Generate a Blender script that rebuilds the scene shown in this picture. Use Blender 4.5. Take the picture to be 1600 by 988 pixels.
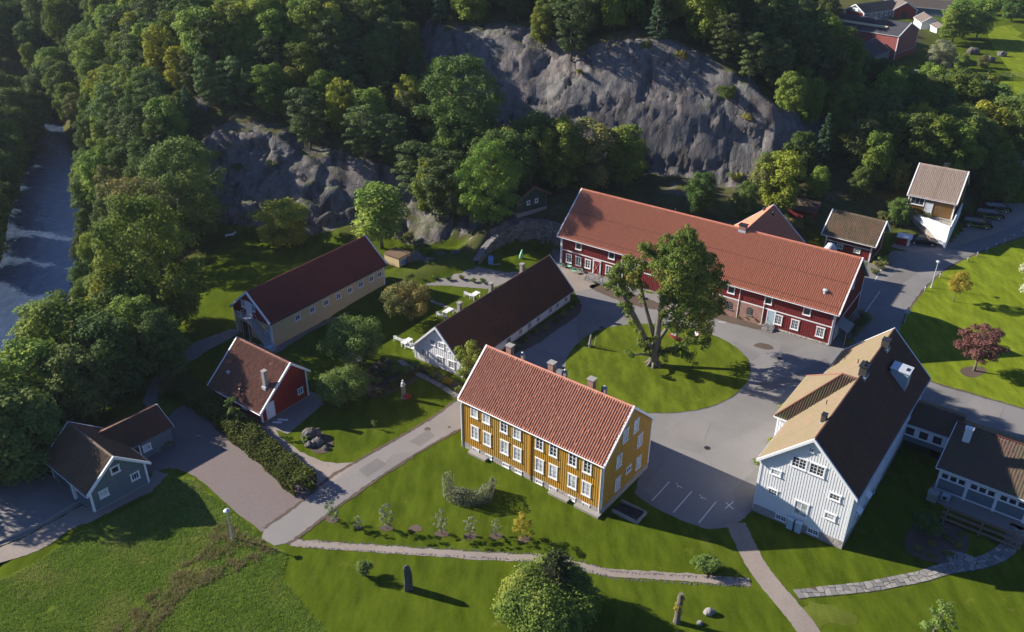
import bpy, math, random
import numpy as np
from mathutils import Vector, Matrix, Quaternion
from mathutils.geometry import delaunay_2d_cdt, tessellate_polygon
for o in list(bpy.data.objects): bpy.data.objects.remove(o)
random.seed(7); RNG = np.random.default_rng(11)
SC = bpy.context.scene; COL = SC.collection
# ------------------------------------------------------------ camera
CAM_H, FPX, PITCH, ROLL = 60.0, 1373.6, 0.5159, 0.0074
cF = Vector((0, math.cos(PITCH), -math.sin(PITCH))); cR0 = Vector((1, 0, 0)); cU0 = cR0.cross(cF)
cR = cR0*math.cos(ROLL) + cU0*math.sin(ROLL); cU = -cR0*math.sin(ROLL) + cU0*math.cos(ROLL)
cam = bpy.data.cameras.new('camera'); camo = bpy.data.objects.new('camera', cam); COL.objects.link(camo)
cam.sensor_fit = 'HORIZONTAL'; cam.sensor_width = 36; cam.lens = FPX/1600*36; cam.clip_start = 1; cam.clip_end = 6000
camo.matrix_world = Matrix(((cR.x, cU.x, -cF.x, 0), (cR.y, cU.y, -cF.y, 0), (cR.z, cU.z, -cF.z, CAM_H), (0, 0, 0, 1)))
SC.camera = camo; SC.render.resolution_x = 1024; SC.render.resolution_y = 632
# ------------------------------------------------------------ light
SUN_EL = math.radians(25.8); SUN_AZ = math.radians(160.5)      # azimuth counted from +X
sdir = Vector((math.cos(SUN_AZ)*math.cos(SUN_EL), math.sin(SUN_AZ)*math.cos(SUN_EL), math.sin(SUN_EL)))
sl = bpy.data.lights.new('sun', 'SUN'); sl.energy = 5.0; sl.angle = math.radians(0.5); sl.color = (1, .93, .83)
so = bpy.data.objects.new('sun', sl); COL.objects.link(so); so.rotation_euler = (-sdir).to_track_quat('-Z', 'Y').to_euler(); so.location = (-200, 80, 150)
W = bpy.data.worlds.new('World'); SC.world = W; W.use_nodes = True
nt = W.node_tree; sky = nt.nodes.new('ShaderNodeTexSky'); sky.sky_type = 'NISHITA'; sky.sun_disc = False
sky.sun_elevation = SUN_EL; sky.sun_rotation = math.radians(90) - SUN_AZ
sky.air_density = 1.0; sky.dust_density = .5; sky.ozone_density = 2.0
bg = nt.nodes['Background']; bg.inputs[1].default_value = 0.06
tn_ = nt.nodes.new('ShaderNodeMix'); tn_.data_type = 'RGBA'; tn_.blend_type = 'MULTIPLY'; tn_.inputs[0].default_value = 1; tn_.inputs[7].default_value = (.52, .71, 1.15, 1)
nt.links.new(sky.outputs[0], tn_.inputs[6]); nt.links.new(tn_.outputs[2], bg.inputs[0])
SC.view_settings.view_transform = 'Standard'; SC.view_settings.look = 'None'; SC.view_settings.exposure = 1.14; SC.view_settings.gamma = 1
# ------------------------------------------------------------ helpers
def ray(px, py): return (cF*FPX + cR*(px-800) - cU*(py-494))
def G(px, py, z=0.0):
    d = ray(px, py); t = (z-CAM_H)/d.z; return Vector((d.x*t, d.y*t, z))
def TY(px, py, Y):
    d = ray(px, py); t = Y/d.y; return Vector((d.x*t, Y, CAM_H+d.z*t))
def ppx(p):
    d = Vector(p)-Vector((0, 0, CAM_H)); z = d.dot(cF); return 800+FPX*d.dot(cR)/z, 494-FPX*d.dot(cU)/z
def tag(o, label=None, cat=None, group=None, kind=None):
    if label: o['label'] = label
    if cat: o['category'] = cat
    if group: o['group'] = group
    if kind: o['kind'] = kind
    return o
def link(name, data, parent=None, loc=None, rotz=None):
    o = bpy.data.objects.new(name, data); COL.objects.link(o)
    if parent: o.parent = parent
    if loc is not None: o.location = loc
    if rotz is not None: o.rotation_euler = (0, 0, rotz)
    return o
def thing(name, label, cat, loc, rotz=0, group=None): return tag(link(name, None, None, loc, rotz), label, cat, group)
def mesh_np(name, V, F, mat, tint=None, smooth=False):
    me = bpy.data.meshes.new(name); V = np.asarray(V, np.float32); F = np.asarray(F, np.int32); n, k = F.shape
    me.vertices.add(len(V)); me.vertices.foreach_set('co', V.ravel()); me.loops.add(n*k); me.loops.foreach_set('vertex_index', F.ravel())
    me.polygons.add(n); me.polygons.foreach_set('loop_start', np.arange(n, dtype=np.int32)*k); me.polygons.foreach_set('loop_total', np.full(n, k, np.int32))
    if smooth: me.polygons.foreach_set('use_smooth', np.ones(n, bool))
    if tint is not None:
        a = me.attributes.new('tint', 'FLOAT', 'FACE'); a.data.foreach_set('value', np.asarray(tint, np.float32))
    me.update(calc_edges=True)
    if mat: me.materials.append(mat)
    return me
class MB:
    def __init__(s): s.v = []; s.f = []; s.t = []; s.cur = .5
    def add(s, vs, fs):
        b = len(s.v); s.v += [tuple(p) for p in vs]; s.f += [tuple(i+b for i in f) for f in fs]; s.t += [s.cur]*len(fs); return s
    def box(s, x0, x1, y0, y1, z0, z1, M=None):
        vs = [Vector((x, y, z)) for z in (z0, z1) for y in (y0, y1) for x in (x0, x1)]
        if M is not None: vs = [M @ p for p in vs]
        return s.add(vs, [(0, 2, 3, 1), (4, 5, 7, 6), (0, 1, 5, 4), (2, 6, 7, 3), (0, 4, 6, 2), (1, 3, 7, 5)])
    def poly(s, pts): return s.add(pts, [tuple(range(len(pts)))])
    def prism(s, pts, d):
        n = len(pts); pts = [Vector(p) for p in pts]; d = Vector(d)
        fs = [tuple(range(n))[::-1], tuple(range(n, 2*n))]+[(i, (i+1) % n, (i+1) % n+n, i+n) for i in range(n)]
        return s.add(pts+[p+d for p in pts], fs)
    def beam(s, a, b, w, h, up=(0, 0, 1)):
        a = Vector(a); b = Vector(b); d = (b-a).normalized(); up = Vector(up)
        sd = d.cross(up); sd = sd.normalized() if sd.length > 1e-4 else Vector((1, 0, 0)); u2 = sd.cross(d)
        c = [sd*w/2*i+u2*h/2*j for i, j in ((-1, -1), (1, -1), (1, 1), (-1, 1))]
        return s.add([a+q for q in c]+[b+q for q in c], [(3, 2, 1, 0), (4, 5, 6, 7)]+[(i, (i+1) % 4, (i+1) % 4+4, i+4) for i in range(4)])
    def tube(s, pts, rad, n=8, cap=True):
        pts = [Vector(p) for p in pts]; m = len(pts); vs = []; ref = None
        for i, p in enumerate(pts):
            d = (pts[min(i+1, m-1)]-pts[max(i-1, 0)]).normalized()
            if ref is None: ref = Vector((1, 0, 0)) if abs(d.x) < .8 else Vector((0, 1, 0))
            a = d.cross(ref).normalized(); b = d.cross(a); ref = -d.cross(a).cross(d).cross(d) if False else ref
            r = rad[i] if hasattr(rad, '__len__') else rad
            for k in range(n):
                t = 2*math.pi*k/n; vs.append(p+(a*math.cos(t)+b*math.sin(t))*r)
        fs = [(i*n+k, i*n+(k+1) % n, (i+1)*n+(k+1) % n, (i+1)*n+k) for i in range(m-1) for k in range(n)]
        if cap: fs += [tuple(range(n))[::-1], tuple(range((m-1)*n, m*n))]
        return s.add(vs, fs)
    def ball(s, c, r, n=8, m=6, sq=(1, 1, 1), jit=0):
        c = Vector(c); vs = []
        for i in range(m+1):
            for k in range(n):
                th = math.pi*i/m; ph = 2*math.pi*k/n; j = 1+random.uniform(-jit, jit)
                vs.append(c+Vector((math.sin(th)*math.cos(ph)*sq[0], math.sin(th)*math.sin(ph)*sq[1], math.cos(th)*sq[2]))*r*j)
        return s.add(vs, [(i*n+k, (i+1)*n+k, (i+1)*n+(k+1) % n, i*n+(k+1) % n) for i in range(m) for k in range(n)])
    def mesh(s, name, mat, smooth=False):
        me = bpy.data.meshes.new(name); me.from_pydata(s.v, [], s.f)
        a = me.attributes.new('tint', 'FLOAT', 'FACE'); a.data.foreach_set('value', np.array(s.t, np.float32))
        if smooth: me.polygons.foreach_set('use_smooth', np.ones(len(s.f), bool))
        me.materials.append(mat); me.update(); return me
    def build(s, name, mat, parent=None, loc=None, rotz=None, smooth=False): return link(name, s.mesh(name, mat, smooth), parent, loc, rotz)
# ------------------------------------------------------------ materials
class NT:
    def __init__(s, name):
        s.m = bpy.data.materials.new(name); s.m.use_nodes = True; s.t = s.m.node_tree
        s.b = s.t.nodes['Principled BSDF']; s.out = s.t.nodes['Material Output']; s.co = None
    def n(s, typ, props=None, **inp):
        nd = s.t.nodes.new('ShaderNode'+typ)
        for k, v in (props or {}).items(): setattr(nd, k, v)
        for k, v in inp.items():
            k = int(k[1:]) if k[0] == 'i' and k[1:].isdigit() else k.replace('_', ' ')
            s.set(nd.inputs[k], v)
        return nd
    def set(s, sock, v):
        if isinstance(v, bpy.types.NodeSocket): s.t.links.new(v, sock)
        elif isinstance(v, bpy.types.Node): s.t.links.new(v.outputs[0], sock)
        else:
            if isinstance(v, (tuple, list)) and sock.type == 'RGBA' and len(v) == 3: v = (*v, 1)
            sock.default_value = v
    def coord(s, world=False, scale=None):
        c = (s.n('NewGeometry').outputs['Position'] if world else s.n('TexCoord').outputs['Object'])
        if scale: c = s.n('Mapping', Vector=c, Scale=scale).outputs[0]
        return c
    def noise(s, co, scale, detail=4, rough=.55, out=0): return s.n('TexNoise', Vector=co, Scale=scale, Detail=detail, Roughness=rough).outputs[out]
    def ramp(s, fac, *st):
        nd = s.n('ValToRGB', Fac=fac); e = nd.color_ramp.elements
        while len(e) < len(st): e.new(.5)
        for el, (p, c) in zip(e, st): el.position = p; el.color = (*c, 1) if len(c) == 3 else c
        return nd.outputs[0]
    def mix(s, f, a, b, mode='MIX'): 
        nd = s.n('Mix', {'data_type': 'RGBA', 'blend_type': mode}); s.set(nd.inputs[0], f); s.set(nd.inputs[6], a); s.set(nd.inputs[7], b); return nd.outputs[2]
    def math(s, op, a, b=0.0, c=0.0): return s.n('Math', {'operation': op}, i0=a, i1=b, i2=c).outputs[0]
    def mr(s, v, a, b, c=0.0, d=1.0): return s.n('MapRange', i0=v, i1=a, i2=b, i3=c, i4=d).outputs[0]
    def bump(s, h, strength=.5, dist=.05, base=None):
        nd = s.n('Bump', Height=h, Strength=strength, Distance=dist)
        if base: s.set(nd.inputs['Normal'], base)
        return nd.outputs[0]
    def fin(s, col, rough=.8, normal=None, spec=.3):
        s.set(s.b.inputs['Base Color'], col); s.set(s.b.inputs['Roughness'], rough); s.b.inputs['Specular IOR Level'].default_value = spec
        if normal: s.set(s.b.inputs['Normal'], normal)
        return s.m
    def tint(s): return s.n('Attribute', {'attribute_name': 'tint'}).outputs['Fac']
def sc(c, k): return tuple(min(1, x*k) for x in c)
def m_plain(name, c, rough=.7, var=.25, scale=3, bump=.2, bd=.01, spec=.3):
    t = NT(name); co = t.coord(); n1 = t.noise(co, scale, 5); col = t.mix(n1, sc(c, 1-var), sc(c, 1+var))
    return t.fin(col, rough, t.bump(t.noise(co, scale*6, 4), bump, bd), spec)
def m_wood(name, c, var=.14, rough=.65, weather=.25, wcol=(.3, .28, .25)):
    t = NT(name); co = t.coord(); s1 = t.noise(t.coord(scale=(3, 3, .25)), 2.2, 5); big = t.noise(co, .5, 3)
    col = t.mix(s1, sc(c, 1-var), sc(c, 1+var)); tn = t.tint(); col = t.mix(t.mr(tn, 0, 1, 0, .35), col, sc(c, .62))
    col = t.mix(t.mr(big, .5, .8, 0, weather), col, wcol)
    return t.fin(col, rough, t.bump(s1, .25, .01))
def m_tile(name, c1, c2, c3=None, moss=0.0, mosscol=(.09, .1, .03), rough=.75):
    t = NT(name); co = t.coord(); tn = t.tint(); col = t.mix(t.mr(tn, -.3, 1.3), c1, c2)
    big = t.noise(co, .35, 4)
    if c3: col = t.mix(t.mr(big, .45, .7, 0, .8), col, c3)
    sm = t.noise(co, 9, 4); col = t.mix(t.mr(sm, .35, .75, 0, .2), col, sc(c1, .6))
    if moss: col = t.mix(t.math('MULTIPLY', t.mr(t.noise(co, .5, 5, .65), .42, .62), t.mr(t.noise(co, 5, 3), .3, .6, .3, moss)), col, mosscol)
    return t.fin(col, rough, t.bump(t.noise(co, 30, 3), .3, .01))
def m_stone(name, c1, c2, c3, scale=2.2, mortar=(.3, .28, .25)):
    t = NT(name); co = t.coord(scale=(1, 1, 1.5)); v = t.n('TexVoronoi', Vector=co, Scale=scale); e = t.n('TexVoronoi', {'feature': 'DISTANCE_TO_EDGE'}, Vector=co, Scale=scale)
    col = t.mix(t.n('SeparateColor', Color=v.outputs['Color']).outputs[0], c1, c2); col = t.mix(t.mr(t.noise(co, 5, 5), .4, .7), col, c3)
    ed = t.mr(e.outputs[0], 0, .07); col = t.mix(ed, mortar, col)
    return t.fin(col, .85, t.bump(ed, .6, .05))
def m_brick(name, c1, c2, mortar=(.33, .3, .27)):
    t = NT(name); g = t.coord(); sx = t.n('SeparateXYZ', Vector=g)
    co = t.n('CombineXYZ', X=t.math('ADD', sx.outputs[0], sx.outputs[1]), Y=sx.outputs[2]).outputs[0]
    b = t.n('TexBrick', Vector=co, Color1=(*c1, 1), Color2=(*c2, 1), Mortar=(*mortar, 1), Scale=1, Mortar_Size=.012, Brick_Width=.24, Row_Height=.08)
    col = t.mix(t.mr(t.noise(g, 1.5, 5), .45, .75, 0, .5), b.outputs[0], sc(c1, .5))
    return t.fin(col, .85, t.bump(b.outputs['Fac'], -.4, .01))
def m_grass(name, c1, c2, c3, fine=9, stripes=0, bump=.3, bd=.06, dry=None):
    t = NT(name); co = t.coord(True); a = t.noise(co, .12, 5, .6); b = t.noise(co, 1.3, 5, .65); f = t.noise(co, fine, 4, .7)
    col = t.mix(t.mr(a, .35, .65), c1, c2); col = t.mix(t.mr(b, .38, .68, 0, .7), col, c3); col = t.mix(t.mr(f, .3, .7, 0, .6), sc(c1, .45), col)
    pw = t.noise(t.n('Mapping', Vector=co, Scale=(1, .35, 1), Rotation=(0, 0, .6)).outputs[0], .7, 4, .6); col = t.mix(t.mr(pw, .4, .7, 0, .5), col, sc(c2, 1.25)); col = t.mix(t.mr(t.noise(co, 22, 2, .8), .55, .8, 0, .5), col, sc(c1, .5))
    if stripes:
        w = t.n('TexWave', {'wave_type': 'BANDS', 'bands_direction': 'DIAGONAL'}, Vector=t.n('Mapping', Vector=co, Rotation=(0, 0, 1.15)).outputs[0], Scale=.5, Distortion=1.5)
        col = t.mix(t.math('MULTIPLY', w.outputs[1], stripes), col, sc(c2, 1.35))
    if dry: col = t.mix(t.mr(t.noise(co, .25, 6, .7), .56, .7, 0, .6), col, dry)
    h = t.math('ADD', t.math('MULTIPLY', f, .5), b)
    return t.fin(col, 1.0, t.bump(h, bump, bd), 0.0)
def m_ground(name, c1, c2, sp=(.4, .38, .34), fine=18, patch=None, spots=.3):
    t = NT(name); co = t.coord(True); a = t.noise(co, .16, 5, .6); f = t.noise(co, fine, 3, .7); m = t.noise(co, 1.1, 6, .7)
    col = t.mix(t.mr(a, .35, .65), c1, c2); col = t.mix(t.mr(f, .45, .8, 0, spots), col, sp); col = t.mix(t.mr(m, .55, .75, 0, .35), col, sc(c1, .72))
    if patch:
        v = t.n('TexVoronoi', Vector=co, Scale=.11, Randomness=1); col = t.mix(t.mr(t.n('SeparateColor', Color=v.outputs[1]).outputs[0], .0, 1, 0, patch), col, sc(c2, 1.3))
    e = t.n('TexVoronoi', {'feature': 'DISTANCE_TO_EDGE'}, Vector=t.n('Mapping', Vector=t.n('VectorMath', {'operation': 'ADD'}, i0=co, i1=t.n('TexNoise', Vector=co, Scale=.6).outputs[1]).outputs[0]).outputs[0], Scale=.17)
    if patch: col = t.mix(t.mr(e.outputs[0], 0, .006, .22, 0), col, sc(c1, .5))
    return t.fin(col, .85, t.bump(f, .25, .02))
def m_leaf(name, c1, c2, c3=None, trans=.3, rnd=.3):
    t = NT(name); isl = t.n('NewGeometry').outputs['Random Per Island']; orn = t.n('ObjectInfo').outputs['Random']
    n1 = t.noise(t.coord(), .45, 3); col = t.mix(t.mr(n1, .35, .65), c1, c2); col = t.mix(t.mr(isl, 0, 1, 0, .55), col, sc(c1, .5))
    if c3: col = t.mix(t.mr(t.noise(t.coord(True), .18, 2), .5, .68, 0, .9), col, c3)
    hs = t.n('HueSaturation', Color=col, Hue=t.mr(orn, 0, 1, .5-.04*rnd/.35, .5+.02*rnd/.35), Saturation=.95, Value=t.mr(t.math('FRACT', t.math('MULTIPLY', orn, 7.31)), 0, 1, 1-rnd, 1+rnd))
    t.fin(hs.outputs[0], .75, None, .08)
    tr = t.n('BsdfTranslucent', Color=t.mix(.5, hs.outputs[0], sc(c2, 1.3))); ms = t.n('MixShader', Fac=trans); t.set(ms.inputs[1], t.b.outputs[0]); t.set(ms.inputs[2], tr.outputs[0])
    t.t.links.new(ms.outputs[0], t.out.inputs[0]); return t.m
def m_glass(name, c, rough=.08):
    t = NT(name); n = t.noise(t.coord(True), 1.7, 2); col = t.mix(t.mr(n, .35, .65), sc(c, .6), sc(c, 1.4)); return t.fin(col, rough, None, .8)
MT = dict(
 white=m_wood('white_paint', (.76, .76, .75), .03, .55, .06, (.6, .6, .58)), whitetrim=m_plain('white_trim', (.74, .74, .73), .5, .06, 2, .05),
 yellow=m_wood('ochre_paint', (.52, .28, .042), .1, .6, .1, (.42, .27, .08)), red=m_wood('falu_red_paint', (.22, .028, .026), .16, .7, .3, (.19, .05, .045)),
 red_bright=m_wood('bright_red_paint', (.28, .02, .016), .1, .65, .1, (.2, .05, .04)), pinkred=m_wood('faded_red_sheeting', (.3, .085, .075), .08, .6, .1),  # the brighter red is a paint tone of its own
 grey=m_wood('slate_blue_grey_paint', (.13, .17, .19), .1, .6, .15, (.16, .2, .22)), sand=m_plain('sand_render', (.58, .44, .24), .85, .12, .8, .15),
 ochre2=m_wood('brown_ochre_paint', (.26, .13, .025)), dkgreen=m_wood('dark_green_paint', (.03, .07, .045)), bluedoor=m_wood('pale_blue_paint', (.4, .52, .56)), brownw=m_wood('brown_wood', (.16, .1, .06), .3), greyw=m_wood('weathered_wood', (.24, .23, .21), .25),
 concrete=m_plain('concrete', (.28, .26, .23), .85, .18, 1.2, .3), black=m_plain('black_metal', (.02, .022, .025), .45, .2, 4, .05), zinc=m_plain('zinc', (.45, .48, .5), .35, .12, 3, .05, spec=.6), bluezinc=m_plain('blue_grey_metal', (.3, .38, .44), .4, .1, 3, .05, spec=.5),
 stone=m_stone('granite_foundation', (.36, .31, .28), (.24, .21, .2), (.42, .36, .32)), stone2=m_stone('dry_stone', (.2, .19, .19), (.13, .125, .13), (.28, .25, .22), 1.3, (.06, .06, .06)),
 brick=m_brick('red_brick', (.36, .14, .08), (.26, .1, .07)), dbrick=m_brick('dark_brick', (.06, .05, .045), (.035, .03, .03), (.08, .075, .07)),
 t_yel=m_tile('orange_pantile', (.46, .175, .11), (.58, .27, .18)), t_barn=m_tile('terracotta_pantile', (.44, .15, .085), (.53, .2, .12), (.49, .18, .105)),
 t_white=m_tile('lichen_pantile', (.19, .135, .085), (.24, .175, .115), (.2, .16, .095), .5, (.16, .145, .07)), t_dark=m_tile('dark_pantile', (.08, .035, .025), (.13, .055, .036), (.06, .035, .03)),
 t_ybarn=m_tile('oxblood_pantile', (.15, .03, .025), (.19, .045, .035), (.13, .032, .028)), t_redsm=m_tile('mixed_red_pantile', (.15, .055, .035), (.3, .14, .1), (.2, .09, .06)),
 t_grey=m_tile('brown_grey_pantile', (.11, .07, .045), (.16, .11, .075), (.1, .07, .05)), t_shed=m_tile('mossy_pantile', (.15, .09, .055), (.22, .14, .09), (.13, .09, .055), .7, (.09, .09, .045)),
 t_beige=m_tile('pale_pink_pantile', (.34, .25, .19), (.42, .32, .25)), t_annex=m_tile('mossy_red_pantile', (.09, .058, .045), (.13, .075, .055), (.08, .055, .042), .9, (.075, .085, .035)), t_slate=m_tile('slate_blue_sheet', (.035, .035, .05), (.05, .05, .065)), t_farm=m_tile('grey_brown_slate', (.1, .08, .07), (.14, .11, .09)),
 turf=m_grass('turf_roof_grass', (.1, .07, .03), (.14, .1, .035), (.08, .07, .02)),
 glass=m_glass('dark_glass', (.03, .035, .045)), pale_pane=m_glass('pale_grey_glass', (.42, .44, .44), .2), doorred=m_wood('oxblood_door', (.09, .025, .02)),  # second pane glass is pale grey, its tone varying at random
 lawn=m_grass('lawn_grass', (.105, .142, .012), (.145, .18, .016), (.085, .12, .01)), lawn_r=m_grass('striped_lawn_grass', (.17, .22, .016), (.2, .25, .02), (.14, .195, .015), stripes=.05),
 meadow=m_grass('meadow_grass', (.12, .16, .018), (.15, .185, .022), (.1, .145, .018), 5, 0, .8, .15, (.2, .17, .07)),
 asphalt=m_ground('asphalt', (.14, .132, .124), (.18, .17, .16), (.27, .255, .24), patch=.5), road=m_ground('old_asphalt', (.155, .142, .13), (.195, .178, .163), (.28, .26, .235), patch=.35), gravel=m_ground('gravel', (.2, .165, .135), (.26, .215, .18), (.38, .33, .29), 8, spots=.5),
 soil=m_ground('planting_soil', (.07, .05, .035), (.1, .07, .05), (.16, .12, .08), 7), paint=m_plain('road_paint', (.62, .62, .6), .7, .2, 6), flag=m_plain('flagstone', (.28, .26, .23), .8, .3, .9, .4, .02),
 rock=None, bark=m_plain('bark', (.14, .11, .085), .9, .4, 5, .8, .05), barkl=m_plain('pale_bark', (.14, .125, .1), .85, .4, 3, .6, .03), tyre=m_plain('tyre', (.02, .02, .02), .8), lime=m_plain('lime_paint', (.35, .5, .03), .4, .05), carb=m_plain('black_car_paint', (.01, .012, .015), .35, .1, 1, 0, spec=.3), cargl=m_plain('car_glass', (.015, .02, .025), .05, .1, 1, 0, spec=.8),
 mint=m_plain('mint_paint', (.3, .6, .38), .5, .1), bluep=m_plain('blue_plastic', (.06, .22, .5), .4, .2), lampg=m_plain('lamp_glass', (.7, .72, .72), .3, .05), redp=m_plain('red_paint', (.2, .04, .025), .4, .1), straw=m_plain('straw_colour', (.5, .42, .22), .8, .2))
L = dict(
 pine=m_leaf('pine_needles', (0.089, 0.136, 0.039), (0.131, 0.179, 0.05), None, .12, .3), spruce=m_leaf('spruce_needles', (0.05, 0.105, 0.046), (0.076, 0.14, 0.054), None, .08, .25),
 broad=m_leaf('broadleaf_leaves', (0.121, 0.197, 0.024), (0.171, 0.254, 0.034), (0.257, 0.303, 0.034), .25), dark=m_leaf('dark_leaves', (0.08, 0.14, 0.026), (0.123, 0.184, 0.037), None, .2), yell=m_leaf('yellow_green_leaves', (0.224, 0.252, 0.022), (0.336, 0.35, 0.028), None, .25, .2),
 olive=m_leaf('olive_leaves', (0.14, 0.166, 0.042), (0.21, 0.227, 0.063), (0.28, 0.227, 0.042), .2, .2), willow=m_leaf('grey_green_leaves', (0.196, 0.224, 0.112), (0.28, 0.308, 0.168), None, .2, .2), red=m_leaf('dark_red_leaves', (0.15, 0.058, 0.048), (0.23, 0.1, 0.085), None, .2, .1), rust=m_leaf('rust_red_leaves', (0.49, 0.084, 0.042), (0.63, 0.14, 0.056), None, .2, .1),
 gold=m_leaf('golden_leaves', (.34, .27, .02), (.46, .37, .035), None, .3, .1), hedge=m_leaf('hedge_leaves', (.07, .09, .012), (.105, .125, .016), None, .12, .1), great=m_leaf('maple_leaves', (0.103, 0.169, 0.022), (0.161, 0.228, 0.034), (0.23, 0.25, 0.034), .2, .1), tuft=m_leaf('tall_grass', (0.168, 0.269, 0.031), (0.252, 0.353, 0.046), (0.336, 0.319, 0.092), .3, .2), drytuft=m_leaf('dry_grass', (0.336, 0.28, 0.126), (0.238, 0.238, 0.07), None, .3, .2), bush=m_leaf('garden_bush_leaves', (0.133, 0.2, 0.035), (0.186, 0.262, 0.056), None, .2, .1), white=m_leaf('pale_leaves', (0.42, 0.462, 0.28), (0.588, 0.588, 0.42), None, .2, .1))
# ------------------------------------------------------------ terrain
def vnoise(P, seed=0):
    P = np.asarray(P, np.float64); i = np.floor(P).astype(np.int64); f = P-i; f = f*f*(3-2*f); r = 0
    for dx in (0, 1):
        for dy in (0, 1):
            for dz in (0, 1):
                h = ((i[..., 0]+dx)*374761393+(i[..., 1]+dy)*668265263+(i[..., 2]+dz)*2147483647+seed*1274126177) & 0xffffffff
                h = ((h ^ (h >> 13))*1274126177) & 0xffffffff; h = (h ^ (h >> 16)) & 0xffff
                r = r+h/65535.0*(f[..., 0] if dx else 1-f[..., 0])*(f[..., 1] if dy else 1-f[..., 1])*(f[..., 2] if dz else 1-f[..., 2])
    return r
def fbm(P, o=4, seed=0, ridge=False):
    P = np.asarray(P, float); s = 0; a = 1; t = 0
    for k in range(o):
        n = vnoise(P*2**k+17.3*k, seed+k); n = 1-abs(2*n-1) if ridge else n
        s = s+n*a; t += a; a *= .5
    return s/t
CP = []
def cp(*a): CP.extend([tuple(p) for p in a])
gz = lambda z, *pp: cp(*[G(x, y, z) for x, y in pp])
# water edges and bed of the river, then the far (west) bank
RB = [G(*p, -5.5) for p in ((130, 400), (122, 300), (108, 225), (97, 188))]
RBL = [Vector((-56, -10, -5.5)), Vector((-57, 30, -5.5)), Vector((-60, 60, -5.5)), Vector((-66, 96, -5.5)), Vector((-68, 116, -5.5))]+RB+[Vector((-126, 224, -5.5)), Vector((-160, 234, -5.5)), Vector((-230, 246, -5.5))]
LBL = [Vector((-88, -10, -5.5)), Vector((-88, 60, -5.5)), Vector((-87, 100, -5.5))]+[G(*p, -5.5) for p in ((0, 410), (20, 330), (45, 260), (64, 222), (72, 202))]+[Vector((-135, 212, -5.5)), Vector((-165, 220, -5.5)), Vector((-230, 230, -5.5))]
def dens(B_):
    o = []
    for a, b in zip(B_, B_[1:]): n = max(1, int((b-a).length/6)); o += [a.lerp(b, i/n) for i in range(n)]
    return o+[B_[-1]]
RBL = dens(RBL); LBL = dens(LBL)
cp(*RBL); cp(*LBL)
MIDR = []
for a in RBL:
    b = min(LBL, key=lambda q: abs(q.y-a.y)); m = (a+b)/2; m.z = -7.5; MIDR.append(m)
cp(*MIDR)
for p in RBL: cp((p.x+4, p.y, -3 if p.y < 130 else float(np.interp(p.y, [130, 206], [-2.6, 0]))))
for p in LBL: cp((p.x-5, p.y-1, -2.5) if p.y < 200 else (p.x-1, p.y-6, -2))
cp((-130, 240, 4), (-150, 250, 8), (-118, 235, 7), (-185, 262, 14), (-240, 262, 18), (-150, 290, 16))
cp((-125, 60, 7), (-120, 110, 6), (-128, 150, 9), (-135, 190, 12), (-155, 205, 15), (-185, 340, 26), (-170, 60, 22), (-175, 130, 24), (-190, 210, 30), (-230, 300, 42), (-260, 60, 36), (-280, 200, 48), (-130, 0, 12), (-200, -20, 30))
# flat ground of the farmyard
gz(0, (330, 352), (400, 362), (470, 372), (530, 388), (590, 393), (650, 388), (715, 385), (742, 412))
WBASE = [G(x, y) for x, y in ((748, 414), (762, 399), (785, 386), (815, 379), (848, 381), (876, 390))]; WH = [.7, 1.5, 2.6, 3.6, 3.9, 3.9]
for i, p in enumerate(WBASE):
    a = WBASE[max(0, i-1)]; b = WBASE[min(5, i+1)]; d = (b-a).normalized(); n = Vector((-d.y, d.x, 0))
    cp((p.x, p.y, 0)); q = p+n*1.0; cp((q.x, q.y, WH[i]-.15)); q = p+n*3.5; cp((q.x, q.y, WH[i]+.1))
cp((-46, 105, -.3), (-49, 90, -.6), (-52, 74, -.8), (-51, 60, -1), (-50, 40, -1.2), (-50, 0, -1.2), (-44, 112, 0), (-43, 90, 0), (-48, 65, 0), (-40, 40, 0), (-40, -10, 0), (0, 20, 0), (60, -10, 0), (110, 40, 0), (170, 120, 0), (200, 210, 0), (190, 300, 1), (240, 360, 4), (300, 100, 6), (300, 300, 12), (300, -40, 6), (0, -60, 0), (-55, 122, -1.5), (-56, 130, -1))
def bl(u, v, z):   # point beside the long barn
    a = -.6; return (28.1+math.cos(a)*u-math.sin(a)*v, 115.4+math.sin(a)*u+math.cos(a)*v, z)
cp(bl(-22.5, -6, 0), bl(-10, -6.2, 0), bl(5, -6.2, 0), bl(20.5, -6.2, 0), bl(-22, 6.6, 3.8), bl(-15, 7, 3.6), bl(0, 7, 3), bl(8, 7, 1.6), bl(16, 7, .3), bl(21, 6, 0))
cp(bl(-20, 11, 3.8), bl(-8, 12, 3.8), bl(4, 16, 3.2), bl(14, 16, 1.5))
cp((-6, 133, 3.8), (6, 140, 3.9), (-16, 140, 3.2))
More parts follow.
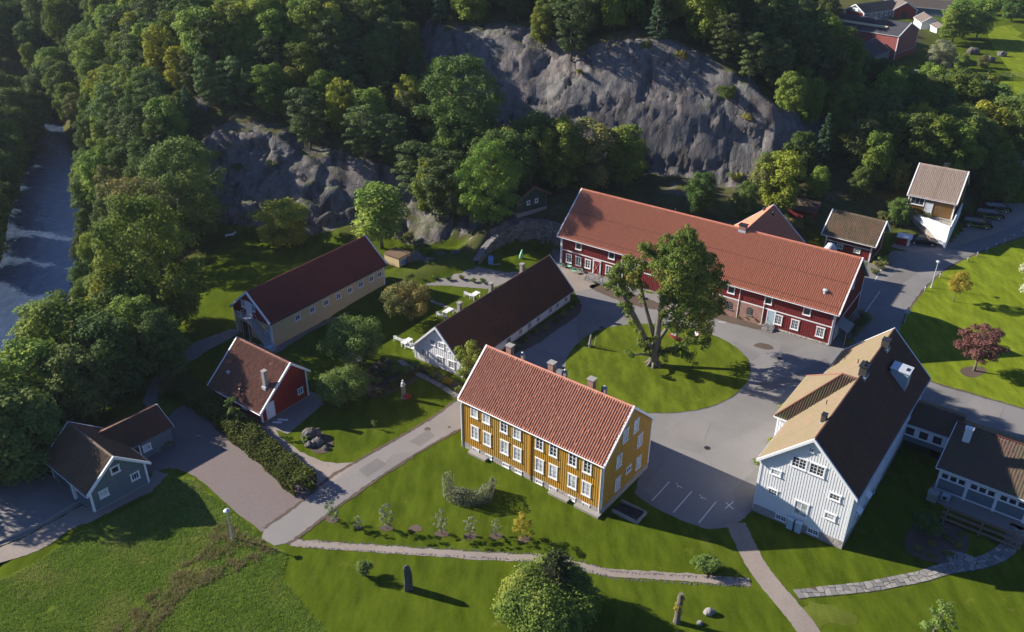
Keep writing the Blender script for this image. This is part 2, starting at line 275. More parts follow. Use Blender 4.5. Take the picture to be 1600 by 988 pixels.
# cliff feet
cp((-26, 136, 1.2), (-20, 142, 3.5), (-8, 148, 4), (5, 151, 4), (15, 153, 4), (25, 152, 4), (35, 149, 4), (45, 145, 3.5), (50, 142, 3), (53, 136, 1.5))
gz(0, (1270, 372), (1300, 410), (1340, 420), (1395, 380), (1480, 380), (1560, 350), (1600, 320), (1500, 362), (1508, 350), (1520, 338), (1542, 318), (1585, 312), (1600, 280), (1600, 230), (1480, 140), (1600, 150), (1440, 100), (1600, 60), (1500, 60), (1560, 0), (1380, 120))
cp((64, 133.5, 1.2), (66, 136.5, 3.2), (72, 138.5, 3.2), (76, 144.5, 2.8), (62, 142, 4), (69, 150, 5), (80, 152, 4), (86, 170, 2.5), (60, 158, 7), (70, 172, 6), (72, 195, 5), (90, 200, 1), (85, 225, 1), (108, 175, 0), (100, 160, 0), (92, 150, 0))
# low cliff: shelf edge
def tY(Y, *pp): cp(*[TY(x, y, Y0) for x, y, Y0 in pp])
LOW = ((300, 238, 150), (345, 202, 152), (430, 198, 151), (470, 226, 148), (540, 243, 147), (600, 257, 145), (645, 277, 143), (690, 307, 139), (715, 336, 134.5))
tY(0, *LOW)
cp((-60, 137, .5), (-54, 139, .2), (-62, 150, 8), (-66, 142, 0))
gz(.5, (225, 330)); cp((-66, 160, 9), (-76, 172, 8), (-82, 185, 9), (-88, 200, 11), (-98, 218, 13), (-100, 245, 16), (-115, 290, 22), (-60, 168, 15), (-65, 190, 20), (-50, 162, 15), (-35, 160, 13), (-22, 156, 9), (-14, 153, 6), (-30, 175, 19), (-45, 185, 22), (-18, 166, 13))
# great cliff: rim and the wooded ridge behind
RIM = ((665, 82, 178), (700, 44, 181), (760, 40, 180), (832, 38, 178), (858, 92, 172), (900, 80, 170), (960, 64, 168), (1050, 64, 166), (1105, 87, 163), (1150, 122, 158), (1212, 165, 152))
tY(0, *RIM)
tY(0, (700, 180, 163), (780, 170, 162), (850, 180, 160), (1000, 172, 157.5), (1090, 180, 155), (1150, 215, 152), (985, 160, 159), (1180, 260, 148.5))
cp((-20, 195, 24), (0, 195, 27), (20, 190, 27), (38, 185, 25), (48, 172, 20), (54, 160, 13), (54, 150, 7), (60, 185, 16), (60, 210, 12), (40, 215, 24), (0, 230, 29), (-40, 215, 26), (-70, 225, 24), (0, 280, 30), (-70, 280, 30), (60, 260, 12), (70, 300, 10), (20, 330, 24), (-80, 350, 34), (100, 350, 2), (60, 380, 12))
for x in (-700, -350, 0, 350, 700): cp((x, 700, 45), (x, -400, 5))
cp((-700, -100, 60), (-700, 300, 80), (700, -100, 20), (700, 300, 40), (-420, 200, 85), (450, 150, 18), (350, 480, 22), (0, 480, 34), (1500, -600, 40), (-1500, -600, 60), (1500, 1500, 80), (-1500, 1500, 90), (0, 1500, 80))
pts2 = [Vector((p[0], p[1])) for p in CP]
vo, eo, fo, ov, oe, of = delaunay_2d_cdt(pts2, [], [], 0, 1e-4)
TZ = [CP[o[0]][2] if o else 0 for o in ov]; TV = np.array([(v.x, v.y) for v in vo]); TZ = np.array(TZ, float)
def axis(brk):
    out = [brk[0][0]]
    for (a, s), (b, _) in zip(brk, brk[1:]):
        n = max(1, round((b-a)/s)); out += [a+(b-a)*(i+1)/n for i in range(n)]
    return np.array(out)
GX = axis([(-1500, 120), (-600, 30), (-200, 4), (-120, 1.2), (-78, .55), (64, 1.2), (130, 5), (300, 40), (700, 120), (1500, 1)])
GY = axis([(-600, 60), (-60, 8), (30, 1.5), (126, .5), (184, 1.5), (270, 5), (400, 30), (700, 100), (1500, 1)])
XX, YY = np.meshgrid(GX, GY, indexing='ij'); ZZ = np.zeros_like(XX)
for f in fo:
    a, b, c = (TV[i] for i in f); za, zb, zc = (TZ[i] for i in f)
    x0, x1 = min(a[0], b[0], c[0]), max(a[0], b[0], c[0]); y0, y1 = min(a[1], b[1], c[1]), max(a[1], b[1], c[1])
    i0, i1 = np.searchsorted(GX, x0-1e-6), np.searchsorted(GX, x1+1e-6); j0, j1 = np.searchsorted(GY, y0-1e-6), np.searchsorted(GY, y1+1e-6)
    if i1 <= i0 or j1 <= j0: continue
    X = XX[i0:i1, j0:j1]; Y = YY[i0:i1, j0:j1]; D = (b[1]-c[1])*(a[0]-c[0])+(c[0]-b[0])*(a[1]-c[1])
    if abs(D) < 1e-9: continue
    w1 = ((b[1]-c[1])*(X-c[0])+(c[0]-b[0])*(Y-c[1]))/D; w2 = ((c[1]-a[1])*(X-c[0])+(a[0]-c[0])*(Y-c[1]))/D; w3 = 1-w1-w2
    m = (w1 >= -1e-6) & (w2 >= -1e-6) & (w3 >= -1e-6); ZZ[i0:i1, j0:j1][m] = (w1*za+w2*zb+w3*zc)[m]
flat = np.clip(np.abs(ZZ)/2.5, 0, 1)
P3 = np.stack([XX, YY, ZZ*0], -1)
for j_, yv in enumerate(GY):
    if -10 < yv < 240:
        xl = np.interp(yv, [q.y for q in LBL], [q.x for q in LBL]); xr = np.interp(yv, [q.y for q in RBL], [q.x for q in RBL]); mk = (GX > xl+.6) & (GX < xr-.6); ZZ[mk, j_] = np.minimum(ZZ[mk, j_], -6.4)
inC = 1-.97*np.clip((np.gradient(ZZ, GY, axis=1)-.5)/.3, 0, 1)*(XX > -60)*(YY < 185)
ZZ = ZZ+inC*flat*((fbm(P3/22, 4, 3)-.5)*5+(fbm(P3/5, 3, 5)-.5)*1.6)*np.where(ZZ > 1, 1, .15)
ZS = ZZ.copy()          # smooth-ish height used for placing things
sx = np.gradient(ZZ, GX, axis=0); sy = np.gradient(ZZ, GY, axis=1); SL = np.hypot(sx, sy)
def samp(A, x, y):
    i = int(np.clip(np.searchsorted(GX, x)-1, 0, len(GX)-2)); j = int(np.clip(np.searchsorted(GY, y)-1, 0, len(GY)-2))
    u = (x-GX[i])/(GX[i+1]-GX[i]); v = (y-GY[j])/(GY[j+1]-GY[j])
    return float((A[i, j]*(1-u)+A[i+1, j]*u)*(1-v)+(A[i, j+1]*(1-u)+A[i+1, j+1]*u)*v)
H = lambda x, y: samp(ZZ, x, y)
# rock relief: push the steep parts out along their normals with streaked, faulted noise
k = np.clip((SL-.55)/.5, 0, 1)*np.clip((ZZ-.3)/2, 0, 1)*(XX > -80)*(XX < 66)*(YY > 118)*(YY < 190)
CL1 = [(664, 88), (700, 44), (760, 36), (838, 36), (856, 92), (900, 78), (960, 62), (1050, 62), (1107, 88), (1152, 120), (1218, 166), (1208, 232), (1168, 262), (1142, 288), (1110, 300), (1060, 305), (1002, 298), (1000, 205), (930, 188), (830, 175), (820, 195), (790, 205), (765, 150), (735, 96)]
CL2 = [(300, 235), (345, 196), (430, 193), (470, 226), (540, 240), (600, 255), (648, 276), (710, 330), (700, 372), (640, 385), (560, 395), (520, 388), (480, 374), (430, 358), (385, 350), (345, 345), (320, 262)]
FARB = [(1322, 40), (1440, 34), (1440, 100), (1396, 102), (1350, 80)]
CL3 = [(180, 285), (215, 235), (250, 225), (250, 262), (215, 300)]; CL4 = [(1100, 300), (1200, 280), (1215, 350), (1110, 345)]
dd = np.stack([XX, YY, ZZ-CAM_H], -1); zz_ = dd @ np.array(cF); zz_ = np.where(zz_ > 1, zz_, 1); UX = 800+FPX*(dd @ np.array(cR))/zz_; UY = 494-FPX*(dd @ np.array(cU))/zz_
def inpn(P):
    c = np.zeros(UX.shape, bool)
    for i in range(len(P)):
        a, b = P[i], P[i-1]
        if a[1] != b[1]: c ^= ((a[1] > UY) != (b[1] > UY)) & (UX < (b[0]-a[0])*(UY-a[1])/(b[1]-a[1])+a[0])
    return c
pm_ = (inpn(CL1) | inpn(CL2) | inpn(CL3) | inpn(CL4)) & (YY > 118) & (YY < 190) & (ZZ > .3) & (SL > .25); pm_ = pm_.astype(float)
for _ in range(3): pm_[1:-1, 1:-1] = (pm_[1:-1, 1:-1]*2+pm_[:-2, 1:-1]+pm_[2:, 1:-1]+pm_[1:-1, :-2]+pm_[1:-1, 2:])/6
k = np.maximum(k, np.clip(pm_*1.2, 0, 1))
N3 = np.stack([-sx, -sy, np.ones_like(sx)], -1); N3 /= np.linalg.norm(N3, axis=-1, keepdims=True)
Q = np.stack([XX+.6*ZZ, YY*.5+ZZ*.2, ZZ-.5*XX], -1)
def voro(P, seed=0):
    i = np.floor(P).astype(np.int64); b1 = np.full(P.shape[:-1], 9.); b2 = b1.copy(); idv = np.zeros(P.shape[:-1]); tl = idv.copy()
    for dx in (-1, 0, 1):
        for dy in (-1, 0, 1):
            for dz in (-1, 0, 1):
                c = i+np.array([dx, dy, dz]); h = [vnoise(c.astype(float)+1e-9, seed+s) for s in (1, 2, 3)]
                d = np.sqrt(sum((c[..., q]+h[q]-P[..., q])**2 for q in range(3))); m = d < b1; tl = np.where(m, sum((P[..., q]-c[..., q]-h[q])*(h[(q+1) % 3]-.5)*2 for q in range(3)), tl)
                b2 = np.where(m, b1, np.minimum(b2, d)); b1 = np.where(m, d, b1); idv = np.where(m, h[0], idv)
    return b1, b2-b1, idv, tl
i0, i1 = np.searchsorted(GX, -80), np.searchsorted(GX, 66); j0, j1 = np.searchsorted(GY, 118), np.searchsorted(GY, 190)
S_ = np.s_[i0:i1, j0:j1]; q = Q[S_]+(np.stack([fbm(Q[S_]/6, 3, 21), fbm(Q[S_]/6, 3, 22), fbm(Q[S_]/6, 3, 23)], -1)-.5)*2.5
d1, e1, id1, t1 = voro(q/np.array([9, 12, 7]), 31); d2, e2, id2, t2 = voro(q/np.array([3, 5, 4.2])+5, 41); d3, e3, id3, t3 = voro(q/np.array([1.5, 2, 2.6])+9, 51)
disp = (id1-.5)*.8+t1*.55-np.clip(1-e1/.05, 0, 1)*.7+(id2-.5)*.2+t2*.08-np.clip(1-e2/.06, 0, 1)*.16
D3 = N3[S_]*(disp*k[S_])[..., None]
VX, VY, VZ = XX.copy(), YY.copy(), ZZ.copy(); VX[S_] += D3[..., 0]; VY[S_] += D3[..., 1]; VZ[S_] += D3[..., 2]
V = np.stack([VX, VY, VZ], -1).reshape(-1, 3); ni, nj = XX.shape; I = np.arange(ni*nj).reshape(ni, nj)
F = np.stack([I[:-1, :-1], I[1:, :-1], I[1:, 1:], I[:-1, 1:]], -1).reshape(-1, 4)
kf = ((k[:-1, :-1]+k[1:, 1:])/2).ravel(); rockm = kf > .3
t = NT('forest_and_meadow_ground'); co = t.coord(True); z = t.n('SeparateXYZ', Vector=co).outputs[2]
g = t.mix(t.mr(t.noise(co, .15, 5), .35, .65), (.09, .128, .01), (.112, .15, .012)); g = t.mix(t.mr(t.noise(co, 1.4, 5, .65), .4, .7, 0, .6), g, (.09, .13, .012)); g = t.mix(t.mr(t.noise(co, 9, 4, .7), .3, .7, 0, .5), sc((.05, .075, .004), .5), g)
fo_ = t.mix(t.mr(t.noise(co, .5, 6, .7), .4, .65), (.07, .06, .03), (.085, .1, .03)); fo_ = t.mix(t.mr(t.noise(co, .2, 5, .7), .58, .66), fo_, (.12, .1, .08))
pw = t.noise(t.n('Mapping', Vector=co, Scale=(1, .3, 1), Rotation=(0, 0, .5)).outputs[0], .8, 5, .65); g = t.mix(t.mr(pw, .35, .65, 0, .55), g, (.118, .155, .012)); g = t.mix(t.mr(t.noise(co, 4, 4, .75), .45, .7, 0, .45), g, (.06, .1, .01)); g = t.mix(t.mr(t.noise(co, .3, 6, .7), .6, .72, 0, .5), g, (.17, .17, .04))
col = t.mix(t.mr(t.math('ABSOLUTE', z), .3, 1.2), g, fo_)
m_gr = t.fin(col, .92, t.bump(t.noise(co, 6, 5, .7), .4, .06), .0)
link('ground', mesh_np('ground', V, F[~rockm], m_gr, smooth=True))['kind'] = 'structure'
t = NT('cliff_rock'); co = t.coord(True)
st = t.n('Mapping', Vector=co, Scale=(1, .7, .28), Rotation=(0, .3, 0)).outputs[0]; s1 = t.noise(st, .9, 8, .68); s2 = t.noise(st, 3.5, 6, .7); big = t.noise(co, .13, 5, .6)
col = t.ramp(s1, (.3, (.062, .06, .057)), (.5, (.13, .124, .116)), (.72, (.205, .197, .185)))
col = t.mix(t.mr(big, .42, .6, 0, .7), col, (.15, .125, .115)); col = t.mix(t.mr(s2, .5, .75, 0, .5), col, (.24, .22, .2))
stk = t.noise(t.n('Mapping', Vector=co, Scale=(.45, .2, .05)).outputs[0], 1.0, 5, .6); col = t.mix(t.mr(stk, .52, .66, 0, .8), col, (.035, .03, .032))
v1 = t.n('TexVoronoi', {'feature': 'DISTANCE_TO_EDGE'}, Vector=t.n('VectorMath', {'operation': 'ADD'}, i0=st, i1=t.n('TexNoise', Vector=co, Scale=.5, Detail=5).outputs[1]).outputs[0], Scale=.55)
cr = t.math('MAXIMUM', t.mr(v1.outputs[0], 0, .03), t.mr(t.noise(co, .4, 4), .42, .56)); col = t.mix(cr, (.05, .044, .044), col)
nz = t.n('SeparateXYZ', Vector=t.n('NewGeometry').outputs['Normal']).outputs[2]
ms = t.math('MULTIPLY', t.mr(nz, .86, .97), t.mr(t.noise(co, .8, 5, .7), .4, .6)); col = t.mix(ms, col, (.07, .085, .025))
col = t.mix(t.math('MULTIPLY', t.mr(t.noise(co, .35, 5, .7), .6, .68), .7), col, (.1, .09, .035))
vf = t.n('TexVoronoi', Vector=t.n('Mapping', Vector=co, Scale=(.8, .6, .35), Rotation=(0, .5, 0)).outputs[0], Scale=1.1).outputs[0]; s3 = t.noise(st, 11, 4, .7)
h = t.math('ADD', t.math('MULTIPLY', s1, .7), t.math('ADD', t.math('ADD', t.math('MULTIPLY', cr, .35), t.math('MULTIPLY', vf, .5)), t.math('ADD', t.math('MULTIPLY', s2, .45), t.math('MULTIPLY', s3, .15))))
MT['rock'] = t.fin(col, .85, t.bump(h, 1.0, .22), .12)
link('rock_cliff', mesh_np('rock_cliff', V, F[rockm], MT['rock']))['kind'] = 'structure'
# river
t = NT('river_water'); co = t.coord(True); wv = t.n('Mapping', Vector=co, Scale=(1, .45, 1), Rotation=(0, 0, .25)).outputs[0]
n1 = t.noise(wv, .8, 6, .65); n2 = t.noise(wv, 5, 4, .6); pr_ = t.mr(t.noise(co, .05, 3), .4, .6)
foam_glint = t.math('MULTIPLY', t.mr(t.noise(t.n('Mapping', Vector=co, Scale=(.35, 1.2, 1), Rotation=(0, 0, -.35)).outputs[0], 1.0, 9, .74), .55, .68), t.mr(t.n('SeparateXYZ', Vector=co).outputs[1], 120, 160, .12, .75))  # rapids foam streaks, their pale colour also painting glints on the water
col = t.mix(foam_glint, t.mix(t.mr(n1, .3, .7), (.03, .05, .085), (.06, .085, .135)), (.16, .2, .27))
MT['water'] = t.fin(col, t.math('ADD', t.math('MULTIPLY', foam_glint, .4), .12), t.bump(t.math('ADD', n1, t.math('MULTIPLY', n2, .3)), .8, .25), .6)
rv = []; 
L2 = []
for i, a in enumerate(RBL): L2.append(min(LBL, key=lambda q: abs(q.y-a.y)))
Vw = [Vector((p.x+6, p.y, -5.45)) for p in RBL]+[Vector((p.x-6, p.y, -5.45)) for p in L2]; n = len(RBL)
MB().add(Vw, [(i, i+1, n+i+1, n+i) for i in range(n-1)]).build('river', MT['water'])['kind'] = 'structure'
# ------------------------------------------------------------ flat sheets
def catmull(P, closed=True, k=6):
    P = [Vector(p) for p in P]; n = len(P); out = []
    for i in range(n if closed else n-1):
        g = lambda j: P[(i+j) % n] if closed else P[max(0, min(n-1, i+j))]
        a, b, c, d = g(-1), g(0), g(1), g(2)
        for s in range(k):
            t = s/k; out.append(.5*((2*b)+(c-a)*t+(2*a-5*b+4*c-d)*t*t+(3*b-a-3*c+d)*t**3))
    if not closed: out.append(P[-1])
    return out
def sheet(name, px, z, mat, smooth=True, wob=0.0, depth=.0, kind='structure', world=False):
    P = [Vector((*p, 0)) if world else G(*p) for p in px]
    if smooth: P = catmull(P)
    if wob:
        Q = []
        for i, p in enumerate(P):
            q = P[(i+1) % len(P)]; m = max(1, int((q-p).length/.45))
            Q += [p.lerp(q, j/m) for j in range(m)]
        P = [p+Vector((random.gauss(0, wob), random.gauss(0, wob), 0)) for p in Q]
    P = [Vector((p.x, p.y, z)) for p in P]
    m = MB(); tr = tessellate_polygon([P]); m.add(P, [t if (P[t[1]]-P[t[0]]).cross(P[t[2]]-P[t[0]]).z > 0 else t[::-1] for t in tr])
    if depth:
        n = len(P); b = [p-Vector((0, 0, depth)) for p in P]; m.add(P+b, [(i, (i+1) % n, (i+1) % n+n, i+n) for i in range(n)])
    o = m.build(name, mat); o['kind'] = kind; return o
def strip(name, px, w, z, mat, wob=.0, kind='structure'):
    C_ = catmull([G(*p) for p in px], False, 10); n = len(C_); V = []
    for i, p in enumerate(C_):
        d = (C_[min(n-1, i+1)]-C_[max(0, i-1)]).normalized(); s = Vector((-d.y, d.x, 0)); ww = w[0]+(w[1]-w[0])*i/n if isinstance(w, tuple) else w
        V += [p+s*(ww/2+random.gauss(0, wob))+Vector((0, 0, z)), p-s*(ww/2+random.gauss(0, wob))+Vector((0, 0, z))]
    m = MB().add(V, [(2*i, 2*i+1, 2*i+3, 2*i+2) for i in range(n-1)]); o = m.build(name, mat); o['kind'] = kind; return o
z0 = .02
sheet('courtyard_asphalt', [(735, 655), (800, 556), (815, 548), (850, 530), (885, 505), (903, 492), (909, 482), (905, 470), (897, 455), (885, 440), (872, 425), (862, 395), (868, 380), (885, 395), (878, 412), (1000, 448), (1150, 498), (1297, 541), (1330, 500), (1345, 455), (1350, 430), (1356, 412), (1385, 400), (1395, 392), (1430, 394), (1480, 387), (1560, 360), (1600, 336), (1680, 285), (1720, 300), (1640, 345), (1600, 369), (1540, 390), (1490, 413), (1455, 440), (1425, 475), (1408, 505), (1402, 540), (1420, 575), (1450, 596), (1520, 617), (1600, 640), (1700, 668), (1720, 730), (1600, 700), (1500, 668), (1400, 650), (1330, 700), (1210, 770), (1175, 797), (1160, 812), (1146, 824), (1105, 827), (1060, 812), (1020, 792), (992, 772), (1000, 740), (943, 700)], z0, MT['asphalt'], False, .03)
sheet('village_road', [(409, 842), (412, 828), (455, 798), (490, 770), (520, 745), (560, 722), (600, 699), (640, 676), (680, 652), (712, 628), (745, 600), (770, 640), (735, 658), (722, 668), (690, 685), (650, 708), (600, 740), (560, 767), (510, 803), (475, 831), (447, 850), (428, 853)], z0+.004, MT['road'], False, .04)
sheet('gravel_parking', [(1392, 386), (1400, 377), (1425, 366), (1478, 366), (1500, 352), (1530, 318), (1600, 318), (1640, 300), (1600, 345), (1560, 364), (1480, 389), (1430, 396)], z0+.008, MT['gravel'], False, .08)
t = NT('red_paving'); co = t.coord(True); b = t.n('TexBrick', Vector=t.n('Mapping', Vector=co, Rotation=(0, 0, .6)).outputs[0], Color1=(.21, .155, .14, 1), Color2=(.165, .125, .115, 1), Mortar=(.08, .07, .065, 1), Scale=1, Mortar_Size=.012, Brick_Width=.22, Row_Height=.11)
MT['paver'] = t.fin(t.mix(t.mr(t.noise(co, .3, 5), .35, .65, 0, .5), b.outputs[0], (.15, .13, .12)), .85, t.bump(b.outputs[1], -.3, .01))
sheet('paved_driveway', [(262, 655), (275, 640), (300, 632), (335, 648), (375, 680), (412, 712), (452, 747), (487, 772), (458, 800), (432, 822), (412, 832), (398, 822), (370, 802), (335, 770), (300, 742), (265, 732), (235, 740), (215, 735), (235, 700), (250, 680)], z0+.002, MT['paver'], True, .03)
sheet('back_track', [(240, 640), (255, 600), (290, 572), (330, 545), (372, 523), (365, 560), (400, 562), (440, 548), (485, 518), (530, 497), (572, 474), (612, 456), (650, 446), (700, 447), (760, 452), (800, 440), (835, 425), (878, 440), (880, 412), (860, 408), (820, 424), (790, 426), (742, 416), (700, 420), (640, 428), (610, 434), (560, 450), (440, 520), (428, 520), (360, 515), (305, 535), (268, 560), (238, 592), (222, 630)], z0+.001, MT['road'], False, .06)
sheet('gravel_lane', [(340, 632), (410, 664), (422, 664), (448, 690), (482, 712), (520, 724), (562, 722), (540, 738), (505, 762), (492, 758), (455, 720), (420, 692), (385, 668), (330, 640)], z0+.005, MT['gravel'], True, .07)
sheet('house_terrace', [(408, 662), (484, 612), (500, 616), (505, 632), (478, 655), (450, 678), (430, 672)], z0+.009, MT['road'], False, .03)
sheet('lower_yard', [(-60, 900), (0, 880), (60, 862), (110, 828), (150, 812), (236, 768), (262, 742), (240, 735), (232, 755), (151, 800), (128, 790), (90, 812), (40, 840), (-60, 880)], z0+.006, MT['gravel'], False, .08)
sheet('lower_drive', [(-80, 800), (0, 755), (60, 732), (90, 748), (125, 772), (150, 800), (128, 788), (90, 810), (40, 838), (-60, 878)], z0+.003, MT['road'], False, .03)
ISL = [(883, 573), (890, 552), (912, 529), (940, 515), (980, 508), (1020, 507), (1070, 512), (1110, 523), (1145, 540), (1167, 562), (1172, 584), (1160, 607), (1130, 628), (1090, 641), (1040, 646), (990, 643), (940, 630), (905, 611), (888, 592)]
sheet('island_kerb', [(x+(x-1028)*.006, y+(y-577)*.008) for x, y in ISL], z0+.03, MT['concrete'], True, 0, .05)
sheet('lawn_island', ISL, z0+.07, MT['lawn'], True, .03, .05)
for P_, w_ in ((((412, 826), (455, 796), (490, 768), (520, 743), (560, 720), (600, 697), (640, 674), (680, 650), (710, 627)), .35), (((450, 851), (477, 832), (512, 804), (562, 768), (602, 741), (652, 709), (692, 686), (724, 669)), .3), (((1405, 535), (1422, 574), (1452, 595), (1520, 616), (1600, 639)), .35), (((1600, 370), (1540, 391), (1490, 414), (1455, 441), (1426, 476), (1409, 506)), .35), (((883, 500), (850, 529), (815, 549)), .3)): strip('worn_verge', P_, w_, z0+.013, MT['soil'], .07)
sheet('lawn', [(1600, 369), (1540, 390), (1490, 413), (1455, 440), (1425, 475), (1408, 505), (1402, 540), (1420, 575), (1450, 596), (1520, 617), (1600, 640), (1720, 672), (2100, 700), (2300, 420), (1800, 280)], z0+.012, MT['lawn_r'], False, .0)
sheet('field', [(1470, 160), (1480, 130), (1600, 128), (1800, 135), (1750, 200), (1600, 165), (1520, 172)], z0, MT['lawn_r'], True)
sheet('field', [(1545, 50), (1600, 40), (1750, 60), (1700, 125), (1600, 122), (1570, 100)], z0, MT['lawn_r'], True)
sheet('farm_track', [(1410, 32), (1440, 26), (1452, 45), (1462, 66), (1440, 60), (1425, 44)], z0, MT['gravel'], True)
strip('gravel_footpath', [(455, 848), (480, 850), (560, 856), (650, 862), (750, 869), (850, 874), (895, 882), (925, 890), (960, 896), (1020, 899), (1080, 903), (1130, 907), (1172, 910)], .95, z0+.002, MT['gravel'], .045)
strip('gravel_path', [(1150, 818), (1163, 848), (1180, 880), (1205, 915), (1235, 950), (1262, 985), (1290, 1030), (1310, 1080)], (1.9, 2.0), z0+.006, MT['gravel'], .03)
sheet('meadow', [(-200, 1100), (-100, 905), (0, 905), (65, 875), (120, 835), (170, 812), (240, 775), (262, 745), (300, 748), (335, 778), (400, 830), (412, 850), (450, 862), (440, 900), (520, 1000), (600, 1100)], z0-.008, MT['meadow'], False, .1)
sheet('planting_bed', [(862, 498), (905, 476), (908, 484), (902, 494), (870, 516), (820, 545), (806, 548), (800, 540), (830, 520)], z0+.014, MT['soil'], True, .04)
sheet('planting_bed', [(995, 462), (1060, 482), (1130, 490), (1205, 508), (1195, 516), (1160, 510), (1090, 492), (1000, 480), (925, 452), (935, 445)], z0+.014, MT['soil'], True, .04)
sheet('barn_terrace', [(870, 428), (880, 418), (940, 434), (945, 442), (925, 452), (893, 458)], z0+.014, MT['gravel'], False)
BED = [(1413, 850), (1420, 828), (1438, 814), (1465, 812), (1495, 822), (1512, 838), (1512, 858), (1492, 872), (1470, 880), (1440, 874), (1420, 864)]
sheet('planting_bed', BED, z0+.012, MT['soil'], True, .04)
sheet('planting_bed', [(1500, 580), (1510, 574), (1535, 574), (1540, 582), (1525, 590), (1508, 588)], z0+.02, MT['soil'], True, .03)
sheet('planting_bed', [(470, 686), (480, 676), (500, 675), (520, 690), (512, 706), (492, 708)], z0+.012, MT['soil'], True, .05)
sheet('planting_bed', [(565, 600), (580, 572), (610, 562), (640, 575), (655, 590), (625, 608), (590, 622), (575, 618)], z0+.012, MT['soil'], True, .05)
sheet('planting_bed', [(655, 570), (700, 590), (724, 605), (722, 622), (700, 602), (655, 582), (640, 568)], z0+.012, MT['soil'], True, .05)
for c in ((519, 812), (561, 825), (604, 825), (650, 826), (690, 834), (735, 838), (775, 838), (818, 843)):
    r = (11 if c[0] != 561 else 7); sheet('tree_pit', [(c[0]+r*math.cos(a)*random.uniform(.8, 1.1), c[1]+r*.55*math.sin(a)*random.uniform(.8, 1.1)) for a in [k*math.pi/4 for k in range(8)]], z0+.002, MT['soil'], True, .03)
sheet('bare_patch', [(1178, 540), (1188, 536), (1204, 540), (1208, 546), (1195, 546), (1183, 543)], z0+.01, MT['soil'], True, .03)
for c, s in (((668, 671), 1), ((702, 668), .5), ((1108, 436), 0)):
    if s: sheet('manhole_cover', [(c[0]+5*s*math.cos(a), c[1]+3*s*math.sin(a)) for a in [k*math.pi/5 for k in range(10)]], z0+.012, MT['soil'], True)
sheet('bare_patch', [(1510, 642), (1520, 638), (1534, 640), (1534, 646), (1520, 648)], z0+.012, MT['soil'], True, .02) if False else None
sheet('bare_patch', [(1240, 985), (1262, 945), (1310, 950), (1340, 965), (1330, 978), (1290, 975), (1270, 995)], z0-.004, m_grass('worn_grass', (.12, .145, .02), (.13, .155, .025), (.11, .14, .018), dry=(.2, .18, .09)), True, .12)
# painted parking marks
pm = MB()
def mark(a, b, w=.11):
    A = G(*a, z0+.008); B = G(*b, z0+.008); d = (B-A).normalized(); s = Vector((-d.y, d.x, 0))*w/2; pm.add([A-s, B-s, B+s, A+s], [(0, 1, 2, 3)])
for a, b in (((1018, 783), (1046, 753)), ((1052, 801), (1081, 768)), ((1092, 817), (1119, 784)), ((1133, 795), (1146, 784)), ((1134, 785), (1146, 796)), ((1123, 546), (1134, 534)), ((1122, 503), (1134, 504)), ((1366, 440), (1380, 415)), ((1352, 488), (1375, 455))): mark(a, b)
# small wheelchair marks: wheel ring, seat stroke and head
for cx, cy in ((1061, 761), (1098, 779)):
    c = G(cx, cy, z0+.008); K_ = .55; ring = [c+Vector((math.cos(t)*.32*K_, math.sin(t)*.3*K_, 0)) for t in [i*math.pi/5 for i in range(-1, 7)]]
    for p, q in list(zip(ring, ring[1:]))+[(c+Vector((-.25, .75, 0))*K_, c+Vector((-.1, .1, 0))*K_), (c+Vector((-.1, .15, 0))*K_, c+Vector((.35, .05, 0))*K_), (c+Vector((.35, .05, 0))*K_, c+Vector((.6, -.35, 0))*K_)]:
        d = (q-p).normalized(); s = Vector((-d.y, d.x, 0))*.03; pm.add([p-s, q-s, q+s, p+s], [(0, 1, 2, 3)])
    h = c+Vector((-.3, .92, 0))*K_; pm.poly([h+Vector((math.cos(t)*.08, math.sin(t)*.08, 0)) for t in [i*math.pi/4 for i in range(8)]])
pm.build('parking_lines', MT['paint'])['kind'] = 'structure'
# flagstone paths, stone by stone
def flags(name, px, w, size=.62, zz=z0+.004, mat='flag'):
    base = strip(name, px, w, zz, MT['soil'], .05) if px else None
    C_ = catmull([G(*p) for p in px], False, 24); rows = []; d_tot = 0; nxt = 0
    for i in range(1, len(C_)):
        d_tot += (C_[i]-C_[i-1]).length
        if d_tot < nxt: continue
        nxt = d_tot+size*random.uniform(.7, 1.15); d = (C_[i]-C_[i-1]).normalized(); sd = Vector((-d.y, d.x, 0)); ww = w[0]+(w[1]-w[0])*i/len(C_) if isinstance(w, tuple) else w
        n = max(1, round(ww/size*1.1)); rows.append([C_[i]+sd*(-ww/2+ww*(j+(random.uniform(-.33, .33) if 0 < j < n else random.uniform(-.06, .06)))/n)+d*size*random.uniform(-.3, .3) for j in range(n+1)])
    for ra, rb in zip(rows, rows[1:]):
        n = min(len(ra), len(rb))-1; j = 0
        while j < n:
            k_ = 2 if (j+2 <= n and random.random() < .22) else 1
            P = [ra[j], rb[j]]+([rb[j+1]] if k_ == 2 else [])+[rb[j+k_], ra[j+k_]]+([ra[j+1]] if k_ == 2 else []); j += k_
            c = sum(P, Vector())/len(P); P = [c+(p-c)*(1-.05/max(.05, (p-c).length))+Vector((random.gauss(0, .012), random.gauss(0, .012), 0)) for p in P]; P = [Vector((p.x, p.y, zz+.004)) for p in P]
            if sum((P[q].x*P[(q+1) % len(P)].y-P[(q+1) % len(P)].x*P[q].y) for q in range(len(P))) < 0: P = P[::-1]
            m = MB(); m.cur = random.random(); m.prism(P, (0, 0, .02+random.uniform(0, .02))); m.build('flagstone', MT[mat], base)
    return base
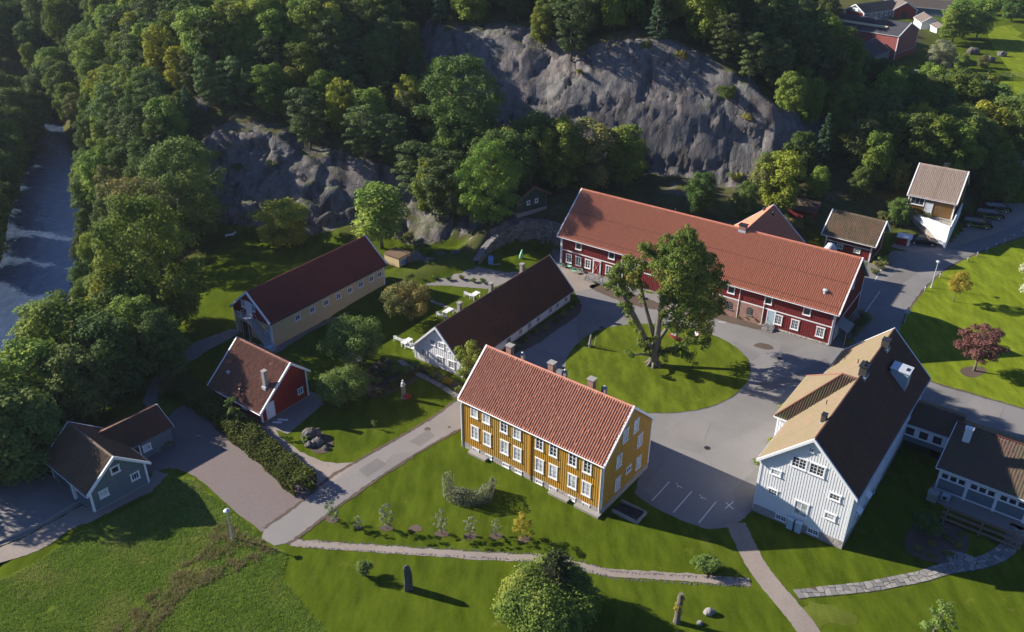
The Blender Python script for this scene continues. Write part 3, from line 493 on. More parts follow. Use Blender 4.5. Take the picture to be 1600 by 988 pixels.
t = NT('flagstone_grey'); co = t.coord(True); col = t.mix(t.tint(), (.13, .13, .13), (.3, .285, .25)); col = t.mix(t.mr(t.noise(co, 3, 5), .4, .7, 0, .5), col, (.17, .15, .12)); MT['flag'] = t.fin(col, .8, t.bump(t.noise(co, 6, 5), .3, .02))
flags('flagstone_path', [(1243, 929), (1290, 924), (1350, 918), (1400, 909), (1440, 901), (1478, 889), (1530, 880), (1562, 867), (1583, 846), (1592, 822)], (1.1, 1.6), .5)
sheet('stone_patio', [(1447, 778), (1450, 770), (1468, 742), (1600, 792), (1640, 830), (1600, 846), (1583, 840), (1570, 832), (1530, 815)], z0+.004, MT['road'], False)
flags('flagstone_circle', [(1480, 872), (1500, 874), (1525, 884)], 2.0, .55, z0+.016)
flags('garden_flagstone_path', [(624, 563), (652, 584), (690, 604), (716, 622)], .8, .6, z0+.016)
flags('garden_flagstone_path', [(672, 470), (700, 481), (745, 498)], .6, .55, z0+.004)
# ------------------------------------------------------------ buildings
def roof_np(poly, z_of, ax_u, ax_s, tw, tl, amp=.045, step=.03, courses=True):
    """pantiled plane: poly = list of (a, s) in plane coordinates; returns V(local a,s,n), F, tint"""
    a0 = min(p[0] for p in poly); a1 = max(p[0] for p in poly); s0 = min(p[1] for p in poly); s1 = max(p[1] for p in poly)
    nc = max(1, round((a1-a0)/tw)); nr = max(1, round((s1-s0)/tl)); K = 4; prof = np.array([.05, .0, .9, 1.0])*amp
    a = a0+(a1-a0)*np.arange(nc*K+1)/(nc*K); pa = np.append(np.tile(prof, nc), prof[0])
    ss = []; so_ = []
    for r in range(nr):
        ss += [s0+(s1-s0)*r/nr, s0+(s1-s0)*(r+1)/nr]; so_ += [step, 0]
    ss = np.array(ss); so_ = np.array(so_)
    A, S = np.meshgrid(a, ss, indexing='ij'); Nn = pa[:, None]+so_[None, :]
    jit = np.repeat(RNG.normal(0, .006, (nc, nr)), 2, axis=1); Nn[:-1] += np.repeat(jit, K, axis=0)
    ni, nj = A.shape; I = np.arange(ni*nj).reshape(ni, nj); F = np.stack([I[:-1, :-1], I[1:, :-1], I[1:, 1:], I[:-1, 1:]], -1)
    tint = np.repeat(RNG.random((nc, nr)), 2, axis=1)[:, :nj-1]; tint = np.repeat(tint, K, axis=0)
    cx = (A[:-1, :-1]+A[1:, 1:])/2; cs = (S[:-1, :-1]+S[1:, 1:])/2; m = np.ones(cx.shape, bool)
    if len(poly) != 4 or True:
        sgn = None
        for i in range(len(poly)):
            p, q = poly[i], poly[(i+1) % len(poly)]; cr = (q[0]-p[0])*(cs-p[1])-(q[1]-p[1])*(cx-p[0]); m &= cr >= -1e-4
    return np.stack([A, S, Nn], -1).reshape(-1, 3), F[m], tint[m]
def tiled(name, mat, parent, O, U, Sd, poly, tw=.24, tl=.34, amp=.06, step=.03):
    O, U, Sd = Vector(O), Vector(U).normalized(), Vector(Sd).normalized(); Nn = U.cross(Sd)
    if Nn.z < 0: Nn = -Nn
    V, F, t = roof_np(poly, None, None, None, tw, tl, amp, step); M = np.array([U, Sd, Nn]); W_ = V @ M+np.array(O)
    if U.cross(Sd).z < 0: F = F[:, ::-1]
    return link(name, mesh_np(name, W_, F, mat, t, smooth=False), parent)
WCACHE = {}
def window_meshes(w, h, cols, rows, frame, glass, cas=.11, head=True, mun=.035, midpost=True):
    key = (w, h, cols, rows, frame, glass, cas)
    if key in WCACHE: return WCACHE[key]
    m = MB(); y0 = .0; yo = .075     # local: x along wall, y outward, z up, origin at centre
    m.box(-w/2, -w/2+cas, y0, yo, -h/2, h/2); m.box(w/2-cas, w/2, y0, yo, -h/2, h/2)
    m.box(-w/2-(.05 if head else 0), w/2+(.05 if head else 0), y0, yo+.02, h/2-cas, h/2+.02); m.box(-w/2-.04, w/2+.04, y0, yo+.045, -h/2-.03, -h/2+cas*.8)
    iw, ih = w-2*cas, h-1.8*cas; s = .05
    m.box(-iw/2, -iw/2+s, y0, .05, -ih/2, ih/2); m.box(iw/2-s, iw/2, y0, .05, -ih/2, ih/2); m.box(-iw/2+s, iw/2-s, y0, .05, ih/2-s, ih/2); m.box(-iw/2+s, iw/2-s, y0, .05, -ih/2, -ih/2+s)
    for c in range(1, cols):
        x = -iw/2+iw*c/cols; ww = .075 if (cols == 2 or (cols % 2 == 0 and c == cols//2)) and midpost else mun; m.box(x-ww/2, x+ww/2, y0, .047 if ww > .05 else .042, -ih/2+s, ih/2-s)
    for r in range(1, rows): z = -ih/2+ih*r/rows; m.box(-iw/2+s, iw/2-s, y0, .04, z-mun/2, z+mun/2)
    g = MB(); g.box(-iw/2+.01, iw/2-.01, .005, .028, -ih/2+.01, ih/2-.01)
    WCACHE[key] = (m.mesh('window', MT[frame]), g.mesh('pane', MT[glass])); return WCACHE[key]
class House:
    def __init__(s, name, label, q, cat='house', fh=.35, wall='white', roof='t_yel', trim='whitetrim', found='stone', tw=.24, tl=.34, batten=.26, ridgecap=True, cut=None, nobatten=False, eave=None, group=None, amp=.06, rot=None):
        cx, cy, s.a, s.L, s.W1, s.W2, s.z1, s.z2, s.zr, s.zb, s.ov = q; s.fh = fh; s.trim = trim
        s.r = thing(name, label, cat, (cx, cy, s.zb), s.a, group)
        for k_ in ('z1', 'z2', 'zr'): setattr(s, k_, getattr(s, k_)-s.zb)
        s.M = Matrix.Translation((cx, cy, s.zb)) @ Matrix.Rotation(s.a, 4, 'Z'); s.Mi = s.M.inverted()
        L, ov = s.L, s.ov; s.l = l = L-ov; s.w1 = s.W1-ov; s.w2 = s.W2-ov; th = .16; s.th = th
        s.rz = lambda v: (s.zr-(s.zr-s.z1)*(-v)/s.W1 if v < 0 else s.zr-(s.zr-s.z2)*v/s.W2)
        top = lambda v: s.rz(v)-th-.02
        if fh > .02: MB().box(-l-.03, l+.03, -s.w1-.03, s.w2+.03, -.6, fh).build('foundation', MT[found], s.r)
        sec = [(-s.w1, fh), (s.w2, fh), (s.w2, top(s.w2)), (0, top(0)), (-s.w1, top(-s.w1))]
        MB().prism([(-l, v, z) for v, z in sec], (2*l, 0, 0)).build('wall', MT[wall], s.r)
        if not nobatten:
            m = MB(); bw, bd = .055, (.016 if wall == 'white' else .028)
            for sd, w in ((-1, s.w1), (1, s.w2)):
                n = int(2*l/batten)
                for i in range(n+1):
                    x = -l+2*l*i/n; m.cur = random.random(); v = sd*w; m.box(x-bw/2, x+bw/2, min(v, v+sd*bd), max(v, v+sd*bd), fh+.02, top(v)-.005)
            for sd in (-1, 1):
                n = int((s.w1+s.w2)/batten)
                for i in range(n+1):
                    v = -s.w1+(s.w1+s.w2)*i/n; m.cur = random.random(); x = sd*l; zt = min(top(v-bw/2), top(v+bw/2))-.005
                    m.box(min(x, x+sd*bd), max(x, x+sd*bd), v-bw/2, v+bw/2, fh+.02, zt)
            m.build('cladding_battens', MT[wall], s.r)['kind'] = 'stuff'
        # corner boards
        c = .16
        for sx_ in (-1, 1):
            for v, sd in ((-s.w1, -1), (s.w2, 1)):
                m = MB(); x = sx_*l; m.box(min(x-sx_*c, x+sx_*.045), max(x-sx_*c, x+sx_*.045), min(v, v+sd*.045), max(v, v+sd*.045), fh, top(v)-.01)
                m.box(min(x, x+sx_*.047), max(x, x+sx_*.047), min(v-sd*c, v), max(v-sd*c, v), fh+.003, top(v)-.01); m.build('corner_board', MT[trim], s.r)
        # roof slab + tiles
        W1, W2 = s.W1, s.W2
        rs = [(-W1, s.rz(-W1)), (0, s.zr), (W2, s.rz(W2)), (W2, s.rz(W2)-th), (0, s.zr-th), (-W1, s.rz(-W1)-th)]
        MB().prism([(-L+.02, v, z-.005) for v, z in rs[:2]+[rs[4], rs[5]]], (2*L-.04, 0, 0)).build('roof_boarding', MT['greyw'], s.r)
        MB().prism([(-L+.02, v, z-.005) for v, z in (rs[1], rs[2], rs[3], rs[4])], (2*L-.04, 0, 0)).build('roof_boarding', MT['greyw'], s.r)
        for sd, w, ze in ((-1, W1, s.z1), (1, W2, s.z2)):
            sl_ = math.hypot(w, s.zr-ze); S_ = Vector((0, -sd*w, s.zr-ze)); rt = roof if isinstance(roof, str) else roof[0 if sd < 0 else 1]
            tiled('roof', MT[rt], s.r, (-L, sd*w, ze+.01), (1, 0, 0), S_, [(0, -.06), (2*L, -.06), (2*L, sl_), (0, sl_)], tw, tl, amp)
        if ridgecap:
            m = MB(); n = int(2*L/.4)
            for i in range(n):
                m.cur = random.random(); x0 = -L+2*L*i/n; x1 = -L+2*L*(i+1)/n+.03; r = .13
                P = [(r*math.cos(t), r*.8*math.sin(t)) for t in [k_*math.pi/5 for k_ in range(6)]]
                m.add([(x0, a, s.zr+b+.0) for a, b in P]+[(x1, a*.9, s.zr+b*.9) for a, b in P], [(k_, k_+1, k_+7, k_+6) for k_ in range(5)]+[(0, 1, 2, 3, 4, 5)])
            m.build('ridge_tiles', MT[roof if isinstance(roof, str) else roof[0]], s.r)['kind'] = 'stuff'
        for sx_ in (-1, 1):
            for sd, w, ze in ((-1, W1, s.z1), (1, W2, s.z2)):
                x = sx_*L; m = MB(); P = [(x, sd*(w+.03), ze-th-.04), (x, sd*(w+.03), ze+.09), (x, 0, s.zr+.11), (x, 0, s.zr-th-.06)]
                m.prism(P, (sx_*.05, 0, 0)); m.box(min(x, x-sx_*.1), max(x, x-sx_*.1), -.001, .001, s.zr, s.zr+.001)
                m = MB().prism(P, (sx_*.05, 0, 0)); Q_ = [Vector((x+sx_*.05, sd*(w+.03), ze+.09)), Vector((x+sx_*.05, 0, s.zr+.11))]
                m.prism([Q_[0], Q_[1], Q_[1]-Vector((sx_*.17, 0, 0)), Q_[0]-Vector((sx_*.17, 0, 0))], (0, 0, .025)); m.build('bargeboard', MT[trim], s.r)
        for sd, w, ze in ((-1, W1, s.z1), (1, W2, s.z2)):
            v = sd*w; m = MB().box(-L, L, min(v, v+sd*.03), max(v, v+sd*.03), ze-th-.02, ze-.02); m.build('fascia', MT[eave or trim], s.r)
            P = [(v+sd*(.035+.065*(1-math.cos(t))), ze-.06-.06*math.sin(t)) for t in [k_*math.pi/4 for k_ in range(5)]]
            m = MB().add([(-L, a, b) for a, b in P]+[(L, a, b) for a, b in P], [(k_, k_+1, k_+6, k_+5) for k_ in range(4)]); m.build('gutter', MT[eave or trim], s.r)
    def pix(s, side, px, py):
        o = s.Mi @ Vector((0, 0, CAM_H)); d = s.Mi.to_3x3() @ ray(px, py)
        if side == 'F': t = (-s.w1-o.y)/d.y
        elif side == 'B': t = (s.w2-o.y)/d.y
        elif side == 'L': t = (-s.l-o.x)/d.x
        else: t = (s.l-o.x)/d.x
        p = o+d*t; return (p.x if side in 'FB' else p.y), p.z
    def slope(s, px, py, sd=-1):
        o = s.Mi @ Vector((0, 0, CAM_H)); d = s.Mi.to_3x3() @ ray(px, py); w, ze = (s.W1, s.z1) if sd < 0 else (s.W2, s.z2)
        n = Vector((0, sd*(s.zr-ze), w)); t = n.dot(Vector((0, 0, s.zr))-o)/n.dot(d); return o+d*t
    def frame(s, side, a, z, out=0.0):
        if side == 'F': return (a, -s.w1-out, z), math.pi
        if side == 'B': return (a, s.w2+out, z), 0
        if side == 'L': return (-s.l-out, a, z), math.pi/2
        return (s.l+out, a, z), -math.pi/2
    def win(s, side, a, z, w=.95, h=1.5, cols=2, rows=3, glass='glass', frame=None, px=True, cas=.11, label=None):
        if px: a, z = s.pix(side, a, z)
        wm, gm = window_meshes(w, h, cols, rows, frame or s.trim, glass, cas); loc, rz = s.frame(side, a, z, .005)
        o = link('window', wm, s.r, loc, rz); g = link('pane', gm, o)
        if label: o['label'] = label
        return o
    def board(s, side, a0, a1, z0, z1, mat='whitetrim', out=.05, name='trim_board', parent=None):
        m = MB(); w = abs(a1-a0)/2; h = (z1-z0)/2; m.box(-w, w, 0, out, -h, h); loc, rz = s.frame(side, (a0+a1)/2, (z0+z1)/2); return m.build(name, MT[mat], parent or s.r, loc, rz)
    def door(s, side, a, z, w=1.0, h=2.0, mat='bluedoor', px=True, frame='whitetrim', cross=False, base=None, label=None):
        if px: a, z = s.pix(side, a, z)
        if base is not None: z = base+h/2
        m = MB(); m.box(-w/2, w/2, 0, .05, -h/2, h/2)
        for i in range(5): m.box(-w/2+w*i/5+.01, -w/2+w*(i+1)/5-.01, .05, .06, -h/2+.02, h/2-.02)
        loc, rz = s.frame(side, a, z, .005); o = m.build('door', MT[mat], s.r, loc, rz); f = MB(); c = .12
        f.box(-w/2-c, -w/2, 0, .08, -h/2, h/2+c); f.box(w/2, w/2+c, 0, .08, -h/2, h/2+c); f.box(-w/2, w/2, 0, .082, h/2, h/2+c); f.build('door_frame', MT[frame], o)
        if cross:
            f = MB(); f.beam((-w/2+.04, .07, -h/2+.05), (w/2-.04, .07, h/2-.05), .02, .11, (0, 1, 0)); f.beam((w/2-.04, .073, -h/2+.05), (-w/2+.04, .073, h/2-.05), .02, .11, (0, 1, 0))
            for x in (-w/2+.04, w/2-.04): f.box(x-.04, x+.04, .06, .085, -h/2, h/2)
            f.box(-w/2+.08, w/2-.08, .06, .083, -.04, .04) if False else None; f.build('door_cross', MT['whitetrim'], o)
        MB().ball((w/2-.1, .09, 0), .035, 6, 4).build('handle', MT['black'], o)
        if label: o['label'] = label
        return o
    def chimney(s, u, v, w=.7, d=.7, h=1.1, mat='brick', cap='concrete', pots=0, label=None, capw=.1):
        z = s.rz(v); m = MB(); m.box(-w/2, w/2, -d/2, d/2, -.9, h); o = m.build('chimney', MT[mat], s.r, (u, v, z)); c = MB()
        c.box(-w/2-capw, w/2+capw, -d/2-capw, d/2+capw, h+.001, h+.09); c.build('chimney_cap', MT[cap], o)
        f = MB(); f.box(-w/2-.05, w/2+.05, -d/2-.05, d/2+.05, -.5, .06); f.build('flashing', MT['zinc'], o)
        for i in range(pots): MB().tube([(-w/4+w/2*i, 0, h+.09), (-w/4+w/2*i, 0, h+.35)], .12).build('chimney_pot', MT[cap], o)
        if label: o['label'] = label
        return o
    def pipe(s, side, a, z0, z1, mat='whitetrim'):
        loc, rz = s.frame(side, a, 0, .09); MB().tube([(0, .25, z1), (0, .05, z1-.3), (0, 0, z1-.5), (0, 0, z0)], .045, 6).build('drainpipe', MT[mat], s.r, loc, rz)
    def vent(s, px, py, sd=-1, h=.5, r=.1, mat='black', cap=True):
        p = s.slope(px, py, sd); m = MB().tube([p-Vector((0, 0, .2)), p+Vector((0, 0, h))], r, 8)
        if cap: m.tube([p+Vector((0, 0, h)), p+Vector((0, 0, h+.05)), p+Vector((0, 0, h+.15))], [r*1.7, r*1.7, r*.6], 8)
        m.build('roof_vent', MT[mat], s.r)

# --- yellow house
Y = House('yellow_house', 'ochre yellow two-storey house with orange tiled roof and white windows', (4.564, 75.061, -.652, 9.185, 4.868, 4.868, 6.36, 6.36, 10.6, 0, .243), wall='yellow', roof='t_yel', fh=.75, tw=.27, amp=.09)
z5 = lambda x, y: (680+x/3.087, 520+y/3.087)
for i, (x, y) in enumerate(((190, 380), (248, 408), (333, 452), (396, 483), (504, 535), (571, 566), (664, 612), (735, 647))): Y.win('F', *z5(x, y), w=1.0, h=1.62, cols=2, rows=3, glass='pale_pane' if i in (0, 1, 3) else 'glass')
for i, (x, y) in enumerate(((193, 483), (252, 512), (336, 553), (398, 585), (504, 640), (570, 670), (662, 717), (730, 753))): Y.win('F', *z5(x, y), w=1.05, h=1.75, cols=2, rows=3, glass='pale_pane')
for x, y in ((968, 447), (917, 495), (985, 518), (885, 618), (978, 625), (878, 727)): Y.win('R', *z5(x, y), w=1.0, h=1.55, cols=2, rows=3, glass='pale_pane')
Y.win('R', *z5(930, 658), w=.95, h=.8, cols=2, rows=1, glass='glass')
for x, y in ((197, 550), (260, 580), (343, 625), (403, 655), (503, 708), (570, 740), (660, 790), (728, 825)):
    a, z = Y.pix('F', *z5(x, y)); Y.win('F', a, .38, w=.85, h=.5, cols=3, rows=1, glass='pale_pane', px=False, cas=.05)
a, z = Y.pix('F', *z5(453, 570)); Y.board('F', a-.12, a+.12, .75, 6.1, 'yellow', .09, 'joint_board'); Y.pipe('F', a+.25, .1, 6.2, 'yellow')
Y.pipe('F', -8.85, .1, 6.2); Y.pipe('F', 8.8, .1, 6.2)
for u_ in (-6.73, -1.25, 3.65): Y.chimney(u_, 1.0, .64, .6, 1.3, 'brick', 'concrete', label='brick roof chimney with flat concrete cap')
for u_ in (-5.25, .2, 5.0):
    o = MB().box(-.25, .25, -.2, .2, -.5, .95).build('vent_stack', MT['concrete'], Y.r, (u_, 1.25, Y.rz(1.25))); MB().ball((0, 0, 1.06), .12, 8, 6).tube([(.05, 0, .9), (.05, 0, 1.18)], .05, 6).build('vent_cap', MT['zinc'], o)
for u0, u1 in ((-7.6, -5.2), (3.0, 5.4), (6.2, 9.1)):
    st = MB().box(u0, u1, -5.3, -4.7, .2, .3); st.box(u0+.05, u1-.05, -5.25, -4.7, 0, .2); o = st.build('stone_ledge', MT['concrete'], Y.r)
# cellar stair beside the gable
hb = MB(); h0, h1 = G(957, 776), G(948, 782)
hl = House.frame
hd = thing('cellar_stairwell', 'dark sunken cellar stairwell with rim beside the yellow gable', 'stairwell', (*(Y.M @ Vector((9.6, -2.6, 0))).xy, 0), Y.a)
MB().box(.0, 2.9, -.95, -.8, 0, .38).box(0, 2.9, .8, .95, 0, .38).box(2.75, 2.9, -.8, .8, 0, .38).build('rim_wall', MT['concrete'], hd)
MB().box(.02, 2.75, -.8, .8, .05, .06).build('stair_floor', MT['black'], hd)
for i in range(5): MB().box(.4+i*.45, .8+i*.45, -.78, .78, .06, .1+i*.05).build('step', MT['black'], hd)
MB().beam((0, -.87, .9), (2.8, -.87, .9), .04, .04).beam((0, -.87, .38), (0, -.87, .9), .04, .04).beam((2.8, -.87, .38), (2.8, -.87, .9), .04, .04).build('handrail', MT['black'], hd)

# --- long red barn
B = House('red_barn', 'long dark red barn with terracotta tiled roof and brick midsection', (28.112, 115.418, -.6, 21.251, 6.837, 6.837, 4.96, 4.96, 10.36, 0, .48), 'barn', wall='red', roof='t_barn', fh=.3, tw=.27, tl=.36, batten=.3, amp=.085)
b5 = lambda x, y: (850+x/2.909, 270+y/2.909)
zm = B.pix('F', *b5(1310, 712))[1]; zm = 2.75
B.board('F', -B.l, B.l, zm-.07, zm+.07, 'whitetrim', .06, 'belt_board'); B.board('R', -B.w1, B.w2, zm-.07, zm+.07, 'whitetrim', .06, 'belt_board')
for x, y in ((114, 388), (157, 400), (200, 412), (294, 440), (345, 452)): a, z = B.pix('F', *b5(x, y)); B.win('F', a, 1.55, w=1.0, h=1.5, cols=2, rows=3, px=False)
for x, y in ((1064, 672), (1140, 692), (1255, 727)): a, z = B.pix('F', *b5(x, y)); B.win('F', a, 1.6, w=1.1, h=1.5, cols=4, rows=3, px=False)
for x, y in ((158, 330), (308, 372), (853, 523), (1022, 573), (1197, 625)): a, z = B.pix('F', *b5(x, y)); B.win('F', a, 4.0, w=1.05, h=1.15, cols=1, rows=1, px=False, cas=.09, glass='doorgl' if False else 'glass')
for x, y in ((372, 410), (428, 428)): a, z = B.pix('F', *b5(x, y)); B.win('F', a, z, w=1.5, h=.7, cols=3, rows=1, px=False, cas=.08, glass='pale_pane')
for x, y in ((390, 400), (447, 420)): a, z = B.pix('F', *b5(x, y)); B.board('F', a-.08, a+.08, zm, 4.75, 'whitetrim', .065, 'corner_strip')
a, z = B.pix('F', *b5(240, 432)); B.door('F', a, 0, 1.15, 2.1, 'red_bright', px=False, cross=True, base=.35, label='red plank door with white diagonal cross boards')
a, z = B.pix('F', *b5(1030, 668)); B.door('F', a, 0, .95, 2.05, 'bluedoor', px=False, base=.55, label='pale blue door with white frame')
st = MB(); 
for i in range(4): st.box(-.8, .8, .0, .35+.3*i, 0, .5-.13*i+.0)
loc, rz = B.frame('F', a, 0, .03); o = st.build('door_steps', MT['stone2'], B.r, loc, rz); MB().beam((.75, 1.2, .9), (.75, .1, 1.4), .04, .04).beam((.75, 1.2, .1), (.75, 1.2, .9), .04, .04).build('handrail', MT['black'], o)
# brick bays
a0 = B.pix('F', *b5(745, 560))[0]; a1 = B.pix('F', *b5(1000, 640))[0]
o = B.board('F', a0, a1, .02, zm-.075, 'brick', .05, 'brick_wall')
for x, y in ((843, 603), (934, 630)):
    a, z = B.pix('F', *b5(x, y)); loc, rz = B.frame('F', a, 1.65, .052); m = MB(); P = [(-.4, 0, -.55), (.4, 0, -.55), (.4, 0, .3)]+[(.4*math.cos(t), 0, .3+.25*math.sin(t)) for t in [math.pi*k/6 for k in range(1, 6)]]+[(-.4, 0, .3)]
    w_ = m.prism(P, (0, .03, 0)).build('arched_window', MT['glass'], B.r, loc, rz); f = MB()
    for xx in (-.13, .13): f.box(xx-.015, xx+.015, .03, .045, -.55, .48)
    for zz in (-.25, .05, .32): f.box(-.4, .4, .03, .043, zz-.012, zz+.012)
    f.box(-.5, .5, 0, .1, -.66, -.56); f.build('glazing_bars', MT['greyw'], w_)
for x in (884, 1002, 745): a, z = B.pix('F', *b5(x, 600)); B.pipe('F', a, .1, 4.9)
B.pipe('F', -B.l+.3, .1, 4.9); B.pipe('F', B.l-.2, .1, 4.9)
# plinth stones showing at the right end
m = MB()
for i in range(40):
    u_ = B.l-9.5+9.4*i/40; m.cur = random.random(); m.ball((u_, -B.w1-.05, .12), random.uniform(.14, .2), 6, 4, (1.2, .6, .9), .15)
m.build('plinth_stones', MT['stone'], B.r)['kind'] = 'stuff'
B.chimney(4.9, -.15, 1.0, .8, .75, 'brick', 'black', label='brick chimney with dark gabled cap on the ridge')
for fr in (.52, ):
    S_ = Vector((0, B.W1, B.zr-B.z1)); m = MB(); 
    for t_ in (.52, .1):
        p = Vector((0, -B.W1*(1-t_), B.z1+(B.zr-B.z1)*t_+.11)); m.beam((-B.L+.3, p.y, p.z), (B.L-.3, p.y, p.z), .05, .05)
    m.build('snow_rail', MT['doorred'], B.r)
B.vent(*b5(1277, 548), h=.45, r=.22, mat='zinc'); B.vent(*b5(597, 176), h=.3, r=.06)
p = B.slope(*b5(1395, 360)); q = Vector((16.6, 1.6, B.rz(1.6)))
cb = MB().tube([q-Vector((0, 0, .5)), q+Vector((0, 0, .35)), q+Vector((0, 0, .5)), q+Vector((0, 0, 1.3)), q+Vector((0, 0, 1.45))], [.75, .75, 1.0, .5, .5], 14); cb.build('exhaust_cowl', MT['zinc'], B.r, smooth=True)
for x, y in ((1440, 480),): B.win('R', 0, 6.6, w=.7, h=1.6, cols=2, rows=3, px=False)
B.door('R', -4.4, 0, 1.4, 2.3, 'bluedoor', px=False, base=.3)
m = MB().beam((B.l+.1, -5.6, 2.9), (B.l+1.6, -5.6, 2.3), .06, .08).beam((B.l+.1, -3.2, 2.9), (B.l+1.6, -3.2, 2.3), .06, .08).beam((B.l+1.55, -5.6, 0), (B.l+1.55, -5.6, 2.3), .09, .09).beam((B.l+1.55, -3.2, 0), (B.l+1.55, -3.2, 2.3), .09, .09)
m.prism([(B.l+.05, -5.8, 2.95), (B.l+1.8, -5.8, 2.3), (B.l+1.8, -5.8, 2.36), (B.l+.05, -5.8, 3.01)], (0, 2.8, 0)).build('porch', MT['greyw'], B.r)
# cross wing behind the barn: ridge runs along +v
X = thing('barn_rear_wing', 'red gabled wing with terracotta roof standing behind the long barn', 'barn', (*(B.M @ Vector((4.9, 0, 0))).xy, 0), B.a)
hw, ye, ze, zr = 5.6, 12.2, 5.0, 9.85
MB().prism([(-hw+.4, 6.9, .0), (hw-.4, 6.9, 0), (hw-.4, 6.9, ze+.1), (0, 6.9, zr-.25), (-hw+.4, 6.9, ze+.1)], (0, ye-.4-6.9, 0)).build('wall', MT['red'], X)
sl_ = math.hypot(hw, zr-ze)
tiled('roof', MT['t_barn'], X, (hw, .5, ze), (0, 1, 0), (-hw, 0, zr-ze), [(0, 0), (ye-.5, 0), (ye-.5, sl_), (0, sl_)], .27, .36)
tiled('roof', MT['t_barn'], X, (-hw, ye, ze), (0, -1, 0), (hw, 0, zr-ze), [(0, 0), (ye-.5, 0), (ye-.5, sl_), (0, sl_)], .27, .36)
for sd in (-1, 1):
    MB().prism([(sd*hw, ye, ze-.2), (sd*hw, ye, ze+.1), (0, ye, zr+.12), (0, ye, zr-.2)], (0, .06, 0)).prism([(sd*hw, ye-.1, ze+.09), (0, ye-.1, zr+.11), (0, ye+.1, zr+.11), (sd*hw, ye+.1, ze+.09)], (0, 0, .03)).build('bargeboard', MT['whitetrim'], X)
for yy, xx in ((10.9, -.9), (9.9, .8)):
    zz = zr-abs(xx)*(zr-ze)/hw; MB().tube([(xx, yy, zz-.2), (xx, yy, zz+.45)], .16, 8).tube([(xx, yy, zz+.45), (xx, yy, zz+.6)], [.26, .1], 8).build('roof_vent', MT['black'], X)

# --- white house
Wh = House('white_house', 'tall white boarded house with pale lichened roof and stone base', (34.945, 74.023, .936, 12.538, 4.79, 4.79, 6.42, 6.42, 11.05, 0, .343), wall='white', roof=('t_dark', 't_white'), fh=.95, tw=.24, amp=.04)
w6 = lambda x, y: (1140+x/2.6, 500+y/2.6); w9 = lambda x, y: (1170+x/5.2, 680+y/5.2)
Wh.win('L', *w9(510, 118), w=.55, h=.5, cols=2, rows=2, cas=.06); Wh.win('L', *w9(412, 225), w=1.5, h=1.3, cols=4, rows=3); Wh.win('L', *w9(556, 283), w=1.5, h=1.3, cols=4, rows=3)
Wh.win('L', *w9(222, 302), w=1.05, h=.75, cols=3, rows=2, glass='pale_pane'); Wh.win('L', *w9(196, 461), w=.95, h=.7, cols=3, rows=2, cas=.06); Wh.win('L', *w9(700, 503), w=1.1, h=.8, cols=3, rows=2); Wh.win('L', *w9(660, 660), w=1.1, h=.8, cols=3, rows=2, glass='pale_pane')
Wh.win('L', *w9(424, 600), w=1.4, h=1.75, cols=2, rows=2, glass='pale_pane', cas=.1)
for x, y in ((262, 670), (520, 793)): a, z = Wh.pix('L', *w9(x, y)); Wh.win('L', a, .62, w=1.1, h=.62, cols=4, rows=2, px=False, cas=.05)
for x, y in ((340, 735), (405, 765)):
    a, z = Wh.pix('L', *w9(x, y)); loc, rz = Wh.frame('L', a, 0, .1); c = thing('utility_cabinet', 'pale green metal utility cabinet against the white gable, '+('nearer the left corner' if x == 340 else 'just right of its twin'), 'cabinet', (*(Wh.M @ Vector(loc)).xy, 0), Wh.a+rz, 'utility cabinets by the white house')
    MB().box(-.29, .29, .0, .42, .08, 1.25).build('cabinet_body', MT['bluedoor'], c); MB().prism([(-.32, -.02, 1.25), (-.32, .46, 1.25), (-.32, .46, 1.28), (-.32, -.02, 1.36)], (.64, 0, 0)).build('cabinet_lid', MT['bluedoor'], c); MB().box(-.26, -.01, .42, .435, .15, 1.2).box(.01, .26, .42, .435, .15, 1.2).build('cabinet_door', MT['bluedoor'], c)
Wh.pipe('B', -Wh.l+.2, .1, 6.3)
for u_, z in ((-9.5, 4.2), (-5.5, 4.2), (-1.5, 4.2), (3.5, 4.2), (7.5, 4.2), (-9.5, 1.9), (-5.5, 1.9), (-1.5, 1.9)): Wh.win('F', u_, z, w=1.1, h=1.3, cols=2, rows=3, px=False)
for u_ in (-6.2, -9.0):   # small tilted awning canopies
    MB().prism([(u_-.5, -Wh.w1, 2.75), (u_+.5, -Wh.w1, 2.75), (u_+.5, -Wh.w1-.45, 2.5), (u_-.5, -Wh.w1-.45, 2.5)], (0, 0, .06)).build('window_canopy', MT['whitetrim'], Wh.r)
Wh.pipe('F', -2.5, .1, 6.3)
Wh.chimney(1.2, -.1, 1.15, .75, 1.15, 'dbrick', 'black', 2, 'double black brick chimney with two pots'); Wh.chimney(8.2, -.25, .8, .8, 1.0, 'dbrick', 'black', label='dark slab-capped chimney at the far end of the ridge', capw=.02); Wh.chimney(-8.7, .45, .55, .45, .85, 'dbrick', 'black', label='small black chimney near the front gable', capw=.03)
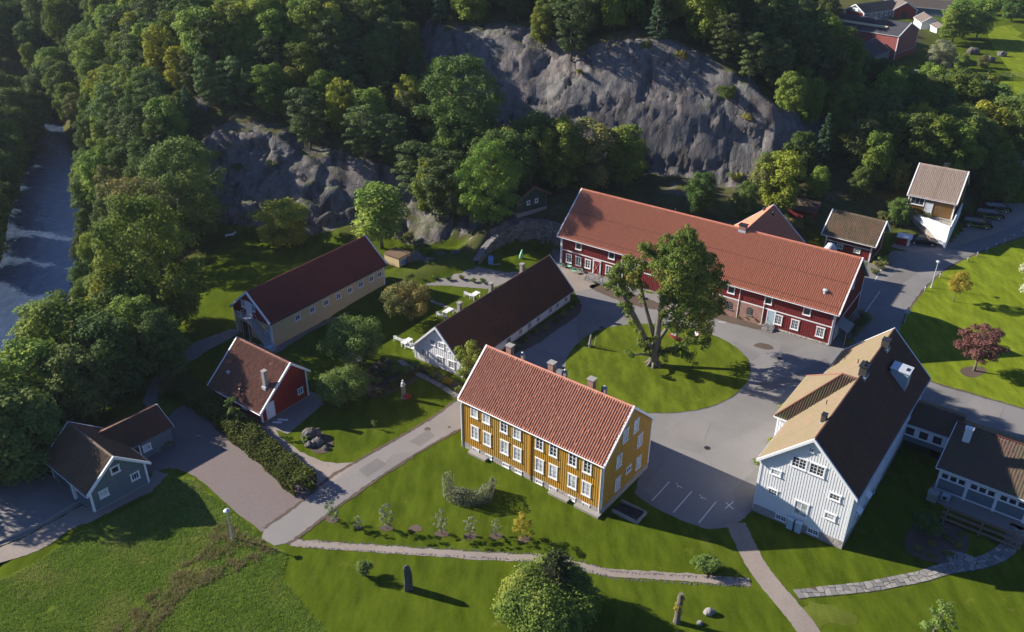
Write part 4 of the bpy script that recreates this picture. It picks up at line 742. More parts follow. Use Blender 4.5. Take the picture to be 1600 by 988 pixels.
# metal lift housing
m = MB(); u0, u1, v0, v1 = 6.0, 7.6, -3.55, -1.75; zt = 9.75; zb_ = 6.8
m.prism([(u0, v0, zb_), (u1, v0, zb_), (u1, v1, zb_), (u0, v1, zb_)], (0, 0, zt-zb_)); o = m.build('plant_housing', MT['bluezinc'], Wh.r)
MB().prism([(u0-.1, v0-.12, zt), (u1+.1, v0-.12, zt), (u1+.1, v1+.1, zt+.12), (u0-.1, v1+.1, zt+.12)], (0, 0, .1)).build('housing_lid', MT['zinc'], o); MB().box(u0+.5, u0+1.1, v0+.15, v0+.45, zt+.12, zt+.17).build('lid_vent', MT['black'], o)
for x, y in ((520, 178), (392, 345)):
    p = Wh.slope(*w6(x, y), 1); MB().tube([p-Vector((0, 0, .1)), p+Vector((0, 0, .55))], .05, 6).build('vent_pipe', MT['black'], Wh.r)
# hipped stair wing on the courtyard side
hx0, hx1, hv, ap = -4.65, 4.6, 6.25, 1.6; zt, ze = 10.98, 6.42; mid = (hx0+hx1)/2
MB().prism([(hx0+.3, 4.0, 0), (hx1-.3, 4.0, 0), (hx1-.3, hv-.3, 0), (hx0+.3, hv-.3, 0)], (0, 0, ze-.12)).build('wing_wall', MT['white'], Wh.r)
m = MB()
for i in range(int(2*4.3/.26)):
    x = hx0+.35+i*.26; m.box(x, x+.06, hv-.3, hv-.27, 1, ze-.15)
for i in range(6): m.box(hx0+.27, hx0+.3, 4.5+i*.26, 4.56+i*.26, 1, ze-.15)
m.build('cladding_battens', MT['white'], Wh.r)['kind'] = 'stuff'
A0, B0, C0 = Vector((hx0, hv, ze)), Vector((hx1, hv, ze)), Vector((mid, ap, zt)); R0 = Vector((mid, .05, zt))
Sd = Vector((0, ap-hv, zt-ze)); sl_ = Sd.length
tiled('wing_roof', MT['t_white'], Wh.r, B0, (-1, 0, 0), Sd, [(0, 0), (hx1-hx0, 0), ((hx1-hx0)/2, sl_)], .24, .34)
for sg, E0 in ((-1, A0), (1, B0)):
    S2 = Vector((-sg*(hx1-hx0)/2, 0, zt-ze)); l2 = S2.length; dv = hv
    if sg < 0: tiled('wing_roof', MT['t_annex'], Wh.r, Vector((hx0, 0, ze)), (0, 1, 0), S2, [(hv-1.9, 0), (hv, 0), (ap, l2), (0.0, l2)], .24, .34, .07)
    else: tiled('wing_roof', MT['t_white'], Wh.r, Vector((hx1, hv, ze)), (0, -1, 0), S2, [(0, 0), (1.9, 0), (hv, l2), (hv-ap, l2)], .24, .34)
for a_, b_ in ((A0, C0), (B0, C0), (C0, R0)): MB().tube([a_+Vector((0, 0, .06)), b_+Vector((0, 0, .06))], .1, 8).build('hip_tiles', MT['t_redsm'], Wh.r)
MB().box(hx0, hx1, hv, hv+.06, ze-.16, ze).box(hx0-.06, hx0, 4.4, hv, ze-.16, ze).build('wing_fascia', MT['whitetrim'], Wh.r)

# --- connector and annex to the right of the white house
An = thing('annex_building', 'low annex with mossy red tiled roof and white chimney right of the white house', 'building', (43.25, 70.31, 0), -.645)
u_ = Vector((math.cos(-.645), math.sin(-.645), 0)); 
LA = 13.0; hw1 = 6.6; ze, zr = 2.8, 4.6; hw2 = 3.4
MB().prism([(.35, .35, 0), (.35, hw1+hw2-.3, 0), (.35, hw1+hw2-.3, 2.9), (.35, hw1, zr-.2), (.35, .35, ze-.15)], (LA-.6, 0, 0)).build('wall', MT['whitetrim'], An)
sl_ = math.hypot(hw1, zr-ze); tiled('roof', MT['t_annex'], An, (0, 0, ze), (1, 0, 0), (0, hw1, zr-ze), [(0, 0), (LA, 0), (LA, sl_), (0, sl_)], .3, .38, .05)
sl_ = math.hypot(hw2, 1.5); tiled('roof', MT['t_annex'], An, (LA, hw1+hw2, zr-1.5), (-1, 0, 0), (0, -hw2, 1.5), [(0, 0), (LA, 0), (LA, sl_), (0, sl_)], .3, .38, .05)
MB().beam((0, hw1, zr+.06), (LA, hw1, zr+.06), .2, .12).build('ridge', MT['doorred'], An)
MB().prism([(0, 0, ze-.15), (0, 0, ze+.08), (0, hw1, zr+.1), (0, hw1, zr-.1)], (-.06, 0, 0)).build('bargeboard', MT['whitetrim'], An); MB().box(0, LA, -.04, 0, ze-.16, ze-.0).build('fascia', MT['whitetrim'], An)
for k in range(4):
    x0 = .55+k*2.75; 
    for j in range(3):
        wm, gm = window_meshes(.78, .75, 1, 1, 'whitetrim', 'glass', .05); o = link('window', wm, An, (x0+.42+j*.8, .345, 1.95), math.pi); link('pane', gm, o)
    MB().box(x0, x0+2.45, .28, .35, .25, 1.45).build('panel', MT['grey'], An); MB().box(x0+2.47, x0+2.73, .2, .36, 0, 2.65).build('pilaster', MT['whitetrim'], An)
o = MB().box(-.35, .35, -.25, .25, -1.5, 1.55).build('chimney', MT['whitetrim'], An, (.9+.55, hw1-2.4+.4, zr-.5)); MB().box(-.42, .42, -.32, .32, 1.551, 1.62).tube([(0, 0, 1.6), (0, 0, 1.75)], .12).build('chimney_cap', MT['whitetrim'], o)
Cn = thing('connecting_passage', 'glazed passage with three dark windows linking white house and annex', 'passage', (43.0, 77.2, 0), -.62)
MB().prism([(-.6, .1, 1.0), (-.6, 4.3, 1.0), (-.6, 4.3, 3.6), (-.6, 2.9, 4.2), (-.6, .1, 3.0)], (5.2, 0, 0)).build('wall', MT['whitetrim'], Cn)
sl_ = math.hypot(3.1, 1.2); tiled('roof', MT['t_annex'], Cn, (-.7, 0, 3.12), (1, 0, 0), (0, 3.1, 1.2), [(0, 0), (5.6, 0), (5.6, sl_), (0, sl_)], .26, .34)
sl_ = math.hypot(1.8, .8); tiled('roof', MT['t_annex'], Cn, (4.9, 4.9, 3.5), (-1, 0, 0), (0, -1.8, .8), [(0, 0), (5.6, 0), (5.6, sl_), (0, sl_)], .26, .34)
for j in range(3):
    wm, gm = window_meshes(1.15, 1.15, 1, 1, 'whitetrim', 'glass', .09); o = link('window', wm, Cn, (.35+j*1.4, .09, 2.3), math.pi); link('pane', gm, o)
MB().box(-.5, 4.5, .0, .1, 1.0, 1.6).build('panel', MT['grey'], Cn)
m = MB()
for i in range(22): m.box(-.3+i*.14, -.25+i*.14, .15, .2, 0, 1.0)
m.box(-.4, 2.9, .14, .21, .92, 1.0); m.build('slat_screen', MT['dkgreen'], Cn)['kind'] = 'stuff'
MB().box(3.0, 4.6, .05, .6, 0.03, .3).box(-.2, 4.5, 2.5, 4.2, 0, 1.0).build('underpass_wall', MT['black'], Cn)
MB().box(-.5, 4.5, -.05, 0, 2.98, 3.1).build('fascia', MT['whitetrim'], Cn)

# --- long white house
Lw = House('long_white_house', 'long low white house with dark tiled roof and three chimneys', (-2.038, 102.433, .951, 12.606, 4.265, 4.265, 1.72, 1.72, 6.04, 0, .4), wall='white', roof='t_dark', fh=.15, tw=.25, batten=.32)
l7 = lambda x, y: (640+x/7.06, 480+y/7.06); l3 = lambda x, y: (600+x/3.293, 380+y/3.293)
for x, y in ((254, 386), (350, 424)): Lw.win('L', *l7(x, y), w=.95, h=.85, cols=4, rows=3, cas=.09)
for x, y in ((162, 503), (336, 583), (463, 633)): Lw.win('L', *l7(x, y), w=1.0, h=1.1, cols=4, rows=3, cas=.09)
for x, y in ((184, 364), (430, 470), (296, 272)): Lw.win('L', *l7(x, y), w=.42, h=.5, cols=2, rows=2, cas=.06)
for x, y in ((935, 283), (892, 313), (856, 335), (793, 378), (748, 408), (702, 440)): Lw.win('F', Lw.pix('F', *l3(x, y))[0], .95, w=.85, h=1.15, cols=2, rows=3, px=False, cas=.08)
for x, y in ((640, 480), ): Lw.door('F', Lw.pix('F', *l3(x, y))[0], 0, .9, 1.4, 'greyw', px=False, base=.1)
for u_, v_ in ((-6.87, .75), (-.47, .6), (6.7, .65)): Lw.chimney(u_, v_, .5, .45, 1.4, 'concrete', 'concrete', label='grey plastered roof chimney', capw=.07)
for x, y in ((548, 395), (675, 478)): pass
# --- yellow barn with oxblood roof
YB = House('sand_yellow_barn', 'long sand-yellow barn with oxblood roof and red gable', (-27.643, 107.556, .946, 10.82, 3.95, 3.95, 3.77, 3.77, 7.16, 0, .35), 'barn', wall='sand', roof='t_ybarn', fh=.02, tw=.28, tl=.36, nobatten=True, found='concrete', eave='black')
y2 = lambda x, y: (300+x/2.745, 340+y/2.745); y8 = lambda x, y: (340+x/8.236, 440+y/8.236)
for x, y in ((450, 416), (513, 385), (573, 354), (626, 327), (675, 302), (722, 278), (768, 255), (803, 236)): YB.win('F', YB.pix('F', *y2(x, y))[0], 2.55, w=.98, h=.85, cols=2, rows=2, px=False, cas=.1)
m = MB(); tp = lambda v: YB.rz(v)-YB.th-.02; zc = 3.35; vv = 3.6
m.prism([(-YB.l, -vv, zc), (-YB.l, vv, zc), (-YB.l, vv, tp(vv)), (-YB.l, 0, tp(0)), (-YB.l, -vv, tp(-vv))], (-.05, 0, 0))
for i in range(26): v = -3.5+i*.28; m.cur = random.random(); m.box(-YB.l-.075, -YB.l-.05, v-.03, v+.03, zc, tp(v)-.03)
m.build('gable_cladding', MT['red'], YB.r)
YB.win('L', *y8(287, 423), w=.75, h=.9, cols=2, rows=2, cas=.09); YB.win('L', *y8(337, 283), w=.7, h=1.05, cols=2, rows=3, cas=.08).location.x -= .055; YB.win('L', *y8(462, 338), w=.7, h=1.05, cols=2, rows=3, cas=.08).location.x -= .055
a, z = YB.pix('L', *y8(405, 330)); d_ = YB.door('L', a, 0, .85, 2.0, 'whitetrim', px=False, base=3.55, label='white loft door at top of outside stair'); d_.location.x -= .06; ad = a
a, z = YB.pix('L', *y8(378, 650)); YB.door('L', a, 0, 1.6, 1.9, 'doorred', px=False, base=.05, frame='doorred', label='dark red plank double door'); a, z = YB.pix('L', *y8(640, 610)); YB.door('L', a, 0, .75, 1.9, 'bluedoor', px=False, base=.3, label='pale blue ground floor door')
# outside steel stair: landing, flight, lower landing
sx_ = -YB.l-.08
o = MB().box(sx_-1.0, sx_, ad-.7, ad+.6, 3.42, 3.5).build('stair_landing', MT['zinc'], YB.r)
MB().beam((sx_-.95, ad-.65, 0), (sx_-.95, ad-.65, 3.42), .07, .07).beam((sx_-.95, ad+.6, 0), (sx_-.95, ad+.6, 4.4), .06, .06).beam((sx_-.95, ad+.6, 4.4), (sx_-.95, ad-.6, 4.4), .05, .05).beam((sx_, ad+.6, 4.4), (sx_-.95, ad+.6, 4.4), .05, .05).build('landing_rail', MT['zinc'], o)
ve = ad-3.6; n = 15; zt_, zb_ = 3.42, .75
for i in range(n):
    t_ = (i+.5)/n; MB().box(sx_-.92, sx_-.1, ad-.7-(t_*2.9)-.13, ad-.7-(t_*2.9)+.1, zt_-t_*(zt_-zb_)-.03, zt_-t_*(zt_-zb_)).build('tread', MT['zinc'], o)
MB().beam((sx_-.95, ad-.7, 3.4), (sx_-.95, ve, zb_), .05, .16).beam((sx_-.08, ad-.7, 3.4), (sx_-.08, ve, zb_), .05, .16).beam((sx_-.95, ad-.7, 4.35), (sx_-.95, ve, zb_+.95), .05, .05).beam((sx_-.08, ad-.7, 4.35), (sx_-.08, ve, zb_+.95), .05, .05).build('stair_stringers', MT['zinc'], o)
pl = MB().box(sx_-1.3, sx_, ve-1.0, ve, .1, .75).build('stair_plinth', MT['bluezinc'], YB.r); m = MB()
for i in range(4): m.box(sx_-1.3-.28*(i+1), sx_-1.3-.28*i, ve-1.0, ve, 0, .6-.15*i)
m.build('plinth_steps', MT['bluezinc'], pl)
YB.pipe('L', -YB.w1+.1, .1, 3.6)
# small lean-to behind its far end
Le = thing('sand_outbuilding', 'small sand-coloured outbuilding with blue hatch at the far end of the yellow barn', 'shed', G(612, 418), .946)
MB().prism([(0, -1.6, 0), (2.6, -1.6, 0), (2.6, 1.4, 0), (0, 1.4, 0)], (0, 0, 1.9)).build('wall', MT['sand'], Le); MB().prism([(-.1, -1.7, 1.9), (2.7, -1.7, 1.9), (2.7, 1.5, 1.9), (-.1, 1.5, 1.9)], (0, 0, .12)).build('roof', MT['brownw'], Le); MB().box(.5, 1.3, -1.63, -1.6, .7, 1.4).build('hatch', MT['bluep'], Le)

# --- small red house (uneven gable)
R = House('small_red_house', 'small bright red cottage with weathered tile roof and tall grey chimney', (-28.992, 87.081, -.636, 4.765, 5.013, 2.557, 1.55, 3.466, 5.81, 0, .33), wall='red_bright', roof='t_redsm', fh=.1, tw=.22, tl=.32, found='concrete')
R.win('R', *y2(464, 743), w=.8, h=.8, cols=2, rows=2, cas=.09); a, z = R.pix('R', *y2(336, 828)); R.door('R', a, 0, .95, 1.95, 'whitetrim', px=False, base=.08, label='white door near the low eave')
p = R.slope(*y2(318, 725)); m = MB().box(-.25, .25, -.25, .25, -.6, 2.1); o = m.build('chimney', MT['concrete'], R.r, p); MB().box(-.3, .3, -.3, .3, 2.101, 2.17).build('chimney_cap', MT['concrete'], o); MB().box(-.33, .33, -.4, .3, -.3, .12).build('flashing', MT['zinc'], o)
R.vent(*y2(157, 670), h=.25, r=.14, mat='zinc'); R.vent(*y2(210, 750), h=.45, r=.13, mat='black')
a, z = R.pix('F', *y2(228, 823)); R.win('F', a, .95, w=.8, h=.4, cols=2, rows=1, px=False, cas=.06)

# --- grey house and its low wing
Gy = House('grey_house', 'slate grey boarded house with brown tiled roof at lower left', (-42.322, 70.619, -.684, 4.462, 3.34, 3.34, 2.54, 2.54, 5.33, 0, .38), wall='grey', roof='t_grey', fh=.15, tw=.22, tl=.3, found='concrete')
g5 = lambda x, y: (60+x/4.94, 620+y/4.94)
o = Gy.win('R', *g5(590, 562), w=.95, h=.85, cols=1, rows=1, cas=.1); o['label'] = 'open dark loft window'; Gy.win('R', *g5(745, 612), w=.95, h=.9, cols=3, rows=1, cas=.1); Gy.win('R', *g5(503, 745), w=.95, h=.9, cols=3, rows=1, cas=.1, glass='pale_pane')
Gy.win('F', *g5(170, 595), w=1.4, h=.45, cols=2, rows=1, cas=.06); a, z = Gy.pix('F', *g5(302, 775)); Gy.board('F', a-.13, a+.13, .1, 2.3, 'whitetrim', .3, 'porch_post'); a, z = Gy.pix('F', *g5(215, 720)); Gy.door('F', a, 0, 1.8, 1.9, 'dkgreen', px=False, base=.1, frame='grey')
GW = thing('grey_wing', 'low slate-grey wing with dark roof behind the grey house', 'outbuilding', (*(Gy.M @ Vector((-2.2, 0, 0))).xy, 0), Gy.a)
hw, ye, ze, zr = 2.75, 8.45, 2.35, 4.0; y_ = .8
MB().prism([(-hw+.3, y_, 0), (hw-.3, y_, 0), (hw-.3, y_, ze+.02), (0, y_, zr-.2), (-hw+.3, y_, ze+.02)], (0, ye-.25-y_, 0)).build('wall', MT['grey'], GW)
sl_ = math.hypot(hw, zr-ze)
tiled('roof', MT['t_dark'], GW, (hw, y_+.6, ze), (0, 1, 0), (-hw, 0, zr-ze), [(0, 0), (ye-y_-.6, 0), (ye-y_-.6, sl_), (0, sl_)], .22, .3)
tiled('roof', MT['t_dark'], GW, (-hw, ye, ze), (0, -1, 0), (hw, 0, zr-ze), [(0, 0), (ye-y_-.6, 0), (ye-y_-.6, sl_), (0, sl_)], .22, .3)
for sd in (-1, 1): MB().prism([(sd*hw, ye, ze-.15), (sd*hw, ye, ze+.08), (0, ye, zr+.1), (0, ye, zr-.15)], (0, .05, 0)).build('bargeboard', MT['whitetrim'], GW)
m = MB()
for i in range(20): m.box(hw-.3, hw-.275, 3.2+i*.25, 3.25+i*.25, .1, ze-.02)
m.build('cladding_battens', MT['grey'], GW)['kind'] = 'stuff'
wm, gm = window_meshes(.95, .85, 3, 1, 'whitetrim', 'pale_pane', .1); o = link('window', wm, GW, (hw-.27, 5.2, 1.35), -math.pi/2); link('pane', gm, o)
o = MB().box(hw-.28, hw-.23, 3.55, 4.35, .05, 1.9).build('door', MT['dkgreen'], GW); MB().box(hw-.28, hw-.2, 3.42, 3.55, .05, 2.0).box(hw-.28, hw-.2, 4.35, 4.48, .05, 2.0).build('door_frame', MT['whitetrim'], o)

# --- red shed, tiny lean-to roof, beige house
Sh = House('red_shed', 'small red shed with mossy tile roof beyond the long barn', (54.459, 128.088, -.617, 4.236, 3.859, 3.859, 3.11, 3.11, 6.0, .04, .69), 'shed', wall='red', roof='t_shed', fh=.2, tw=.27, tl=.34)
s7 = lambda x, y: (1160+x/3.086, 200+y/3.086)
Sh.board('F', -Sh.l, Sh.l, 2.0, 2.12, out=.06, name='belt_board')
for x, y in ((470, 573), (553, 592)): a, z = Sh.pix('F', *s7(x, y)); Sh.win('F', a, 1.45, w=1.0, h=.75, cols=4, rows=2, px=False, cas=.08)
zz = H(*G(1250, 335, 2.5).xy); pz = G(1252, 340, zz)
Lt = thing('lean_to_shed', 'tiny weathered red lean-to between the barn wing and the red shed', 'shed', pz, -.6); MB().box(-2.2, 2.2, -1.2, 1.2, 0, 2.0).build('wall', MT['red'], Lt)
tiled('roof', MT['t_grey'], Lt, (-2.6, -1.7, 2.0), (1, 0, 0), (0, 3.2, .9), [(0, 0), (5.2, 0), (5.2, 3.3), (0, 3.3)], .3, .4); MB().prism([(-2.58, -1.65, 1.88), (2.58, -1.65, 1.88), (2.58, 1.45, 2.75), (-2.58, 1.45, 2.75)], (0, 0, .08)).build('roof_boarding', MT['greyw'], Lt)
Be = House('beige_roof_house', 'split-level house with pale pink tiled roof on a white walled terrace', (71.384, 139.09, -.572, 3.85, 5.54, 5.54, 6.2, 6.2, 9.99, 3.3, .27), wall='ochre2', roof='t_beige', fh=.02, tw=.3, tl=.36, trim='whitetrim')
Be.win('F', *s7(845, 352), w=2.2, h=1.4, cols=3, rows=1); a, z = Be.pix('F', *s7(903, 366)); Be.door('F', a, z, .95, 2.0, 'whitetrim', px=False, base=.1)
m = MB(); t_ = .5
for i in range(20): p = Vector((.1, -Be.W1*(1-i/20)+.1, Be.z1+(Be.zr-Be.z1)*(i/20)+.16)); m.box(p.x-.22, p.x+.22, p.y-.03, p.y+.03, p.z-.02, p.z+.02)
m.build('roof_ladder', MT['brownw'], Be.r)['kind'] = 'stuff'
Be.chimney(.3, .5, .7, .6, .9, 'dbrick', 'black')
Te = thing('terrace_wall', 'white painted terrace wall with rubble base below the beige roofed house', 'wall', (*(Be.M @ Vector((0, 0, 0))).xy, 0), Be.a)
w_ = Be.w1
MB().prism([(-2.4, -w_-.2, 3.2), (4.0, -w_-.2, 3.2), (4.0, -w_-4.2, 3.2), (1.0, -w_-3.4, 3.2)], (0, 0, .25)).build('terrace_slab', MT['concrete'], Te)
MB().prism([(-2.5, -w_-.2, 3.45), (-2.5, -w_-.2, 2.6), (.6, -w_-3.0, 2.4), (4.0, -w_-4.3, .0), (4.0, -w_-4.3, 3.9), (.6, -w_-3.2, 3.7)], (.05, -.18, 0)).build('white_wall', MT['whitetrim'], Te)
MB().prism([(4.02, -w_-4.4, 0), (4.02, -w_-4.4, 3.9), (4.02, -w_-.2, 4.4), (4.02, .8, 4.4), (4.02, .8, 2.2), (4.02, -w_-1, 1.0)], (.16, 0, 0)).build('white_side_wall', MT['whitetrim'], Te)
MB().prism([(-2.9, -w_-.2, 0), (3.95, -w_-4.15, 0), (3.95, -w_-.2, 0)], (0, 0, 3.1)).build('rubble_base', MT['stone'], Te)
MB().beam((1.2, -w_-3.1, 4.5), (3.9, -w_-4.1, 4.5), .05, .05).beam((1.2, -w_-3.1, 3.5), (1.2, -w_-3.1, 4.5), .05, .05).beam((2.5, -w_-3.6, 3.5), (2.5, -w_-3.6, 4.5), .05, .05).build('railing', MT['black'], Te)

# --- turf-roofed cabin by the cliff
p = TY(820, 318, 139); zc = H(p.x, p.y); p = G(820, 326, zc)
Ca = House('turf_roof_cabin', 'dark cabin with grassy turf roof half hidden by trees under the cliff', (p.x-1.2, p.y+2.6, -.95, 4.6, 3.4, 3.4, zc+2.3, zc+2.3, zc+4.2, zc, .5), 'cabin', wall='dkgreen', roof='turf', trim='brownw', fh=.1, amp=.02, ridgecap=False)
for v_ in (-.8, .8): Ca.win('R', v_, 1.5, w=.6, h=.7, cols=1, rows=1, px=False, frame='whitetrim')

# --- far farm
FB = House('far_red_barn', 'big faded red barn with black roof in the far fields', (105.579, 264.801, -.762, 13.5, 7.077, 7.077, 7.38, 7.38, 10.05, .05, .14), 'barn', wall='pinkred', roof='t_slate', fh=.3, amp=.03, tw=.5, tl=1.2, batten=.9, ridgecap=False)
FB.r.location = FB.M @ Vector((-3.7, 0, 0))
FB.M = Matrix.Translation(FB.r.location) @ Matrix.Rotation(FB.a, 4, 'Z'); FB.Mi = FB.M.inverted()
MB().prism([(-8, -3.6, 8.78), (8.5, -3.6, 8.78), (8.5, -4.6, 8.4), (-8, -4.6, 8.4)], (0, 0, .12)).build('skylight_strip', MT['straw'], FB.r)
FB.board('R', -6.9, 6.9, 2.2, 2.4, 'greyw', .1, 'belt_board'); FB.board('R', -6.9, 6.9, .1, 2.2, 'red_bright', .06, 'lower_wall')
FS = House('far_lean_shed', 'dark roofed shed leaning against the far red barn', (99.0, 252.5, .81, 5.2, 5.0, 5.0, 3.6, 3.6, 6.2, 0, .2), 'shed', wall='greyw', roof='t_slate', fh=.1, amp=.03, tw=.5, tl=1.2, batten=1.0, ridgecap=False, trim='greyw')
def far(name, label, apex, dirpx, L_, W_, ze, zr, wall, roof='t_farm', **k):
    a = G(*apex, zr); b = G(*dirpx, zr); d = (b-a); ang = math.atan2(d.y, d.x); c = a+d.normalized()*L_
    return House(name, label, (c.x, c.y, ang, L_, W_, W_, ze, ze, zr, 0, .3), 'farm building', wall=wall, roof=roof, fh=.3, amp=.03, tw=.4, tl=.6, batten=1.2, ridgecap=False, **k)
F1 = far('far_farmhouse', 'far grey-roofed farm building with white lit gable and small windows', (1337, 7), (1391, 0), 9.5, 4.2, 3.2, 5.6, 'grey')
for i in range(5): F1.win('F', -5.5+i*2.6, 2.0, w=1.0, h=1.1, cols=1, rows=1, px=False)
F1.board('L', -1.2, 1.2, 3.3, 4.4, 'whitetrim'); F1.board('L', -3.6, 3.6, .4, 3.2, 'red_bright', .03, 'gable_panel')
F2 = far('far_gabled_barn', 'far barn with red gable and dark doorway', (1418, 4), (1396, -8), 7, 4.2, 3.2, 5.8, 'red_bright'); F2.board('L', -.9, .9, .2, 2.6, 'black', .06, 'dark_doorway')
F3 = far('far_long_barn', 'farthest low grey barn at the top edge of the picture', (1400, -6), (1462, -1), 12, 5, 3.0, 5.4, 'grey')
F4 = far('far_white_cottage', 'small far white cottage with brown roof among birches', (1444, 19), (1470, 36), 4.5, 3, 2.6, 4.4, 'white')
far('far_white_outbuilding', 'low far white outbuilding with light wall beside the cottage', (1466, 34), (1480, 42), 3.2, 2.4, 2.2, 3.2, 'whitetrim')
# ------------------------------------------------------------ vegetation
def quads(C_, Nn, size, asp=1.3):
    n = len(C_); Nn = Nn/np.linalg.norm(Nn, axis=1, keepdims=True); r = RNG.normal(size=(n, 3)); a = np.cross(Nn, r); a /= np.linalg.norm(a, axis=1, keepdims=True); b = np.cross(Nn, a)
    s = size*RNG.uniform(.6, 1.3, (n, 1)); V = np.stack([C_-a*s*asp/2, C_-b*s/2, C_+a*s*asp/2, C_+b*s/2], 1).reshape(-1, 3)
    return V, np.arange(n*4).reshape(n, 4)
def leaf_cloud(clumps, size, dens, flat=.8, up=.25):
    """clumps: (x,y,z,r); leaves on and inside each clump, facing mostly outwards"""
    Cs, Ns = [], []
    for x, y, z, r in clumps:
        n = max(6, int(dens*r*r)); d = RNG.normal(size=(n, 3)); d /= np.linalg.norm(d, axis=1, keepdims=True); d[:, 2] = np.where(d[:, 2] < -.3, -d[:, 2], d[:, 2])
        rr = r*RNG.uniform(.62, 1.06, (n, 1))*(1+.18*np.sin(d[:, :1]*7+x)*np.cos(d[:, 1:2]*6+y)); p = d*rr; p[:, 2] *= flat
        Cs.append(p+[x, y, z]); Ns.append(d+RNG.normal(size=(n, 3))*.45+[0, 0, up])
    return quads(np.concatenate(Cs), np.concatenate(Ns), size)
def crown_clumps(h0, h1, R, n, r0=.26, r1=.42, shape='round'):
    out = []
    for i in range(n):
        t = (i+.5)/n; t = 1-(1-t)**.85 if shape == 'round' else t
        if shape == 'round': pr = math.sin(math.pi*(.12+.8*t))**.7
        elif shape == 'cone': pr = (1-t)**.9+.06
        elif shape == 'umb': pr = .5+.5*math.sin(math.pi*t)
        elif shape == 'col': pr = .62*math.sin(math.pi*(.08+.86*t))**.5
        ph = i*2.4+random.uniform(-.5, .5); rad = R*pr*random.uniform(.5, .95); rc = R*random.uniform(r0, r1)*(1 if shape != 'cone' else (.5+.6*(1-t)))
        out.append((rad*math.cos(ph), rad*math.sin(ph), h0+(h1-h0)*t, rc))
    out.append((0, 0, h1-(h1-h0)*.06, R*(.3 if shape != 'cone' else .12))); out.append((0, 0, (h0+h1)/2, R*.5))
    return out
def trunk_mesh(name, h, r, mat, clumps, nb=7, lean=.03, split=None):
    m = MB(); pts = []; rad = []; k = 6
    for i in range(k+1):
        t = i/k; pts.append((lean*h*t*t, lean*h*.5*math.sin(t*3), h*t-.4*(t == 0))); rad.append(r*(1.35 if i == 0 else 1-.8*t))
    m.tube(pts, rad, 7)
    for c in random.sample(clumps, min(nb, len(clumps))):
        z0_ = max(h*.25, min(c[2]-.5, h*.8)); t = z0_/h; p0 = Vector((lean*h*t*t, lean*h*.5*math.sin(t*3), z0_)); q = Vector(c[:3]); md = p0.lerp(q, .5)+Vector((0, 0, -.05*h*.5))
        m.tube([p0, md, q], [r*.4*(1-t*.5), r*.25, r*.08], 5)
    return m.mesh('trunk', mat, True)
PROTO = {}
def proto(key, mat, h, R, n, size, dens, shape='round', base=.28, tr=.16, bark='bark', flat=.85, r0=.26, r1=.42, variants=3, nb=7):
    out = []
    for v in range(variants):
        cl = crown_clumps(h*base, h, R, n, r0, r1, shape); cl = [(x*random.uniform(.85, 1.15), y, z, r) for x, y, z, r in cl]
        V, F = leaf_cloud(cl, size, dens, flat); out.append((trunk_mesh('trunk', h*.85, tr, MT[bark], cl, nb), mesh_np('crown', V, F, L[mat])))
    PROTO[key] = out
# unit height 10 m, scaled per tree
proto('broad', 'broad', 10, 3.4, 46, .25, 190, base=.13, tr=.17, variants=4)
proto('dark', 'dark', 10, 3.5, 46, .24, 190, base=.13, tr=.18, variants=3)
proto('yell', 'yell', 10, 3.1, 42, .24, 190, base=.13, variants=2)
proto('olive', 'olive', 10, 3.2, 42, .24, 190, base=.13, variants=2)
proto('pine', 'pine', 10, 2.7, 50, .19, 240, 'round', .16, .15, flat=.62, r0=.2, r1=.36, variants=4)
proto('spruce', 'spruce', 10, 2.1, 64, .19, 260, 'cone', .06, .14, flat=.42, r0=.26, r1=.36, variants=3, nb=0)
proto('willow', 'willow', 10, 3.6, 44, .2, 190, base=.15, variants=1)
proto('birch', 'broad', 10, 2.3, 46, .18, 240, 'col', .2, .12, 'barkl', variants=2)
proto('broadL', 'broad', 10, 3.5, 90, .15, 330, base=.1, tr=.17, variants=2, r0=.16, r1=.3)
proto('darkL', 'dark', 10, 3.5, 90, .15, 330, base=.1, tr=.18, variants=2, r0=.16, r1=.3)
proto('oliveL', 'olive', 10, 3.4, 80, .15, 330, base=.1, tr=.18, variants=1, r0=.16, r1=.3)
KN = dict(broad=('broadleaf_tree', 'green broadleaf tree', 'broadleaf tree'), dark=('dark_broadleaf_tree', 'dark green broadleaf tree', 'broadleaf tree'), yell=('yellowing_tree', 'yellow-green broadleaf tree', 'broadleaf tree'), olive=('autumn_tree', 'olive brown broadleaf tree turning colour', 'broadleaf tree'), pine=('pine_tree', 'dark blue-green pine tree', 'pine tree'), spruce=('spruce_tree', 'dark conical spruce tree', 'spruce tree'), willow=('silver_tree', 'silvery grey-green tree', 'tree'), birch=('birch_tree', 'slender birch tree with pale trunk', 'birch tree'))
def tree(kind, loc, h, w=1.0, label=None, group=None, name=None, v=None, rot=None):
    k = PROTO[kind+'L' if (h > 12.6 and kind+'L' in PROTO) else kind]; tm, cm = k[random.randrange(len(k)) if v is None else v % len(k)]; s = h/10
    r = thing(name or KN[kind][0], label or KN[kind][1], KN[kind][2], loc, random.uniform(0, 6.28) if rot is None else rot, group); r.scale = (s*w*random.uniform(.88, 1.14), s*w*random.uniform(.88, 1.14), s)
    link('trunk', tm, r); link('crown', cm, r); return r
PLACED = []
def at(px, py, iters=4):
    z = 0
    for _ in range(iters*3): p = G(px, py, z); z = .5*z+.5*max(H(p.x, p.y), 0 if p.x > -55 else -6)
    return Vector((p.x, p.y, H(p.x, p.y)))
